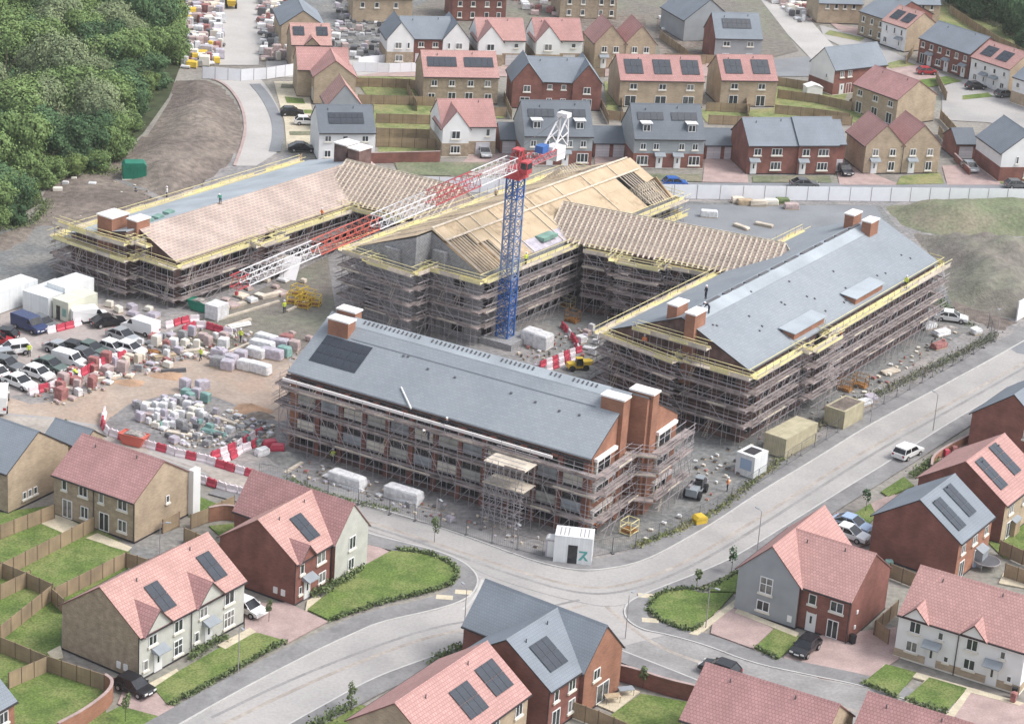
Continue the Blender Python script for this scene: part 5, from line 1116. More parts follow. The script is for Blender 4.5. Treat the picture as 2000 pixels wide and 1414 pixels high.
# ------------------------------------------------------------------ trees and plants
def crown_mesh(name, rx, rz, n, leaf, m, seed, lumps=13, gap=0.15):
    """many small leaf clumps on the shells of several lobes: uneven outline, gaps and depth"""
    r = random.Random(seed); L = []
    for i in range(lumps):
        a = r.uniform(0, 2*math.pi); q = r.uniform(0.2, 0.8)*rx; z = r.uniform(-0.5, 0.7)*rz
        L.append((Vector((q*math.cos(a), q*math.sin(a), z)), r.uniform(0.18, 0.46)*rx))
    L.append((Vector((0, 0, rz*0.35)), rx*0.55)); L.append((Vector((0, 0, -rz*0.1)), rx*0.68))
    V = []; F = []
    while len(F) < n:
        c, s = r.choice(L)
        d = Vector((r.gauss(0,1), r.gauss(0,1), r.gauss(0,1))).normalized()
        p = c + Vector((d.x*s, d.y*s, d.z*s*rz/rx*0.95)) * (1+r.gauss(-0.06, 0.15)) * (1+0.22*math.sin(d.x*5+seed)*math.cos(d.y*4+d.z*6))
        inner = False
        for c2, s2 in L:
            e = p-c2; e.z *= rx/rz
            if e.length < s2*0.66: inner = True; break
        if inner and r.random() < 0.9: continue
        nrm = (d + Vector((r.uniform(-.7,.7), r.uniform(-.7,.7), r.uniform(-.3,.8)))).normalized()
        u = nrm.orthogonal().normalized(); v = nrm.cross(u); t = r.uniform(0, 6.28); u, v = u*math.cos(t)+v*math.sin(t), v*math.cos(t)-u*math.sin(t)
        k = leaf*r.uniform(0.6, 1.4); b0 = len(V)
        V += [tuple(p+u*k), tuple(p+v*k*0.7), tuple(p-u*k*0.9), tuple(p-v*k*0.75)]; F.append((b0, b0+1, b0+2, b0+3))
    me = bpy.data.meshes.new(name); me.from_pydata(V, [], F); me.materials.append(M[m]); me.update()
    return me
def trunk_mesh(h, r0, seed):
    r = random.Random(seed); b = MB(); b.tube((0,0,0),(0.15,0.1,h*0.55), r0, sides=6, r2=r0*0.6)
    for i in range(5):
        a = i*1.26+r.uniform(-.3,.3); b.tube((0.1,0.07,h*(0.35+0.04*i)),(h*0.26*math.cos(a),h*0.26*math.sin(a),h*(0.72+0.05*i)), r0*0.42, sides=5, r2=r0*0.12)
    return b.mesh('trunk', ['bark'], uv=False)
TV = []
for i, (m, rx, rz, n, lf) in enumerate([('leaf_a',5.6,5.0,17000,0.20),('leaf_b',6.0,5.2,17000,0.19),('leaf_c',5.0,4.8,16000,0.20),('leaf_d',4.2,3.8,12000,0.18),('leaf_a',3.9,3.4,11000,0.18),('leaf_c',3.6,3.2,10000,0.18)]):
    TV.append((crown_mesh('crown', rx, rz, n, lf, m, 20+i), trunk_mesh(9.5, 0.30, i), rz))
def tree(px, py, k, s, label, group, z=0.0, name='tree'):
    x, y = G(px, py); cm, tm, rz = TV[k]
    t = thing(name, label, 'tree', (x, y, z), random.uniform(0, 6.28), group); t.scale = (s, s, s*random.uniform(0.86, 1.12))
    link('trunk', tm, t); link('crown', cm, t, loc=(0, 0, rz*0.80+0.4))
    return t
TL = ['mid green billowing tree','soft grey green tree','dark green dense tree','bright yellow green tree','small mid green tree','small dark green tree']
# individually placed crowns that the photograph lets one tell apart
tr = random.Random(3)
hand = [(330,150,2,1.0),(300,215,2,0.9),(345,100,0,0.9),(280,120,0,1.1),(235,200,2,1.1),(262,268,3,0.8),(225,290,0,0.9),(180,300,2,1.0),(140,310,5,1.1),(100,300,2,1.0),(60,310,3,0.9),(30,330,0,1.1),(50,385,3,0.9),(15,400,2,1.0),(30,425,5,0.7),(-10,405,0,1.0),(75,345,4,0.8),(190,250,1,1.0),(140,240,0,1.1),(90,240,1,1.1),(40,250,0,1.2),(0,270,2,1.1),(20,180,3,1.2),(75,170,1,1.1),(130,170,1,1.2),(185,165,1,1.1),(235,140,0,1.1),(280,60,2,1.1),(330,40,0,1.0),(230,80,1,1.1),(175,95,0,1.2),(120,90,1,1.1),(70,95,2,1.1),(15,90,0,1.2),(30,30,2,1.2),(90,25,1,1.2),(150,30,0,1.1),(205,20,2,1.1),(260,10,0,1.1),(320,-10,2,1.0),(345,170,3,0.6),(350,60,4,0.8),(318,180,4,0.7),(255,240,4,0.8),(215,320,4,0.7),(155,335,3,0.6),(105,335,4,0.7),(25,412,3,0.6),(52,392,4,0.6),(-30,350,0,1.2),(-40,200,1,1.2),(-40,100,0,1.2),(-30,30,2,1.2),(0,-30,0,1.2),(60,-40,1,1.2),(120,-30,2,1.2),(180,-40,0,1.2),(240,-50,1,1.1),(300,-50,0,1.1),(352,-20,4,0.9),(-30,430,0,0.9),(-60,410,2,1.0)]
def wplace(px, py):
    if py > 330: return 'at the lowest corner of the left hand wood'
    if px > 300: return 'on the right hand edge of the wood beside the builders yard' if py < 150 else 'on the edge of the wood above the bare earth bank'
    if py > 262: return 'at the front of the wood behind the mesh fence'
    return ('in the upper' if py < 60 else 'in the middle' if py < 170 else 'in the lower') + (' left' if px < 110 else ' centre' if px < 220 else ' right')+' of the wood'
for px, py, k, s in hand:
    if py > 130: px = min(px, 332-(py-130)*0.62-22*s)
    tree(px+tr.uniform(-6,6)-6, py+tr.uniform(-5,5)+22*s, k, s*tr.uniform(0.72, 1.05), TL[k]+' '+wplace(px, py), 'trees of the left hand wood')
for i in range(70):
    px = tr.uniform(-40, 335); py = tr.uniform(-30, 300)
    if px > 300 and py > 120 or px > 300-(py-130)*0.62: continue
    k = tr.choice((0,1,2,0,4,5,3)); tree(px, py+22, k, tr.uniform(0.6, 1.15), TL[k]+' '+wplace(px, py), 'trees of the left hand wood')
for i, (px, py, k, s) in enumerate([(1890,-5,2,0.9),(1925,10,2,1.0),(1965,20,5,1.1),(1985,45,2,1.0),(1950,-15,2,1.0),(2005,5,0,1.0),(2010,70,5,1.0),(1990,-25,2,1.1),(1900,-25,0,0.9),(2040,40,2,1.1),(1860,-20,5,0.8),(2030,85,2,0.9)]):
    tree(px, py+26, k, s, 'dark green tree in the small wood behind the fence at the top right corner', 'trees at the top right corner')
# young street and garden trees
def sapling(px, py, h, label, k=3, wd=0.5):
    x, y = G(px, py); t = thing('young_tree', label, 'tree', (x, y, 0.1), 0)
    b = MB(); b.tube((0,0,0),(0.03,0,h*0.8), 0.035, sides=5, r2=0.015); b.build('trunk', 'bark', t, uv=False)
    me = crown_mesh('crown', wd, h*0.32, 260, 0.11, 'hedge_leaf' if k == 3 else 'leaf_c', int(px), 5); link('crown', me, t, loc=(0,0,h*0.62))
sapling(525,1215,3.0,'thin young tree between the two pink driveways beside the white parked car')
sapling(245,1410,3.2,'small leafy tree in front of the black hatchback at the lower left')
sapling(685,1388,3.2,'narrow young tree by the pavement at the bottom left of the centre')
sapling(1428,1120,3.6,'slim dark conifer on the corner lawn left of the grey gabled house',5,0.55)
sapling(1360,1150,2.6,'spindly young tree at the kerb left of the dark conifer')
sapling(1690,1000,3.2,'young tree at the drive behind the blue and white parked cars',5,0.6)
sapling(848,1060,3.4,'thin street tree at the outside of the bend near the hedge lawn')
sapling(1900,860,2.2,'small shrub like tree by the brick garden wall near the right edge',5,0.5)
sapling(130,862,3.0,'small street tree behind the rose tiled semi on the left')
sapling(1255,1345,2.6,'young tree by the garden wall at the bottom centre')
# hedges and planting strips: leaves nobody could count, one object for each strip
def hedge(pts, label, wd=0.38, h=0.5, dens=26, m='hedge_leaf', z=0.1, name='hedge', leaf=0.13):
    P = smooth_line([G(*p) for p in pts], 2); V = []; F = []; r = random.Random(int(pts[0][0]))
    for a, b_ in zip(P, P[1:]):
        ln = math.hypot(b_[0]-a[0], b_[1]-a[1])
        for i in range(int(ln*dens)):
            t = r.random(); hh = h*(0.55+0.45*math.sin((a[0]+ln*t)*2.1)**2)*r.uniform(0.2, 1.1)
            p = Vector((a[0]+(b_[0]-a[0])*t+r.gauss(0, wd*0.4), a[1]+(b_[1]-a[1])*t+r.gauss(0, wd*0.4), z+hh))
            n = Vector((r.uniform(-1,1), r.uniform(-1,1), r.uniform(0.1,1))).normalized(); u = n.orthogonal().normalized(); v = n.cross(u); k = leaf*r.uniform(0.6,1.4); q = len(V)
            V += [tuple(p+u*k), tuple(p+v*k), tuple(p-u*k), tuple(p-v*k)]; F.append((q,q+1,q+2,q+3))
    me = bpy.data.meshes.new(name); me.from_pydata(V, [], F); me.materials.append(M[m]); me.update()
    o = link(name, me); return tag(o, label, 'hedge')
hedge([(645,1214),(740,1180),(830,1160),(888,1142),(896,1110),(840,1083),(775,1075)], 'low young hedge round the front lawn beside the junction', dens=60)
hedge([(610,1168),(650,1150),(690,1122),(706,1110)], 'shrub bed along the stone rendered wing wall', 0.9, 0.9, 90)
hedge([(330,1380),(440,1322),(556,1254)], 'low young hedge along the pavement before the two gabled semi', dens=60)
hedge([(372,1290),(410,1262),(440,1250)], 'flower bed under the bay window of the two gabled semi', 0.7, 0.7, 80)
hedge([(1264,1192),(1300,1220),(1350,1237),(1372,1222)], 'low hedge on the corner lawn by the dropped kerb', dens=55)
hedge([(1268,1185),(1285,1160),(1345,1150),(1375,1158),(1440,1120)], 'low hedge between the corner lawn and the main road', dens=45)
hedge([(1476,1268),(1520,1290)], 'short hedge at the foot of the small lawn before the grey gable', dens=60)
hedge([(1686,1338),(1752,1364)], 'short hedge at the foot of the lawn before the white semi', dens=60)
hedge([(1770,1370),(1848,1394)], 'short hedge at the foot of the right hand lawn before the white semi', dens=60)
hedge([(840,1300),(905,1266)], 'strip of young shrubs beside the slate roofed brick house', 0.8, 0.8, 60)
hedge([(600,1430),(690,1380)], 'strip of young shrubs at the bottom edge by the pink roof', 0.8, 0.9, 60)
hedge([(1780,935),(1830,900)], 'rough shrubs by the verge near the curved brick garden wall', 1.0, 0.8, 70)
def weeds(pts, label, wd=1.6, dens=110, m='grass_rough', h=0.5):
    o = hedge(pts, 'rough grass', wd, h, dens, m, 0.0, 'grass', 0.12); o['kind'] = 'stuff'; del o['category']; del o['label']
weeds([(1945,655),(1860,700),(1760,750),(1650,800),(1560,860)], '', 1.2, 60, 'grass_rough', 0.5)
weeds([(1560,870),(1450,960),(1400,1000),(1330,1035),(1240,1070)], '', 0.9, 55, 'lawn_far', 0.4)
weeds([(1900,640),(1800,560),(1850,610)], '', 1.2, 30, 'hedge_leaf', 0.4)
weeds([(560,935),(660,975),(780,1000)], '', 0.7, 40, 'hedge_leaf', 0.3)
weeds([(330,330),(230,340),(110,335)], '', 2.5, 60, 'leaf_d', 0.9)
weeds([(90,395),(80,420),(55,440),(0,450)], '', 1.6, 60, 'hedge_leaf', 0.5)
weeds([(355,130),(352,80),(350,30)], '', 2.0, 90, 'leaf_d', 2.0)
weeds([(1780,25),(1860,5),(1960,60),(2010,95)], '', 1.5, 60, 'grass_rough', 0.9)

# ------------------------------------------------------------------ fences, walls, hoarding
def fence(pts, label, h=1.8, z=None, style='board', group='timber garden fences', zt=None, pl=1.83):
    """pts are surveyed along the TOP of the fence"""
    P = [G(p[0], p[1], h) for p in pts]
    t = thing('fence', label, 'fence', (P[0][0], P[0][1], 0), 0, group); o0 = P[0]
    for a, b_ in zip(P, P[1:]):
        ln = math.hypot(b_[0]-a[0], b_[1]-a[1]); n = max(1, round(ln/pl)); rz = rz_of(a, b_); w_ = ln/n
        for i in range(n):
            x = a[0]+(b_[0]-a[0])*(i+0.5)/n-o0[0]; y = a[1]+(b_[1]-a[1])*(i+0.5)/n-o0[1]; wk = round(w_-0.10, 2)
            def pan():
                m = MB(); m.box(-wk/2,-0.02,0.05,wk/2,0.02,h-0.05); m.box(-wk/2,-0.04,h-0.05,wk/2,0.04,h); m.box(-wk/2,-0.05,h*0.5,wk/2,-0.021,h*0.5+0.08); m.box(-wk/2,-0.05,0.2,wk/2,-0.021,0.28); return m.mesh('fence_panel', ['fence_wood'])
            link('fence_panel', cached(('fp', wk, h), pan), t, loc=(x, y, 0), rot=(random.uniform(-0.01,0.01), 0, rz))
        for i in range(n+1):
            x = a[0]+(b_[0]-a[0])*i/n-o0[0]; y = a[1]+(b_[1]-a[1])*i/n-o0[1]
            def po():
                m = MB(); m.box(-0.05,-0.05,0,0.05,0.05,h+0.08); return m.mesh('post', ['fence_post'], uv=False)
            link('post', cached(('po', h), po), t, loc=(x, y, 0), rot=(0,0,rz))
    return t
near = [([(184,1009),(26,1089),(-60,1130)],'fence between the two long back gardens behind the rose tiled semi'),
 ([(245,1079),(107,1147)],'fence on the near side of the second garden behind the rose tiled semi'),
 ([(-60,1075),(0,1097),(52,1118),(103,1140)],'grey weathered fence across the ends of the left hand gardens'),
 ([(101,1143),(0,1222),(-60,1265)],'fence running down to the left edge between two lower gardens'),
 ([(59,1114),(0,1142),(-60,1172)],'short fence in the small garden at the left edge'),
 ([(101,1148),(125,1170)],'stub of fence behind the buff gable of the two gabled semi'),
 ([(-60,1215),(0,1243),(91,1280),(150,1300),(204,1317)],'long rail fence along the back of the lowest left hand lawn'),
 ([(91,1282),(17,1314)],'fence on the left of the lowest lawn with the curved brick wall'),
 ([(-60,1050),(0,1025),(106,985)],'fence behind the slate roofed buff house on the left edge'),
 ([(247,1079),(290,1092)],'short fence behind the ridge of the two gabled semi'),
 ([(373,1005),(408,992)],'short fence from the white side strip to the curved brick wall'),
 ([(408,990),(458,968)],'fence at the back of the small lawn behind the red and white barriers'),
 ([(318,1015),(350,1000)],'small gate fence beside the buff gable end'),
 ([(360,1030),(430,1060)],'fence beside the bare soil path between the two roofs'),
 ([(1755,1172),(1710,1212)],'timber fence between the red brick gable and the white semi'),
 ([(1712,1212),(1738,1230)],'close boarded gate across the side of the red brick house'),
 ([(1120,1370),(1170,1388),(1230,1414)],'fence at the bottom edge beside the patio of the slate house'),
 ([(1955,1055),(2000,1075),(2040,1090)],'fence across the garden at the right edge below the pink roof'),
 ([(1965,1100),(2040,1125)],'lower fence in the gardens at the right edge'),
 ([(1740,1100),(1790,1120)],'fence behind the cluttered yard right of the red brick gable')]
for p, l in near: fence(p, l)
far = [([(694,152),(800,155),(872,170)],'top fence of the back gardens left of the solar strip pair'),([(700,185),(800,188),(850,190)],'second fence down in the gardens left of the solar strip pair'),
 ([(735,222),(865,226)],'third fence down in the gardens left of the white house'),([(735,250),(865,254)],'fourth fence down in the gardens left of the white house'),([(735,268),(860,272)],'lowest fence in the gardens left of the white house'),
 ([(795,160),(815,200)],'side fence running down beside the solar strip pair'),([(985,180),(1000,215)],'side fence between the solar strip pair and the dark brick pair'),
 ([(875,208),(990,210)],'fence below the solar strip pair'),([(1170,185),(1190,225)],'side fence right of the dark brick pair'),([(1185,215),(1240,222)],'fence below the dark brick pair'),
 ([(1385,225),(1470,228)],'fence below the pink solar pair'),([(1455,170),(1463,225)],'side fence left of the slate roofed brick pair'),([(1380,200),(1465,204)],'fence behind the garages under the pink solar pair'),
 ([(1520,175),(1600,185),(1665,200)],'fence across the gardens left of the big pink roofed house'),([(1515,205),(1590,212),(1660,222)],'lower fence across the gardens left of the big pink roofed house'),([(1515,150),(1580,160)],'fence beside the white gabled slate house'),
 ([(1838,215),(1870,250)],'fence right of the large pink roofed house'),([(1835,245),(1865,285)],'orange brown fence beside the twin gabled pair'),([(1830,140),(1850,180)],'fence behind the big pink roofed house'),
 ([(1600,225),(1665,228)],'fence behind the slate roofed brick pair'),([(1770,110),(1785,90)],'fence beside the narrow white fronted house'),([(1700,160),(1660,195)],'fence behind the white gabled slate house'),
 ([(1855,10),(1900,40),(1950,72),(2010,100)],'long fence in front of the wood at the top right corner'),([(560,330),(590,300)],'fence beside the end of the pale far road'),
 ([(1000,125),(1100,130),(1182,134)],'fence behind the ridge of the dark brick pair'),([(1200,108),(1380,110)],'fence behind the terrace of three'),([(870,90),(935,92)],'fence between the double gabled pair and the white gabled houses'),([(1040,85),(1044,118)],'fence between the two white gabled houses in the top row'),([(1145,85),(1160,112)],'fence left of the tan twin gabled pair'),([(1100,60),(1160,62)],'fence at the back of the bare soil strip at the top'),([(1215,160),(1216,215)],'short side fence left of the terrace of three'),([(1450,120),(1500,125)],'fence by the grey court at the end of the far road'),
 ([(1290,60),(1345,100)],'fence beside the bare plot at the top'),([(1300,105),(1395,108)],'fence across the foot of the bare plot'),([(1375,40),(1400,95)],'right hand fence of the bare plot')]
for p, l in far: fence(p, l, pl=2.4)
def brick_wall(pts, label, h=1.8, m='brick_rust', wd=0.22, cap='paving_pink'):
    P = smooth_line([G(p[0], p[1], h) for p in pts], 2) if len(pts) > 2 else [G(p[0], p[1], h) for p in pts]
    t = thing('garden_wall', label, 'garden wall', (P[0][0], P[0][1], 0), 0, 'curved brick garden walls'); o0 = P[0]
    for nm, a_, c_, z0, z1, mm in (('wall', -wd/2, wd/2, 0, h, m), ('coping', -wd/2-0.05, wd/2+0.05, h+0.001, h+0.07, cap)):
        A = offset_line(P, a_); B_ = offset_line(P, c_); b = MB()
        for i in range(len(P)-1):
            q = [(p[0]-o0[0], p[1]-o0[1]) for p in (A[i], A[i+1], B_[i+1], B_[i])]
            b.poly([(*q[0],z1),(*q[3],z1),(*q[2],z1),(*q[1],z1)][::-1]); b.poly([(*q[0],z0),(*q[1],z0),(*q[1],z1),(*q[0],z1)]); b.poly([(*q[2],z0),(*q[3],z0),(*q[3],z1),(*q[2],z1)])
            if i == 0: b.poly([(*q[3],z0),(*q[0],z0),(*q[0],z1),(*q[3],z1)])
            if i == len(P)-2: b.poly([(*q[1],z0),(*q[2],z0),(*q[2],z1),(*q[1],z1)])
        b.build(nm, mm, t)
brick_wall([(113,1412),(165,1385),(212,1350),(222,1328),(205,1316)], 'curved rust brick garden wall at the lower left beside the black hatchback')
brick_wall([(408,991),(440,985),(480,992),(512,1002)], 'curved red brick garden wall behind the red brick house with the solar array')
brick_wall([(1210,1298),(1240,1305),(1300,1325),(1365,1340)], 'straight red brick garden wall with pale coping at the bottom centre', m='brick_red')
brick_wall([(1820,908),(1822,890),(1850,870),(1895,848)], 'low curved brick wall before the slate roofed gable at the right edge', 1.2)
brick_wall([(690,300),(860,296)], 'red brick garden wall behind the grey hoarding left of the white house', 1.8, 'brick_red')
brick_wall([(1895,330),(1865,300)], 'low brick wall beside the small garage with the white door', 1.2, 'brick_red')
def hoard(pts, label, h, pl, m='hoarding', z=0.0, group='white site hoardings'):
    P = [G(*p, z) for p in pts]; t = thing('hoarding', label, 'hoarding', (P[0][0], P[0][1], z), 0, group); o0 = P[0]
    for a, b_ in zip(P, P[1:]):
        ln = math.hypot(b_[0]-a[0], b_[1]-a[1]); n = max(1, round(ln/pl)); rz = rz_of(a, b_); w_ = round(ln/n, 2)
        for i in range(n):
            def pan():
                q = MB(); q.box(-w_/2+0.03,-0.03,0.08,w_/2-0.03,0.03,h); return q.mesh('hoarding_panel', [m])
            link('hoarding_panel', cached(('hp', w_, h, m), pan), t, loc=(a[0]+(b_[0]-a[0])*(i+0.5)/n-o0[0], a[1]+(b_[1]-a[1])*(i+0.5)/n-o0[1], 0), rot=(random.uniform(-.01,.01),0,rz))
            def po():
                q = MB(); q.box(-0.05,-0.06,0,0.05,0.12,h+0.03); return q.mesh('post', ['crane_white' if h < 2.3 or h > 2.55 else 'steel'], uv=False)
            link('post', cached(('hpo', h), po), t, loc=(a[0]+(b_[0]-a[0])*i/n-o0[0], a[1]+(b_[1]-a[1])*i/n-o0[1], 0), rot=(0,0,rz))
hoard([(770,372),(900,376),(1010,380),(1270,388),(1450,391),(1700,394),(2040,397)], 'long white panelled hoarding along the far side of the building site', 2.5, 3.6)
hoard([(395,154),(470,159),(520,156),(592,145)], 'white hoarding across the end of the far road at the upper left', 2.3, 2.4)
hoard([(690,140),(760,143),(825,141)], 'white hoarding between the pink crossed roofs and the solar strip pair', 1.9, 2.4)
hoard([(700,128),(800,118),(850,118)], 'upper white hoarding line in front of the builders yard', 1.6, 2.4)
hoard([(1985,628),(2040,600)], 'white hoarding panel at the right edge beside the site gate', 3.2, 2.6)

def mesh_fence(pts, label, h=2.0, pl=3.4, green=False):
    P = [G(*p) for p in pts]; t = thing('mesh_fence', label, 'fence', (P[0][0], P[0][1], 0), 0, 'steel mesh site fences'); o0 = P[0]
    for a, b_ in zip(P, P[1:]):
        ln = math.hypot(b_[0]-a[0], b_[1]-a[1]); n = max(1, round(ln/pl)); rz = rz_of(a, b_); w_ = round(ln/n, 1)
        def pan():
            q = MB(); W_ = w_/2-0.04
            for x in (-W_, W_): q.tube((x,0,0.1),(x,0,h), 0.025)
            for z in (0.15, h): q.tube((-W_,0,z),(W_,0,z), 0.025)
            for i in range(1, 12): x = -W_+2*W_*i/12; q.tube((x,0,0.15),(x,0,h), 0.007, sides=3)
            for z in (0.6, 1.1, 1.6): q.tube((-W_,0,z),(W_,0,z), 0.008, sides=3)
            q.box(-W_-0.12,-0.3,0,-W_+0.12,0.3,0.14); return q.mesh('mesh_panel', ['steel_dark' if not green else 'pack_green'], uv=False)
        for i in range(n):
            link('mesh_panel', cached(('mp', w_, h, green), pan), t, loc=(a[0]+(b_[0]-a[0])*(i+0.5)/n-o0[0], a[1]+(b_[1]-a[1])*(i+0.5)/n-o0[1], 0), rot=(random.uniform(-.03,.03),0,rz))
mesh_fence([(505,935),(560,945),(640,968),(760,1005),(860,1030),(960,1062),(1060,1088)], 'steel mesh fence between the nearest slate block and the road bend')
mesh_fence([(1150,1090),(1240,1072),(1330,1035),(1400,1000),(1480,945),(1590,875),(1700,805),(1800,750),(1880,705),(1940,668)], 'long steel mesh fence along the verge of the straight road')
mesh_fence([(1940,668),(1930,640),(1880,630)], 'short return of steel mesh fence by the site gate', 2.2)
mesh_fence([(60,330),(150,328),(160,320)], 'steel mesh fence in front of the wood beside the green tank', 2.0)
# ------------------------------------------------------------------ vehicles
def vehicle_parts(kind, color):
    """body, window band, four wheels, lamps; nose towards +x"""
    if kind == 'van': L, W_, H, prof, cab = 4.9, 1.9, 1.95, [(-2.45,0.35),(-2.45,1.90),(-2.3,1.97),(0.95,1.97),(1.55,1.15),(2.35,0.98),(2.45,0.75),(2.45,0.35)], [(0.60,1.28),(0.72,1.82),(1.02,1.85),(1.50,1.22)]
    elif kind == 'suv': L, W_, H, prof, cab = 4.4, 1.85, 1.62, [(-2.2,0.38),(-2.2,0.98),(-1.25,1.02),(1.05,0.98),(2.05,0.86),(2.2,0.66),(2.2,0.38)], [(-2.08,0.99),(-1.75,1.52),(0.30,1.58),(1.10,0.98)]
    elif kind == 'hatch': L, W_, H, prof, cab = 4.0, 1.75, 1.46, [(-2.0,0.32),(-2.0,0.86),(-1.2,0.92),(1.0,0.88),(1.85,0.74),(2.0,0.56),(2.0,0.32)], [(-1.88,0.89),(-1.35,1.40),(0.25,1.44),(1.05,0.88)]
    else: L, W_, H, prof, cab = 4.6, 1.8, 1.44, [(-2.3,0.32),(-2.3,0.84),(-1.5,0.90),(1.1,0.88),(2.1,0.74),(2.3,0.56),(2.3,0.32)], [(-2.0,0.88),(-1.05,1.38),(0.20,1.43),(1.15,0.88)]
    h = W_/2; b = MB()
    n = len(prof)
    # lower body, slightly narrower at the sill
    for s in (-1, 1):
        q = [(x, s*(h if z > 0.5 else h-0.06), z) for x, z in prof]; b.poly(q if s == -1 else q[::-1])
    for i in range(n):
        j = (i+1) % n; (x0, z0), (x1, z1) = prof[i], prof[j]; w0 = h if z0 > 0.5 else h-0.06; w1 = h if z1 > 0.5 else h-0.06
        b.poly([(x0,-w0,z0),(x0,w0,z0),(x1,w1,z1),(x1,-w1,z1)])
    g = MB(); ti = 0.16
    if kind == 'van':
        a0, a1, a2, a3 = cab
        for s in (-1, 1):
            q = [(a0[0], s*(h+0.012), a0[1]), (a1[0], s*(h+0.012), a1[1]), (a2[0], s*(h+0.012), a2[1]), (a3[0], s*(h+0.012), a3[1])]; g.poly(q if s == 1 else q[::-1])
        g.poly([(1.01,-h+0.12,1.90),(1.01,h-0.12,1.90),(1.57,h-0.08,1.18),(1.57,-h+0.08,1.18)][::-1])
        rb = None
    else:
        a0, a1, a2, a3 = cab; hi = h-ti; lo = h-0.03
        c = [(a0[0],lo,a0[1]),(a1[0],hi,a1[1]),(a2[0],hi,a2[1]),(a3[0],lo,a3[1])]
        for s in (-1, 1):
            q = [(x, s*y, z) for x, y, z in c]; g.poly(q[::-1] if s == 1 else q)
        g.poly([(c[0][0],-c[0][1],c[0][2]),(c[0][0],c[0][1],c[0][2]),(c[1][0],c[1][1],c[1][2]),(c[1][0],-c[1][1],c[1][2])][::-1])
        g.poly([(c[2][0],-c[2][1],c[2][2]),(c[2][0],c[2][1],c[2][2]),(c[3][0],c[3][1],c[3][2]),(c[3][0],-c[3][1],c[3][2])][::-1])
        # roof skin and pillars in body colour
        b.box(a1[0]-0.03,-hi-0.03,a1[1]-0.03,a2[0]+0.03,hi+0.03,a2[1]+0.05)
        xm = (a1[0]+a2[0])/2
        for s in (-1, 1):
            b.poly([(xm-0.05,s*(lo+0.015),a0[1]),(xm+0.05,s*(lo+0.015),a0[1]),(xm+0.05,s*(hi+0.02),a2[1]),(xm-0.05,s*(hi+0.02),a2[1])][::s])
            b.tube((a2[0],s*hi,a2[1]),(a3[0],s*lo,a3[1]), 0.035); b.tube((a1[0],s*hi,a1[1]),(a0[0],s*lo,a0[1]), 0.05)
    for sy in (-1, 1): b.box(0.75, sy*(h+0.02)-0.06, 0.98, 0.9, sy*(h+0.02)+0.06, 1.12)
    d = {'body': (b.mesh('body', [color]), None), 'window': (g.mesh('window', ['glass_dark'], uv=False), None)}
    wh = MB(); wh.tube((0,-0.11,0),(0,0.11,0), 0.33, sides=12); wm = wh.mesh('wheel', ['rubber'], uv=False)
    rm = MB(); rm.tube((0,-0.125,0),(0,0.125,0), 0.19, sides=8); rme = rm.mesh('rim', ['steel'], uv=False)
    hl = MB(); hl.box(-0.03,-0.18,-0.08,0.03,0.18,0.08); hm = hl.mesh('headlight', ['lamp_glass'], uv=False)
    np_ = MB(); np_.box(-0.02,-0.26,-0.06,0.02,0.26,0.06); vehicle_parts.plate = np_.mesh('number_plate', ['upvc'], uv=False)
    tl = MB(); tl.box(-0.03,-0.13,-0.12,0.03,0.13,0.12); tm = tl.mesh('tail_light', ['car_red'], uv=False)
    return d, wm, rme, hm, tm, L, h, (1.9 if kind == 'van' else 1.0)
def vehicle(px, py, head, color, label, kind='hatch', z=0.04, s=1.0):
    d, wm, rme, hm, tm, L, h, zl = cached(('veh', kind, color), lambda: vehicle_parts(kind, color))
    x, y = G(px, py); t = thing({'van':'parked_van'}.get(kind, 'parked_car'), label, 'van' if kind == 'van' else 'car', (x, y, z), R(head), 'parked vehicles'); t.scale = (s*1.06,)*3
    for nm, (me, _) in d.items(): link(nm, me, t)
    for sx in (-1, 1):
        for sy in (-1, 1):
            w_ = link('wheel', wm, t, loc=(sx*L*0.30, sy*(h-0.08), 0.33)); link('rim', rme, w_)
    for sx_ in (-1, 1): link('number_plate', vehicle_parts.plate, t, loc=(sx_*(L/2+0.005), 0, 0.52))
    for sy in (-1, 1):
        link('headlight', hm, t, loc=(L/2-0.01, sy*(h-0.28), 0.66)); link('tail_light', tm, t, loc=(-L/2+0.01, sy*(h-0.2), 0.80))
    return t
V = vehicle
V(1772,892,50,'car_white','white hatchback driving along the straight road beside the brick wall','suv')
V(1663,1034,-32,'car_pale','pale blue estate parked on the drive behind the white one','estate',0.13)
V(1657,1052,-32,'car_white','white estate parked on the drive behind the grey gabled house','estate',0.13)
V(1572,1275,238,'car_black','black hatchback on the drive before the red brick house','hatch',0.13)
V(1405,1318,150,'car_black','black car half hidden behind the bottom rose tiled roof','hatch',0.14)
V(262,1352,-32,'car_black','black hatchback at the lower left beside the curved wall','hatch',0.11)
V(482,1198,-32,'car_white','white car half hidden behind the two gabled semi','hatch',0.14)
V(1857,627,-10,'car_white','white saloon parked alone beside the far end of the right hand block','estate')
V(1318,364,12,'car_blue','bright blue car before the second tall grey pair','hatch',0.05)
V(1570,366,12,'car_grey','grey car hidden to its windows behind the hoarding','estate',0.05)
V(1648,340,-75,'car_black','black car on the drive left of the twin gabled pair','suv',0.08)
V(1894,334,-75,'car_silver','silver car before the small white doored garage','hatch',0.08)
V(1985,368,12,'car_grey','dark grey car behind the hoarding at the right edge','hatch',0.05)
V(1810,146,12,'car_red','dark red car on the court behind the big pink roof','hatch',0.07)
V(1962,190,25,'car_grey','dark green grey car in the court at the upper right','hatch',0.07)
V(945,305,-75,'car_silver','silver car in the carport of the white gabled house','hatch',0.09)
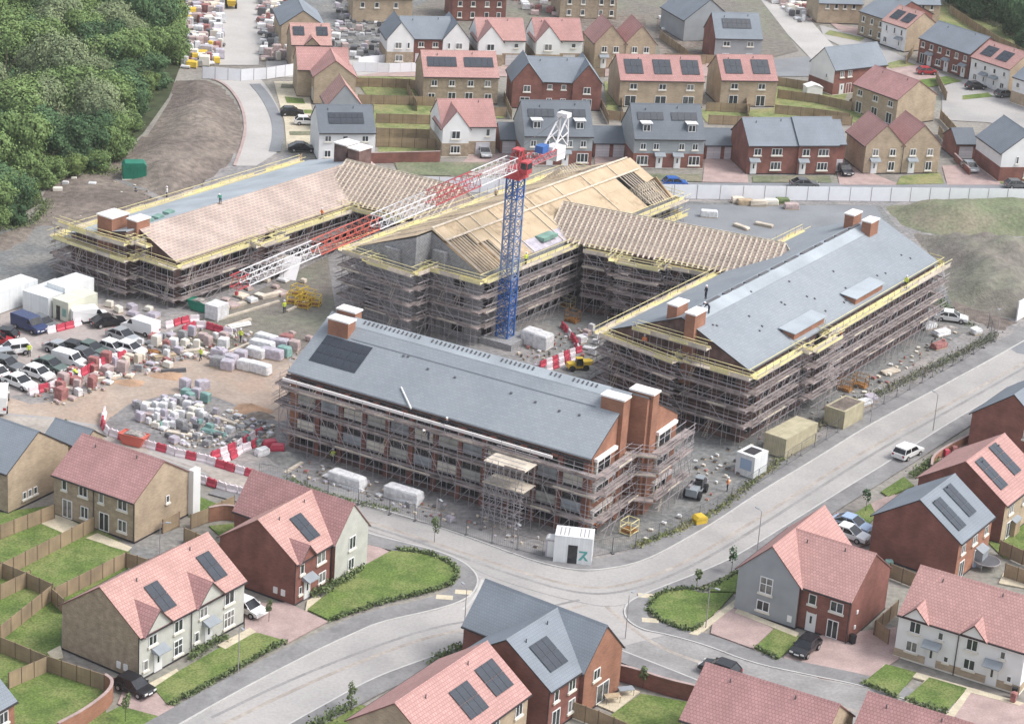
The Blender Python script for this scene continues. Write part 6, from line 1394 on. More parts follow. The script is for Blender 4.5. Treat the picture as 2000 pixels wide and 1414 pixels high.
V(590,296,10,'car_black','black car at the end of the pale far road','estate',0.06); V(598,244,10,'car_white','white car on the drive rows near the solar strip house','hatch',0.06); V(570,226,10,'car_black','black hatchback on the upper drive row beside the far road','hatch',0.06)
V(1905,175,25,'car_black','black car beside the right edge court lawn','hatch',0.07)
# car park on the left: headings read off the photograph
V(57,645,-35,'car_navy','navy van nearest the cream cabin','van'); V(84,640,-35,'car_grey','dark car tucked behind the navy van','hatch')
V(175,628,28,'car_white','white van beside the cream cabin','van'); V(212,636,30,'car_black','black pickup style car right of the white van','estate')
V(275,650,150,'car_white','white van at the right end of the back parking row','van'); V(240,664,-35,'car_silver','silver grey estate in front of the right hand white van','estate')
V(178,690,-28,'car_green','dark green estate in the middle parking row','estate'); V(222,688,-30,'car_white','white car hidden behind the dark green estate','hatch')
V(165,703,-30,'car_grey','grey estate in front of the dark green one','estate'); V(135,712,-25,'car_white','white van in the third parking row','van',s=0.85)
V(98,722,-28,'car_green','dark grey green estate in the third parking row','estate'); V(75,738,-30,'car_white','white hatchback in the front parking row','hatch'); V(38,755,-35,'car_white','white saloon in the front parking row near the left edge','estate')
V(25,692,-150,'car_white','white four wheel drive near the left edge','suv'); V(0,705,-150,'car_silver','silver blue car cut by the left edge','hatch'); V(-5,672,10,'car_red','red car cut by the left edge','hatch'); V(5,662,170,'car_black','black car behind the red one at the left edge','hatch')
V(-5,738,-35,'car_white','white car at the left end of the front parking row','hatch')
V(-5,795,100,'car_white','white lorry cab cut by the left edge above the slate roof','van',s=1.3)

# ------------------------------------------------------------------ cabins and containers
def cabin(px, py, head, L, W_, H, m, label, door_side=None, name='site_cabin', cat='cabin', z=0.0, roof=None):
    x, y = G(px, py); t = thing(name, label, cat, (x, y, z), R(head))
    b = MB(); b.box(0,0,0.12,L,W_,H); b.build('body', m, t)
    b = MB(); b.box(-0.03,-0.03,H+0.002,L+0.03,W_+0.03,H+0.07); b.build('roof', roof or m, t)
    for x0 in (0, L-0.15):
        for y0 in (0, W_-0.15):
            b = MB(); b.box(x0-0.02, y0-0.02, 0, x0+0.17, y0+0.17, H-0.01); b.build('corner_post', m, t)
    return t
c = cabin(1490,884,-36,3.1,7.6,2.7,'container_tan','large tan shipping container beside the road fence','container'); c.name='shipping_container'; c['category'] = 'container'
b = MB()
for i in range(9): b.box(-0.03+0.02, 0.4+i*0.8, 0.3, 0.0, 0.46+i*0.8, 2.5)
b.build('door_rib', 'container_tan', c); bpy.data.objects[c.name]
c = cabin(1608,828,-36,2.9,5.0,2.5,'container_tan','smaller tan container farther up the road fence'); c.name='shipping_container'; c['category'] = 'container'
b = MB(); b.box(0.3,0.3,2.575,2.6,4.7,2.60); b.build('roof_sheet', 'soil', c)
c = cabin(1435,925,-36,2.6,3.0,2.9,'container_white','white welfare unit beside the larger tan container'); b = MB(); b.box(0.5,0.5,2.975,2.1,2.5,3.0); b.build('roof_hatch', 'fascia_dark', c)
b = MB(); b.box(0.6,-0.04,1.0,2.2,-0.01,2.4); b.build('window', 'car_pale', c)
c = cabin(1080,1098,-5,4.2,2.6,3.3,'container_white','white corner cabin with dark door at the bend of the road')
b = MB(); b.box(1.55,-0.05,0.15,2.6,-0.01,2.35); b.build('door', 'glass_dark', c)
def text_obj(parent, s, size, m, loc, rot, name='lettering'):
    cu = bpy.data.curves.new('lettering', 'FONT'); cu.body = s; cu.size = size; cu.align_x = 'CENTER'; cu.align_y = 'CENTER'; cu.extrude = 0.008
    o = bpy.data.objects.new(name, cu); col.objects.link(o); cu.materials.append(M[m]); o.parent = parent; o.location = loc; o.rotation_euler = rot
    return o
b = MB(); lw = 0.13   # the green mark beside the door
b.box(2.80,-0.035,1.55,3.70,-0.012,1.75); b.prism([(3.40,1.55),(3.70,1.55),(3.05,0.62),(2.75,0.62)], 'y', -0.036, -0.013); b.prism([(3.25,1.10),(3.45,1.10),(3.85,0.62),(3.55,0.62)], 'y', -0.037, -0.014); b.build('logo', 'logo_teal', c)
for i, x0 in enumerate((0.5,0.95,1.4,2.7,3.15,3.6)):
    b = MB(); b.box(x0, 0.25, 3.375, x0+0.12, 2.3, 3.39); b.build('roof_rib', 'steel', c)
c2 = thing('portable_toilet', 'slim pale lilac portable toilet left of the white corner cabin', 'toilet', (*G(1064,1088),0), R(-8))
b = MB(); b.box(0,0,0.1,1.15,1.15,2.25); b.build('body', 'wrap_lilac', c2); b = MB(); b.prism([(-0.05,2.251),(1.2,2.251),(1.0,2.42),(0.15,2.42)], 'y', -0.03, 1.18); b.build('roof', 'paint_white', c2); b = MB(); b.box(0.2,-0.04,0.15,0.95,-0.01,2.05); b.build('door', 'paint_white', c2)
cabin(-50,632,58,12,3.2,3.1,'container_white','long white double cabin at the left edge')
c = cabin(45,607,-30,4.6,6.5,2.9,'container_white','plain white cabin between the long white cabin and the cream one'); 
c = cabin(104,622,-33,2.8,5.6,2.9,'container_cream','cream cabin with green notice beside the white van'); b = MB(); b.box(0.6,-0.04,0.15,1.3,-0.01,2.1); b.build('door', 'glass_dark', c); b = MB(); b.box(1.7,-0.04,0.8,2.4,-0.01,1.9); b.build('notice', 'pack_teal', c)
cabin(92,600,-33,3.4,5.6,3.6,'container_white','white cabin directly behind the cream one')
c = cabin(400,622,-30,2.2,2.4,2.1,'wrap_white','white cubic store beside the green skip'); c.name = 'site_store'; c['category'] = 'store box'
t = thing('water_tank', 'dark green ribbed tank on the bare soil by the wood', 'tank', (*G(262,348),0.05), R(14))
b = MB(); b.box(-1.9,-1.2,0.15,1.9,1.2,2.3); b.build('body', 'pack_green', t); b = MB()
for i in range(7): b.box(-1.7+i*0.55,-1.26,0.2,-1.58+i*0.55,-1.201,2.2)
b.build('rib', 'pack_green', t); b = MB(); b.box(-2.0,-1.3,0,2.0,1.3,0.14); b.build('base_slab', 'cill', t); b = MB(); b.prism([(-1.95,2.302),(1.95,2.302),(1.5,2.75),(-1.5,2.75)], 'y', -1.2, 1.2); b.build('lid', 'pack_green', t)
def skip(px, py, head, m, label):
    t = thing('skip', label, 'skip', (*G(px,py),0.03), R(head)); b = MB()
    b.prism([(-1.2,0.1),(1.2,0.1),(1.7,1.3),(-1.7,1.3)], 'y', -0.8, 0.8); b.build('body', m, t)
    b = MB(); b.box(-1.75,-0.86,1.3,1.75,-0.74,1.4); b.box(-1.75,0.74,1.3,1.75,0.86,1.4); b.box(-1.75,-0.74,1.3,-1.62,0.74,1.4); b.box(1.62,-0.74,1.3,1.75,0.74,1.4); b.build('rim', m, t)
    b = MB(); b.prism([(-1.5,1.2),(1.5,1.2),(0.9,1.45),(0.1,1.6),(-0.8,1.5)], 'y', -0.7, 0.7); o = b.build('rubble_load', 'rubble_mix', t)
skip(391,606,-30,'pack_green','green skip at the foot of the left hand block')
skip(262,868,-20,'crane_orange','orange skip inside the curve of red and white barriers')
# ---- big wrapped packs, boards and machines one can point at
def pack(px, py, dx, dy, dz, m, label, head=-30, z=0.02, cat='wrapped pack', name='wrapped_pack', base=True, group=None, lumpy=0.0, zz=0.0):
    t = thing(name, label, cat, (*G(px, py, zz), z+zz), R(head), group)
    if base:
        def pb():
            b = MB()
            for i in range(5): b.box(-dx/2+i*(dx-0.12)/4, -dy/2, 0.1, -dx/2+i*(dx-0.12)/4+0.12, dy/2, 0.13)
            for y in (-dy/2, -0.05, dy/2-0.1): b.box(-dx/2, y, 0, dx/2, y+0.1, 0.1)
            return b.mesh('pallet', ['timber'], uv=False)
        link('pallet', cached(('pb', dx, dy), pb), t)
    def ld():
        b = MB(); r = random.Random(int(dx*100+dz*37)); n = 3
        z0 = 0.131 if base else 0.0
        # rounded, slightly slumped load
        e = 0.10; ring = lambda s, zq: [(-dx/2*s+e,-dy/2*s,zq),(dx/2*s-e,-dy/2*s,zq),(dx/2*s,-dy/2*s+e,zq),(dx/2*s,dy/2*s-e,zq),(dx/2*s-e,dy/2*s,zq),(-dx/2*s+e,dy/2*s,zq),(-dx/2*s,dy/2*s-e,zq),(-dx/2*s,-dy/2*s+e,zq)]
        rs_ = [ring(1, z0), ring(1.02, z0+dz*0.5), ring(0.98, z0+dz*0.9), ring(0.88, z0+dz)]
        if lumpy: rs_ = [[(x+r.uniform(-1,1)*lumpy, y+r.uniform(-1,1)*lumpy, zq+(r.uniform(-1,1)*lumpy*0.7 if k else 0)) for x, y, zq in q] for k, q in enumerate(rs_)]
        for a, c_ in zip(rs_, rs_[1:]):
            for i in range(8): j = (i+1) % 8; b.poly([a[i], a[j], c_[j], c_[i]])
        b.poly(rs_[-1]); return b.mesh('load', [m])
    link('load', cached(('ld', dx, dy, dz, m, lumpy, base), ld), t)
    return t
pack(677,948,4.6,1.7,1.5,'wrap_white','long white sheeted pack before the slate block, left one of two',-30,lumpy=0.12,base=False)
pack(787,976,4.6,1.7,1.5,'wrap_white','long white sheeted pack before the slate block, right one of two',-28,lumpy=0.14,base=False)
pack(565,548,2.2,3.4,0.25,'wrap_white','white sheet lying tilted below the crane jib tip','20',0.3,cat='sheet',name='board_sheet',base=False) if False else None
o = box_obj('board_sheet', 0,0,0,2.6,4.2,0.08,'crane_white'); o.location = (*G(566,540),1.2); o.rotation_euler = (R(42),0,R(-10)); tag(o,'white board propped at a slant beneath the crane jib','board')
for px,py,dx,m,l in [(1038,672,2.4,'wrap_white','white box unit beside the concrete base of the crane'),(1060,680,2.2,'wrap_white','second white box unit right of the crane base')]: pack(px,py,dx,2.2,2.0,m,l,-30,cat='store box',name='store_box')
pack(1384,424,2.8,1.2,1.0,'wrap_white','white pack standing alone on the grey yard beyond the rafters',0)
for i,(px,py) in enumerate([(1448,446),(1492,442)]): pack(px,py,3.0,0.9,0.35,'deck_pale',['pale board pack on the grey yard beyond the rafters, left of two','pale board pack on the grey yard beyond the rafters, right of two'][i],-45+i*20,cat='timber pack',name='timber_pack')
for i,(px,py,dx,m) in enumerate([(1455,400,2.6,'timber'),(1480,402,2.8,'deck_pale'),(1505,400,2.4,'cill'),(1528,398,2.2,'hedge_leaf'),(1545,408,2.4,'pack_pink'),(1440,396,2.0,'timber_pale')]): pack(px,py,dx,1.3,0.8,m,'pack of timber or boards in the row against the white hoarding',10,cat='timber pack',name='timber_pack',group='packs against the white hoarding',lumpy=0.05)
for i,(px,py,dx,m,l) in enumerate([(1813,642,2.4,'wrap_white','pale jumbled pack left of the lone white saloon'),(1838,655,2.6,'wrap_white','second pale pack just below the lone white saloon'),(1833,680,2.4,'pack_red','red brown sheeted pack below the lone white saloon'),(1905,652,1.6,'wrap_white','small white pack close to the site gate'),(1738,728,3.0,'deck_pale','flat pale board stack beside the straight mesh fence'),(1688,792,2.0,'wrap_white','white rounded tank by the smaller tan container'),(1700,783,1.6,'wrap_lilac','grey lilac drum by the smaller tan container')]): pack(px,py,dx,1.2,0.7 if i != 4 else 0.25,m,l,40,lumpy=0.12)
def stillage(px, py, m, label, head=-30, w_=1.8, h=1.6):
    t = thing('stillage', label, 'rack', (*G(px,py),0.02), R(head)); b = MB()
    for x in (-w_/2, w_/2):
        for y in (-0.7, 0.7): b.tube((x,y,0),(x,y,h), 0.06)
    for z in (0.15, h*0.5, h):
        for y in (-0.7, 0.7): b.tube((-w_/2,y,z),(w_/2,y,z), 0.05)
        for x in (-w_/2, w_/2): b.tube((x,-0.7,z),(x,0.7,z), 0.05)
    b.build('frame', m, t, uv=False); b = MB()
    for i in range(7): b.tube((-w_/2+0.15+i*(w_-0.3)/6,-0.65,0.25),(-w_/2+0.15+i*(w_-0.3)/6,0.65,0.25), 0.09)
    for i in range(6): b.tube((-w_/2+0.25+i*(w_-0.3)/6,-0.65,0.42),(-w_/2+0.25+i*(w_-0.3)/6,0.65,0.42), 0.09)
    b.build('tube_load', 'rust', t, uv=False)
stillage(1650,762,'rust','rusty orange tube rack below the right hand block, left of two'); stillage(1680,755,'rust','rusty orange tube rack below the right hand block, right of two')
stillage(1118,628,'rust','rusty rack in the courtyard below the link with rafters'); stillage(1108,600,'yellow_board','yellowish tube rack in the courtyard corner')
for i,(px,py) in enumerate([(585,578),(600,586),(592,600),(612,596),(575,592)]): stillage(px,py,'yellow',['yellow frame rack between the left and centre blocks, rear left','yellow frame rack between the left and centre blocks, rear middle','yellow frame rack between the left and centre blocks, front middle','yellow frame rack between the left and centre blocks, front right','yellow frame rack between the left and centre blocks, front left'][i],-30+i*7,2.0,1.5)
stillage(1228,1040,'yellow_board','yellow tube rack under the scaffold corner by the road bend',58)
def machine(px, py, head, label, body='yellow', boom=True, s=1.0, z=0.02):
    t = thing('telehandler' if boom else 'dumper', label, 'telehandler' if boom else 'dumper', (*G(px,py),z), R(head)); t.scale = (s,s,s)
    b = MB(); b.prism([(-2.0,0.5),(1.8,0.5),(1.8,0.95),(-0.2,1.05),(-0.6,1.5),(-2.0,1.4)], 'y', -0.7, 0.7); b.build('body', body, t, uv=False)
    b = MB(); b.prism([(-0.55,1.06),(0.75,1.0),(0.55,2.35),(-0.5,2.35)], 'y', -0.85, 0.05); o = b.build('cab', 'glass_dark', t, uv=False); b = MB(); b.box(-0.6,-0.9,2.36,0.65,0.1,2.45); b.build('cab_roof', body, o)
    if boom: b = MB(); b.tube((-1.8,0.4,1.6),(3.0,0.4,1.1), 0.2, sides=4); b.box(2.9,-0.5,0.3,3.05,0.9,1.1); b.box(3.05,-0.4,0.3,4.1,-0.25,0.37); b.box(3.05,0.65,0.3,4.1,0.8,0.37); b.build('boom', 'steel', t, uv=False)
    else: b = MB(); b.prism([(0.9,1.0),(2.2,1.0),(2.7,1.7),(0.8,1.7)], 'y', -0.8, 0.8); b.build('tipping_skip', body, t, uv=False)
    wm = cached('mw', lambda: (lambda q: (q.tube((0,-0.2,0),(0,0.2,0),0.55,sides=12), q.mesh('wheel', ['rubber'], uv=False))[1])(MB()))
    for x in (-1.3, 1.3):
        for y in (-0.85, 0.85): link('wheel', wm, t, loc=(x,y,0.55))
machine(1358,966,70,'grey telehandler below the twin brick chimneys','canopy_grey')
machine(1128,722,20,'yellow dumper beside the courtyard barriers','yellow',False,0.75); machine(451,14,-80,'yellow digger body on the pale far road at the top edge','yellow',False,1.15)
t = thing('grit_bin', 'bright yellow domed grit bin on the verge by the road bend', 'grit bin', (*G(1366,1022),0.02), R(30)); b = MB(); b.prism([(-0.7,0),(0.7,0),(0.8,0.7),(-0.8,0.7)], 'y', -0.5, 0.5); b.build('body', 'yellow', t); b = MB(); b.prism([(-0.85,0.701),(0.85,0.701),(0.5,1.05),(-0.5,1.05)], 'y', -0.6, 0.6); b.build('lid', 'yellow', t)

# ---- water filled barriers
def barrier_mesh(m):
    b = MB(); b.prism([(-0.25,0),(0.25,0),(0.25,0.18),(0.12,0.35),(0.10,0.8),(-0.10,0.8),(-0.12,0.35),(-0.25,0.18)], 'x', -0.58, 0.58)
    b.box(-0.42,-0.06,0.801,-0.30,0.06,0.9); b.box(0.30,-0.06,0.801,0.42,0.06,0.9); return b.mesh('traffic_barrier', [m], uv=False)
BM = {'r': barrier_mesh('barrier_red'), 'w': barrier_mesh('barrier_white')}
def barriers(pts, where, grp, pat='rwwrwr', step=1.22, s=1.0):
    P = smooth_line([G(*p) for p in pts], 1); d = 0.0; i = 0
    for a, b_ in zip(P, P[1:]):
        ln = math.hypot(b_[0]-a[0], b_[1]-a[1])
        while d < ln:
            q = d/ln; c_ = pat[i % len(pat)]; o = link('traffic_barrier', BM[c_], None, loc=(a[0]+(b_[0]-a[0])*q, a[1]+(b_[1]-a[1])*q, 0.03), rot=(0,0,rz_of(a, b_)+random.uniform(-.12,.12)), scale=(s,s,s*1.05))
            tag(o, ('red' if c_ == 'r' else 'white')+' plastic road barrier '+where, 'barrier', grp); d += step*s; i += 1
        d -= ln
barriers([(204,812),(199,828),(206,846),(228,856),(252,865),(284,874),(326,884),(352,893),(404,903),(426,912),(458,922),(494,932)], 'in the long curved row by the access road', 'barriers in the long curved row', 'wwrrwwrwwwrwwrwwrrwrr', 1.25, 1.12)
barriers([(420,894),(448,882),(470,872),(492,858),(516,846)], 'in the upper row of the fork toward the slate block', 'barriers of the fork', 'rwrwrw', 1.3, 1.1)
barriers([(440,902),(455,896),(470,884),(490,876),(505,868)], 'in the lower row of the fork toward the slate block', 'barriers of the fork', 'wrwwr', 1.3, 1.1)
barriers([(374,938),(398,944),(432,956),(478,968)], 'in the short row behind the small lawn and fence', 'barriers behind the small lawn', 'wwrwww', 1.3, 1.1)
barriers([(1060,716),(1085,706),(1112,694),(1132,688)], 'in the front courtyard row by the crane', 'barriers of the courtyard', 'rwrw', 1.3, 1.0)
barriers([(1072,724),(1098,714),(1120,704)], 'in the second courtyard row by the crane', 'barriers of the courtyard', 'wrwr', 1.3, 1.0)
barriers([(1100,642),(1112,655),(1124,672),(1130,688)], 'in the row up the courtyard toward the rafters', 'barriers of the courtyard', 'rrwr', 1.4, 1.0)
barriers([(330,640),(362,630),(384,628)], 'behind the right hand white van', 'barriers behind the vans', 'wrrw', 1.3, 1.1)
barriers([(362,648),(380,640),(400,640),(430,650),(460,655)], 'in the loose line right of the parked vans', 'barriers behind the vans', 'rrwrrwr', 1.3, 1.1)
barriers([(100,650),(135,642),(165,632)], 'between the navy van and the cream cabin', 'barriers by the cream cabin', 'wrrw', 1.3, 1.1)
barriers([(65,770),(110,758),(130,745),(160,735),(200,712),(240,700)], 'in the tangled line along the front of the car park', 'barriers along the car park', 'wrwrrwrr', 1.25, 1.2)
for i,(px,py) in enumerate([(560,880),(545,872),(530,888)]): pack(px-18,py,1.6,1.0,0.8,['barrier_red','barrier_red','wrap_white'][i],['red heap of folded barriers at the left foot of the slate block','second red heap at the left foot of the slate block','white bag pile at the left foot of the slate block'][i],20*i,base=False,lumpy=0.1,cat='heap',name='barrier_heap')

# ---- crowded stacks: every pack an object, alike ones share a label and a group
pr = random.Random(21)
def scatter(poly, n, kinds, where, grp, smin=0.9, smax=1.5, dmin=1.25, head=None, hts=(0.5,1.4), stuff=None):
    Q = [G(*p) for p in poly]; xs = [q[0] for q in Q]; ys = [q[1] for q in Q]; put = []
    def ins(x, y):
        r_ = False
        for a, b_ in zip(Q, Q[1:]+Q[:1]):
            if (a[1] > y) != (b_[1] > y) and x < (b_[0]-a[0])*(y-a[1])/(b_[1]-a[1])+a[0]: r_ = not r_
        return r_
    tries = 0
    while len(put) < n and tries < n*60:
        tries += 1; x = pr.uniform(min(xs), max(xs)); y = pr.uniform(min(ys), max(ys))
        if not ins(x, y) or any((x-a)**2+(y-b_)**2 < dmin**2 for a, b_ in put): continue
        put.append((x, y)); m, word, cat = pr.choice(kinds)
        dx = round(pr.uniform(smin, smax)*0.9, 1); dy = round(dx*pr.choice((0.7, 0.9)), 1); dz = pr.choice((hts[0], (hts[0]+hts[1])/2, hts[1]))
        key = ('sc', m, dx, dy, dz)
        def mk():
            b = MB(); e = 0.08
            for k in range(3): b.box(-dx/2+k*(dx-0.12)/2, -dy/2, 0, -dx/2+k*(dx-0.12)/2+0.12, dy/2, 0.13, 0)
            l = 0.04; v = [(-dx/2,-dy/2),(dx/2,-dy/2),(dx/2,dy/2),(-dx/2,dy/2)]
            lo = [(a, c_, 0.135) for a, c_ in v]; hi = [(a*0.97+pr.uniform(-l,l), c_*0.97+pr.uniform(-l,l), dz+pr.uniform(-l,l)) for a, c_ in v]; tp = [(a*0.86, c_*0.86, dz+0.1) for a, c_ in v]
            for A_, B_ in ((lo, hi), (hi, tp)):
                for i in range(4): j = (i+1) % 4; b.poly([A_[i], A_[j], B_[j], B_[i]], 1)
            b.poly(tp, 1); return b.mesh('material_stack', ['timber', m])
        if stuff:
            me = mk(); rr = Matrix.Translation((x, y, 0.03)) @ Matrix.Rotation((R(head) if head is not None else R(-30))+pr.uniform(-.35,.35), 4, 'Z')
            if not hasattr(scatter, 'acc'): scatter.acc = {}
            A = scatter.acc.setdefault(stuff, (MB(), [])); mi = []
            for mm in ('timber', m):
                if mm not in A[1]: A[1].append(mm)
                mi.append(A[1].index(mm))
            n0 = len(A[0].v); A[0].v += [tuple(rr @ v.co) for v in me.vertices]
            for p in me.polygons: A[0].f.append(tuple(n0+q for q in p.vertices)); A[0].m.append(mi[p.material_index])
            continue
        o = link('material_stack', cached(key, mk), None, loc=(x, y, 0.03), rot=(0,0,(R(head) if head is not None else R(-30))+pr.uniform(-.35,.35)))
        tag(o, word+' '+where, cat, grp)
WHT = ('wrap_white','white wrapped pallet','pallet'); LIL = ('wrap_lilac','lilac grey wrapped pallet','pallet'); BLK = ('block_grey','grey block pallet','pallet'); RED = ('pack_red','red brick pack','pallet'); PNK = ('pack_pink','pink brick pack','pallet')
TIM = ('timber_pale','pale timber pack','timber pack'); TEA = ('pack_teal','teal green pack','pallet'); DRK = ('steel_dark','dark sheeted pack','pallet'); GRN = ('pack_green','dark green pack','pallet'); YEL = ('yellow','yellow sheeted pack','pallet'); CRM = ('cill','cream sheeted pack','pallet')
S = scatter
S([(262,795),(330,782),(385,790),(400,830),(320,842),(270,822)], 58, [WHT,WHT,WHT,LIL,BLK,CRM], 'in the big white heap inside the curved barriers', 'white stacks inside the curved barriers', 0.7, 1.2, 0.85, hts=(0.3,1.1))
S([(300,835),(400,800),(470,805),(535,835),(530,870),(430,880),(340,870)], 44, [BLK,LIL,WHT,BLK,LIL,DRK,TEA], 'in the lower grey part of the barrier yard', 'grey stacks inside the curved barriers', 0.6, 1.2, 1.1, hts=(0.15,0.7))
S([(300,835),(400,800),(470,805),(535,835),(530,870),(430,880),(340,870)], 150, [BLK,LIL,WHT,WHT,DRK,TIM,CRM], '', '', 0.2, 0.6, 0.45, hts=(0.1,0.3), stuff='site_litter')
S([(358,762),(405,760),(402,790),(365,790)], 8, [TEA,TEA,CRM,LIL], 'beside the sandy heap at the back of the barrier yard', 'teal stacks of the barrier yard', 1.0, 1.5, 1.3, hts=(0.8,1.6))
S([(110,745),(180,715),(240,700),(260,720),(200,760),(120,790)], 24, [RED,PNK,PNK,RED,WHT], 'before the parked cars of the front row', 'pink and red packs before the car park', 0.7, 1.5, 1.1, hts=(0.3,1.5))
S([(60,775),(180,715),(330,680),(330,720),(250,745),(120,795)], 110, [RED,PNK,WHT,PNK,RED,CRM,DRK], '', '', 0.2, 0.7, 0.45, hts=(0.1,0.4), stuff='site_litter')
S([(225,690),(300,650),(330,660),(330,720),(250,740),(215,720)], 26, [PNK,CRM,BLK,RED,WHT,TIM,LIL], 'between the car park and the sandy track', 'mixed packs right of the car park', 0.7, 1.4, 1.2, hts=(0.3,1.2))
S([(290,670),(350,650),(440,665),(440,700),(330,700)], 20, [WHT,BLK,CRM,LIL,PNK], 'at the top of the sandy track', 'mixed packs above the sandy track', 0.8, 1.4, 1.3, hts=(0.3,1.4))
S([(290,660),(350,640),(560,655),(590,700),(440,710),(330,705)], 120, [WHT,BLK,CRM,LIL,PNK,RED], '', '', 0.2, 0.6, 0.5, hts=(0.1,0.35), stuff='site_litter')
for i,(px,py,dx,m) in enumerate([(520,672,3.2,'wrap_white'),(512,684,3.4,'wrap_white'),(545,680,2.6,'wrap_lilac'),(500,698,2.6,'wrap_white'),(530,700,3.2,'wrap_lilac'),(470,703,1.6,'wrap_lilac'),(452,712,1.7,'wrap_lilac'),(428,700,2.0,'wrap_lilac'),(425,716,1.8,'block_grey'),(505,728,3.4,'wrap_white'),(478,722,1.8,'wrap_white'),(445,722,1.7,'wrap_lilac'),(555,696,1.8,'pack_teal'),(560,672,1.6,'pack_red'),(575,684,1.4,'pack_pink')]):
    pack(px, py, dx, 1.3, 1.25, m, {'wrap_white':'long white wrapped pack','wrap_lilac':'lilac wrapped pack','block_grey':'grey block pack','pack_teal':'teal pack','pack_red':'red pack','pack_pink':'pink pack'}[m]+' in the rows left of the slate block', -25+(i%3)*6, group='wrapped rows left of the slate block', lumpy=0.05)
S([(470,660),(600,640),(615,690),(560,690)], 7, [RED,PNK,TEA], 'behind the wrapped packs left of the slate block', 'red packs behind the slate block', 0.7, 1.1, 1.6, hts=(0.3,0.6))
S([(210,600),(310,600),(318,622),(220,615)], 8, [PNK,LIL,WHT,CRM], 'at the foot of the low left hand block', 'packs at the foot of the left block', 1.0, 2.0, 2.0, hts=(0.3,0.8))
S([(420,590),(560,530),(600,555),(480,610)], 12, [PNK,WHT,CRM,TIM], 'on the muddy ground under the crane jib', 'packs under the crane jib', 0.9, 2.2, 2.4, hts=(0.2,0.5))
S([(354,0),(434,-5),(428,126),(358,134),(352,70)], 240, [WHT,WHT,WHT,LIL,CRM,PNK,TIM,BLK,PNK,DRK,YEL,RED], '', '', 0.9, 2.4, 1.15, 12, (0.4,1.8), stuff='stacked_materials')
S([(508,-5),(560,-5),(555,60),(568,118),(512,120)], 150, [WHT,PNK,RED,CRM,BLK,TIM,PNK,WHT,DRK], '', '', 0.8, 2.2, 1.15, 12, (0.4,1.6), stuff='stacked_materials')
S([(655,0),(690,2),(760,45),(750,115),(600,118),(655,60)], 110, [DRK,WHT,BLK,PNK,LIL,DRK,BLK], '', '', 0.7, 1.8, 1.5, 12, (0.3,1.0), stuff='stacked_materials')
S([(600,60),(680,55),(680,100),(610,110)], 12, [DRK,WHT,BLK,PNK], 'in the dark builders yard at the top', 'packs in the dark builders yard', 1.4, 2.2, 2.3, 12, (0.5,1.2))
S([(1005,0),(1090,0),(1088,32),(1010,30)], 14, [WHT,PNK,RED,WHT], 'between the unfinished shells at the top edge', 'packs at the top edge shells', 1.2, 2.4, 2.2, 12, (0.6,1.2))
S([(1500,0),(1590,0),(1600,35),(1560,48),(1535,20)], 60, [PNK,WHT,RED,PNK,CRM,DRK], '', '', 0.8, 2.0, 1.5, 12, (0.4,1.3), stuff='stacked_materials')
S([(1290,35),(1350,30),(1350,60),(1300,62)], 8, [WHT,PNK,CRM], 'on the bare plot at the top', 'packs on the bare plot', 1.2, 2.4, 2.4, 12, (0.4,0.8))
S([(1130,650),(1165,640),(1175,690),(1140,700)], 9, [LIL,WHT,WHT,PNK], 'by the courtyard barriers under the yellow scaffold', 'packs by the courtyard barriers', 0.8, 1.4, 1.4, hts=(0.3,0.9))
S([(80,365),(160,345),(190,370),(110,385)], 7, [RED,WHT,CRM], 'on the bare soil left of the green tank', 'litter left of the green tank', 0.9, 1.8, 3.0, 0, (0.2,0.5))
S([(1250,1035),(1330,1000),(1340,1020),(1260,1055)], 5, [WHT,CRM], 'on the verge near the road bend', 'litter on the verge near the bend', 0.4, 0.8, 2.0, hts=(0.15,0.3))
S([(560,915),(700,965),(760,985),(900,1028),(890,1005),(700,940)], 10, [BLK,LIL,WHT,RED], 'in front of the slate block behind the mesh fence', 'packs behind the front mesh fence', 0.6, 1.3, 2.2, hts=(0.2,0.6))
S([(560,930),(900,1035),(1060,1080),(1060,1050),(800,960),(600,900)], 90, [BLK,LIL,WHT,RED,DRK,TIM], '', '', 0.2, 0.6, 0.7, hts=(0.08,0.25), stuff='site_litter')
S([(1350,900),(1480,860),(1700,740),(1850,640),(1880,650),(1700,770),(1480,900),(1380,980)], 110, [BLK,CRM,WHT,RED,DRK,TIM], '', '', 0.2, 0.7, 0.9, hts=(0.08,0.25), stuff='site_litter')
S([(1010,690),(1100,640),(1150,640),(1140,700),(1040,720)], 60, [BLK,LIL,WHT,RED,DRK,TIM], '', '', 0.2, 0.6, 0.7, hts=(0.08,0.25), stuff='site_litter')
S([(100,480),(110,400),(240,350),(430,350),(330,400),(200,440)], 50, [BLK,CRM,DRK], '', '', 0.2, 0.6, 1.5, hts=(0.08,0.25), stuff='site_litter')
for k, (mb_, ms_) in scatter.acc.items(): tag(mb_.build(k, ms_), None, None, kind='stuff')
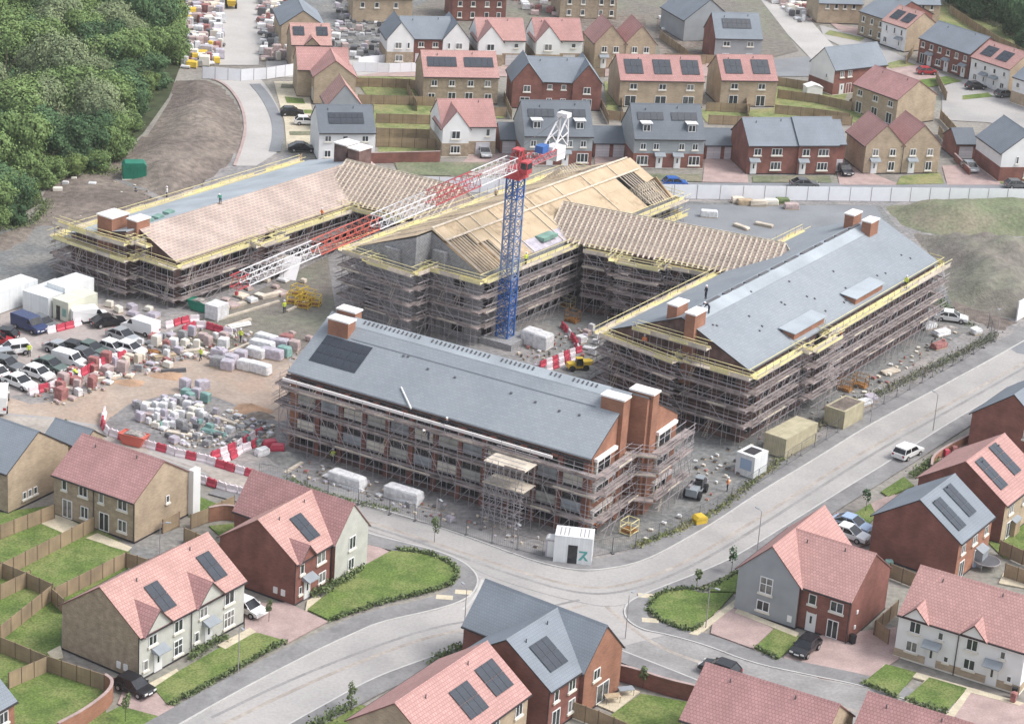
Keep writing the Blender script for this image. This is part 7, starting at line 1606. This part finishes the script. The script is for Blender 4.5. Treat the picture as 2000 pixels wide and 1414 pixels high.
# heaps nobody could count
def heap(px, py, rx, ry, h, m, name='sand', seed=1):
    r = random.Random(seed); b = MB(); n = 14; rings = 6; x0, y0 = G(px, py); idx = []
    for j in range(rings+1):
        f = j/rings; row = []
        for i in range(n):
            a = 2*math.pi*i/n; k = 1+0.18*math.sin(a*3+seed)+r.uniform(-.05,.05); row.append(len(b.v))
            b.v.append((x0+rx*f*k*math.cos(a), y0+ry*f*k*math.sin(a), 0.0+h*(1-f)**1.3*(1+0.2*math.sin(a*2+j)) + (0.05 if f < 1 else -0.05)))
        idx.append(row)
    for j in range(rings):
        for i in range(n): q = (i+1) % n; b.f.append((idx[j][i], idx[j+1][i], idx[j+1][q], idx[j][q])); b.m.append(0)
    tag(b.build(name, m, smooth=True), None, None, kind='stuff')
heap(490,800,2.8,1.8,0.7,'sand','sand',2); heap(505,812,2.2,1.4,0.5,'soil','dirt',3); heap(330,735,2.4,1.5,0.5,'sand','sand',4); heap(250,748,2.6,1.2,0.4,'sand','dirt',5); heap(560,895,2.6,2.4,0.8,'site_dark','rubble',6); heap(1845,640,2.0,1.4,0.4,'rubble_mix','rubble',7)
heap(400,835,4.5,3.0,0.35,'rubble_mix','rubble',8); heap(470,850,3.5,2.2,0.3,'rubble_mix','rubble',9); heap(640,70,5,4,1.2,'site_dark','rubble',10); heap(720,80,7,4,1.0,'site_dark','rubble',11)
# concrete strips and kerb stacks on the muddy ground
for i,(p0,p1) in enumerate([((445,690),(505,665)),((440,640),(490,625)),((420,628),(545,590)),((600,590),(560,610)),((556,926),(590,905))]):
    a, b_ = G(*p0), G(*p1); m = MB(); ln = math.hypot(b_[0]-a[0], b_[1]-a[1]); m.box(0,-0.2,0,ln,0.2,0.25); o = m.build('concrete_strip', 'deck_pale'); o.location = (*a, 0.02); o.rotation_euler = (0,0,rz_of(a, b_))
    tag(o, ['low pale concrete wall beside the lilac packs','low pale strip under the crane jib, nearer the skip','long low foundation strip running under the jib','short pale strip by the yellow racks','pale strip at the left foot of the slate block'][i], 'concrete strip')

# ------------------------------------------------------------------ street lamps and small street things
def lamp(px, py, h, label, head=0):
    t = thing('street_lamp', label, 'street lamp', (*G(px,py),0.1), R(head), 'street lamps'); b = MB(); b.tube((0,0,0),(0,0,h), 0.065, sides=6, r2=0.04); b.build('post', 'steel', t, uv=False)
    b = MB(); b.tube((0,0,h),(0.7,0,h+0.12), 0.035, sides=5); b.build('arm', 'steel', t, uv=False); b = MB(); b.box(0.6,-0.12,h+0.06,1.15,0.12,h+0.16); b.build('lamp_head', 'render_grey', t, uv=False)
for a in [(465,1315,5.2,'lamp post on the pavement before the two gabled semi',-60),(906,1237,5.2,'lamp post at the junction beside the slate roofed brick house',120),(1221,1248,5.0,'lamp post behind the brick garden wall at the bottom centre',60),(1478,1082,5.2,'lamp post on the near side of the straight road by the grey gable',120),(1378,1228,4.8,'lamp post at the foot of the corner lawn',-30),(850,1040,4.2,'lamp post on the site side of the bend, left one',-60),(1002,1082,3.8,'lamp post on the site side of the bend near the cabin',-60),(1822,842,5.0,'lamp post by the kerb before the slate roofed gable at the right',120),(1945,668,5.0,'lamp post by the site gate at the right edge',-120),(1700,826,5.0,'lamp post on the verge of the straight road',-60),(312,1088,4.0,'lamp post among the small back gardens on the left',0)]: lamp(*a)
def bin_(px, py, m, label, z=0.13):
    t = thing('wheelie_bin', label, 'wheelie bin', (*G(px,py),z), R(random.uniform(0,180)), 'wheelie bins'); b = MB(); b.prism([(-0.24,0.05),(0.22,0.05),(0.3,0.98),(-0.3,0.98)], 'y', -0.28, 0.28); b.build('body', m, t, uv=False)
    b = MB(); b.prism([(-0.32,0.981),(0.34,0.981),(0.1,1.08),(-0.3,1.06)], 'y', -0.3, 0.3); b.build('lid', m, t, uv=False)
for a in [(1664,1258,'car_black','black wheelie bin at the corner of the red brick house'),(1980,1362,'car_black','black wheelie bin by the white semi at the right'),(1978,1372,'pack_red','dark red wheelie bin by the white semi at the right'),(1862,888,'pack_red','brown red bin inside the curved brick garden wall'),(1848,895,'barrier_red','maroon bin inside the curved brick garden wall')]: bin_(*a)
def table_set(px, py, label, m='canopy_grey'):
    t = thing('garden_table', label, 'garden table', (*G(px,py),0.1), R(20)); b = MB(); b.box(-0.8,-0.45,0.7,0.8,0.45,0.75); b.build('table_top', m, t)
    for x in (-0.7, 0.7):
        for y in (-0.35, 0.35): b = MB(); b.tube((x,y,0),(x,y,0.7), 0.03); b.build('leg', 'steel_dark', t, uv=False)
table_set(1222,1358,'grey garden table by the brick garden wall'); table_set(1195,1372,'low garden table on the patio of the slate house','timber'); table_set(1800,1105,'dark table in the cluttered yard behind the red brick gable','car_pale')
t = thing('trampoline', 'round grey trampoline in the garden at the right edge', 'trampoline', (*G(1925,1108),0.1), 0); b = MB(); b.tube((0,0,0.75),(0,0,0.80), 1.5, sides=16); b.build('mat', 'steel_dark', t, uv=False); b = MB()
for i in range(16): a0, a1 = i*math.pi/8, (i+1)*math.pi/8; b.tube((1.55*math.cos(a0),1.55*math.sin(a0),0.8),(1.55*math.cos(a1),1.55*math.sin(a1),0.8), 0.05)
for i in range(6): a0 = i*math.pi/3; b.tube((1.5*math.cos(a0),1.5*math.sin(a0),0),(1.5*math.cos(a0),1.5*math.sin(a0),0.8), 0.04)
b.build('frame', 'steel', t, uv=False)
def shed(px, py, label, m='fence_wood', w_=2.2, d=1.8, roof='canopy_grey', head=-30):
    t = thing('garden_shed', label, 'shed', (*G(px,py),0.06), R(head)); b = MB(); b.prism([(0,0),(w_,0),(w_,1.8),(w_/2,2.3),(0,1.8)], 'y', 0, d); b.build('wall', m, t)
    b = MB(); b.prism([(-0.1,1.78),(w_/2,2.35),(w_+0.1,1.78),(w_+0.1,1.86),(w_/2,2.43),(-0.1,1.86)], 'y', -0.1, d+0.1); b.build('roof', roof, t); b = MB(); b.box(w_/2-0.4,-0.03,0.05,w_/2+0.4,-0.001,1.7); b.build('door', m, t)
shed(1880,1100,'grey shed at the right beside the trampoline','canopy_grey'); shed(1575,190,'white roofed shed behind the white gabled slate house','render_white',3.2,2.4,'paint_white',14); shed(1945,1040,'small timber play frame shed at the right edge')
pack(1735,1108,0.9,0.7,0.9,'pack_teal','teal plastic toy house in the cluttered yard',10,cat='toy house',name='toy_house',base=False); pack(1760,1100,0.8,0.6,0.5,'cill','cream storage box in the cluttered yard',40,cat='storage box',name='storage_box',base=False)
pack(1900,1105,0.9,0.8,0.8,'car_pale','pale blue chair cushion box near the trampoline',20,cat='storage box',name='storage_box',base=False); pack(1665,1235,0.5,0.4,0.6,'pack_pink','pink toy by the corner of the red brick house',10,cat='toy',name='toy',base=False)

# ------------------------------------------------------------------ people
def person_mesh(pose):
    me = bpy.data.meshes.new('person'); 
    J = {'pel':(0,0,0.95),'sp':(0,0,1.2),'ch':(0,0,1.42),'nk':(0,0,1.54),'hd':(0,0.02,1.64),'ht':(0,0.02,1.76),
         'ls':(-0.20,0,1.43),'le':(-0.27,0.02,1.15),'lh':(-0.27,0.14,0.92),'rs':(0.20,0,1.43),'re':(0.27,0.02,1.15),'rh':(0.27,0.14,0.92),
         'lp':(-0.10,0,0.92),'lk':(-0.11,0.03,0.50),'la':(-0.12,-0.02,0.08),'lt':(-0.12,0.16,0.04),'rp':(0.10,0,0.92),'rk':(0.11,0.03,0.50),'ra':(0.12,-0.02,0.08),'rt':(0.12,0.16,0.04)}
    if pose == 'bend':
        for k, v in {'sp':(0,0.16,1.10),'ch':(0,0.36,1.20),'nk':(0,0.46,1.24),'hd':(0,0.55,1.24),'ht':(0,0.64,1.30),'ls':(-0.20,0.36,1.20),'le':(-0.24,0.46,0.94),'lh':(-0.18,0.58,0.72),'rs':(0.20,0.36,1.20),'re':(0.24,0.46,0.94),'rh':(0.18,0.58,0.72)}.items(): J[k] = v
    if pose == 'walk':
        J['lk'] = (-0.11,0.20,0.52); J['la'] = (-0.11,0.28,0.10); J['lt'] = (-0.11,0.45,0.08); J['rk'] = (0.11,-0.06,0.50); J['ra'] = (0.11,-0.30,0.14); J['rt'] = (0.11,-0.16,0.04); J['le'] = (-0.26,-0.12,1.17); J['re'] = (0.26,0.14,1.17); J['rh'] = (0.25,0.30,1.00)
    E = [('pel','sp'),('sp','ch'),('ch','nk'),('nk','hd'),('hd','ht'),('ch','ls'),('ls','le'),('le','lh'),('ch','rs'),('rs','re'),('re','rh'),('pel','lp'),('lp','lk'),('lk','la'),('la','lt'),('pel','rp'),('rp','rk'),('rk','ra'),('ra','rt')]
    rad = {'pel':0.16,'sp':0.15,'ch':0.17,'nk':0.06,'hd':0.10,'ht':0.08,'ls':0.08,'le':0.055,'lh':0.04,'rs':0.08,'re':0.055,'rh':0.04,'lp':0.11,'lk':0.075,'la':0.055,'lt':0.045,'rp':0.11,'rk':0.075,'ra':0.055,'rt':0.045}
    ks = list(J); me.from_pydata([J[k] for k in ks], [(ks.index(a), ks.index(b_)) for a, b_ in E], [])
    o = bpy.data.objects.new('person', me); col.objects.link(o)
    md = o.modifiers.new('skin', 'SKIN'); o.modifiers.new('sub', 'SUBSURF').levels = 1
    for i, k in enumerate(ks): me.skin_vertices[0].data[i].radius = (rad[k], rad[k]*(0.75 if k in ('ch','sp','pel') else 1))
    me.skin_vertices[0].data[0].use_root = True
    dg = bpy.context.evaluated_depsgraph_get(); out = bpy.data.meshes.new_from_object(o.evaluated_get(dg)); bpy.data.objects.remove(o)
    out.name = 'person'; hd = Vector(J['hd'])
    for m in ('hivis','trouser','skin'): out.materials.append(M[m])
    for p in out.polygons:
        c_ = p.center; head = (c_-hd).length < 0.17
        hand = min((c_-Vector(J['lh'])).length, (c_-Vector(J['rh'])).length) < 0.09
        p.material_index = 2 if (head or hand) else (1 if c_.z < 0.93 and abs(c_.x) < 0.22 else 0); p.use_smooth = True
    return out, J['ht'], hd
PM = {k: person_mesh(k) for k in ('stand', 'bend', 'walk')}
hb = MB(); hb.prism([(0.15*math.cos(i*math.pi/5), 0.16*math.sin(i*math.pi/5)) for i in range(10)], 'z', 0, 0.03); hb.prism([(0.12*math.cos(i*math.pi/5), 0.13*math.sin(i*math.pi/5)) for i in range(10)], 'z', 0.03, 0.12)
hbm = hb.mesh('hard_hat', ['helmet'], uv=False, smooth=False)
def person(x, y, z, head, pose, label, coat='hivis'):
    me, ht, hd = PM[pose]
    if coat != 'hivis':
        me = me.copy(); me.materials[0] = M[coat]
    o = link('person', me, None, loc=(x, y, z), rot=(0, 0, R(head)), scale=(1.05,)*3); tag(o, label, 'person', None)
    link('hard_hat', hbm, o, loc=(ht[0], ht[1], ht[2]-0.05))
def on(px, py, zf):
    z = 8.0
    for _ in range(30): x, y = G(px, py, z); z = zf(x, y)
    return x, y, z
def loc(fr, x, y):
    v = Matrix.Rotation(-fr[1], 3, 'Z') @ Vector((x-fr[0][0], y-fr[0][1], 0)); return v.x, v.y
rc = lambda x, y: 10.2+RC-abs(loc(fC, x, y)[0]+WC/2)*sc
ra = lambda x, y: 6.6+RA-((loc(fA, x, y)[0]+7)*RA/7 if loc(fA, x, y)[0] > -7 else (-7-loc(fA, x, y)[0])*RA/11)
rb = lambda x, y: 10.3+RB-abs(loc(fB, x, y)[0]+8.5)*RB/8.5
person(*on(1378,584,rc), 120, 'stand', 'roofer in dark clothes standing on the pale slate roof', 'trouser'); person(*on(1384,613,rc), 60, 'bend', 'roofer bending beside the near chimneys of the right hand block', 'trouser')
person(*on(430,400,ra), 20, 'bend', 'worker stooping on the battened pink roof near the ridge', 'pack_green'); person(*on(326,388,ra), 80, 'stand', 'worker standing at the far edge of the low roof', 'wrap_white')
person(*on(968,392,rb), 200, 'stand', 'worker in tan standing on the bare timber roof left of the crane', 'timber')
person(*G(57,697), 0.03, 200, 'stand', 'worker in yellow vest standing in the middle of the car park')
person(*G(470,668), 0.03, 160, 'walk', 'worker in yellow vest walking by the low concrete wall')
person(*G(873,818,9.9), 8.2, 170, 'walk', 'worker with white hard hat on the top lift of the nearest scaffold', 'trouser')
person(*G(838,838,9.6), 8.2, 120, 'bend', 'worker kneeling by the leaning white pipe on the nearest scaffold', 'trouser')

for i, (px, py, k, c_, l_) in enumerate([(118,690,'estate','car_silver','silver estate squeezed between the second and third parking rows'),(255,690,'hatch','car_white','white hatchback at the right end of the middle parking row'),(12,722,'suv','car_grey','grey four wheel drive at the left edge of the car park'),(150,690,'hatch','car_black','black hatchback left of the dark green estate')]): V(px, py, -30+i*3, c_, l_, k)
for a in [((300,655),200,'stand','worker standing by the mixed packs right of the white van'),((392,705),140,'walk','worker walking along the top of the sandy track'),((150,742),60,'bend','worker stooping over the pink packs before the car park'),((555,612),30,'stand','worker beside the yellow frame racks'),((1160,1040),200,'walk','worker behind the mesh fence right of the corner cabin'),((1420,960),90,'stand','worker near the white welfare unit'),((650,905),10,'walk','worker at the foot of the slate block above the sheeted packs')]:
    person(*G(*a[0]), 0.03, a[1], a[2], a[3], random.choice(('hivis','hivis_orange')))
for fr_, x, y, z_, l_, p_ in [(fC, 1.2, 24.0, 7.25, 'worker on the second lift along the road side of the right hand block', 'walk'), (fC, 1.2, 44.0, 9.4, 'worker on the top lift near the far end of the right hand block', 'stand'), (fB, 1.2, 9.0, 9.4, 'worker on the top lift beside the crane mast', 'stand'), (fA, 1.2, 30.0, 5.85, 'worker on the top lift of the low left block', 'walk'), (fC, -14.0, -1.6, 9.4, 'worker on the near gable platform of the right hand block', 'stand')]:
    v_ = Matrix.Rotation(fr_[1], 4, 'Z') @ Vector((x, y, 0)); person(fr_[0][0]+v_.x, fr_[0][1]+v_.y, z_, random.uniform(0, 360), p_, l_, random.choice(('hivis','hivis_orange')))
def sheet_pile(px, py, dx, dy, n, m, head, label, cat):
    t = thing(cat.replace(' ', '_'), label, cat, (*G(px, py), 0.04), R(head)); r = random.Random(px+py)
    for i in range(n):
        b = MB(); o_ = r.uniform(-.08,.08); b.box(-dx/2+o_, -dy/2+r.uniform(-.04,.04), i*0.13, dx/2+o_, dy/2, i*0.13+0.11); b.build('board', r.choice((m, m, 'deck_pale')), t)
for a in [(250,700,3.6,0.8,5,'timber_pale',-25,'pale timber bundle between the car park and the sandy track','timber bundle'),(322,700,3.0,0.9,4,'timber',35,'tan timber bundle at the bend of the sandy track','timber bundle'),(205,742,4.0,0.6,3,'timber_pale',30,'long plank bundle before the pink packs','timber bundle'),(375,690,3.4,0.7,4,'deck_pale',30,'grey board bundle at the top of the sandy track','timber bundle'),(300,815,3.2,0.7,3,'pack_pink',-20,'pink board bundle inside the curved barriers','timber bundle'),(440,825,3.6,0.6,3,'deck_pale',-32,'pale board bundle in the lower part of the barrier yard','timber bundle'),(350,850,3.0,0.7,3,'timber_pale',-10,'short board bundle near the front of the barrier yard','timber bundle'),(500,850,3.0,0.6,3,'timber',-40,'tan board bundle near the barrier fork','timber bundle'),(455,600,4.2,0.8,3,'deck_pale',45,'grey plank bundle under the crane jib','timber bundle'),(530,580,3.6,0.8,4,'timber_pale',45,'pale plank bundle left of the yellow racks','timber bundle')]:
    sheet_pile(*a)
def pipes_(px, py, L_, n, m, head, label):
    t = thing('pipe_bundle', label, 'pipe bundle', (*G(px, py), 0.04), R(head))
    for i in range(n):
        row = 0 if i < (n+1)//2 else 1; k = i if row == 0 else i-(n+1)//2+0.5
        b = MB(); b.tube((-L_/2, k*0.24, 0.12+row*0.21), (L_/2, k*0.24, 0.12+row*0.21), 0.11, sides=7); b.build('pipe', m, t, uv=False)
for a in [(285,690,3.6,7,'rust',-20,'orange clay pipe bundle right of the parked cars'),(415,850,3.4,7,'pack_teal',-25,'teal pipe bundle in the middle of the barrier yard'),(340,728,3.2,5,'steel_dark',20,'dark pipe bundle beside the sand heap'),(470,640,3.4,6,'paint_white',40,'white pipe bundle by the low concrete wall'),(380,812,3.6,6,'wrap_lilac',-30,'pale pipe bundle among the white stacks')]: pipes_(*a)
# ------------------------------------------------------------------ thin summer haze over the whole place
b = MB(); b.box(-800, -150, -1.2, 800, 1400, 122)
hz = b.mesh('haze', [], uv=False); hm = bpy.data.materials.new('haze'); hm.use_nodes = True; t_ = hm.node_tree; t_.nodes.clear()
pv_ = t_.nodes.new('ShaderNodeVolumePrincipled'); pv_.inputs['Density'].default_value = 0.00008; pv_.inputs['Color'].default_value = (0.93, 0.94, 0.97, 1); pv_.inputs['Anisotropy'].default_value = 0.0
ou = t_.nodes.new('ShaderNodeOutputMaterial'); t_.links.new(pv_.outputs[0], ou.inputs['Volume']); hz.materials.append(hm)
tag(link('haze', hz), None, None, kind='stuff')
scn.cycles.volume_bounces = 1
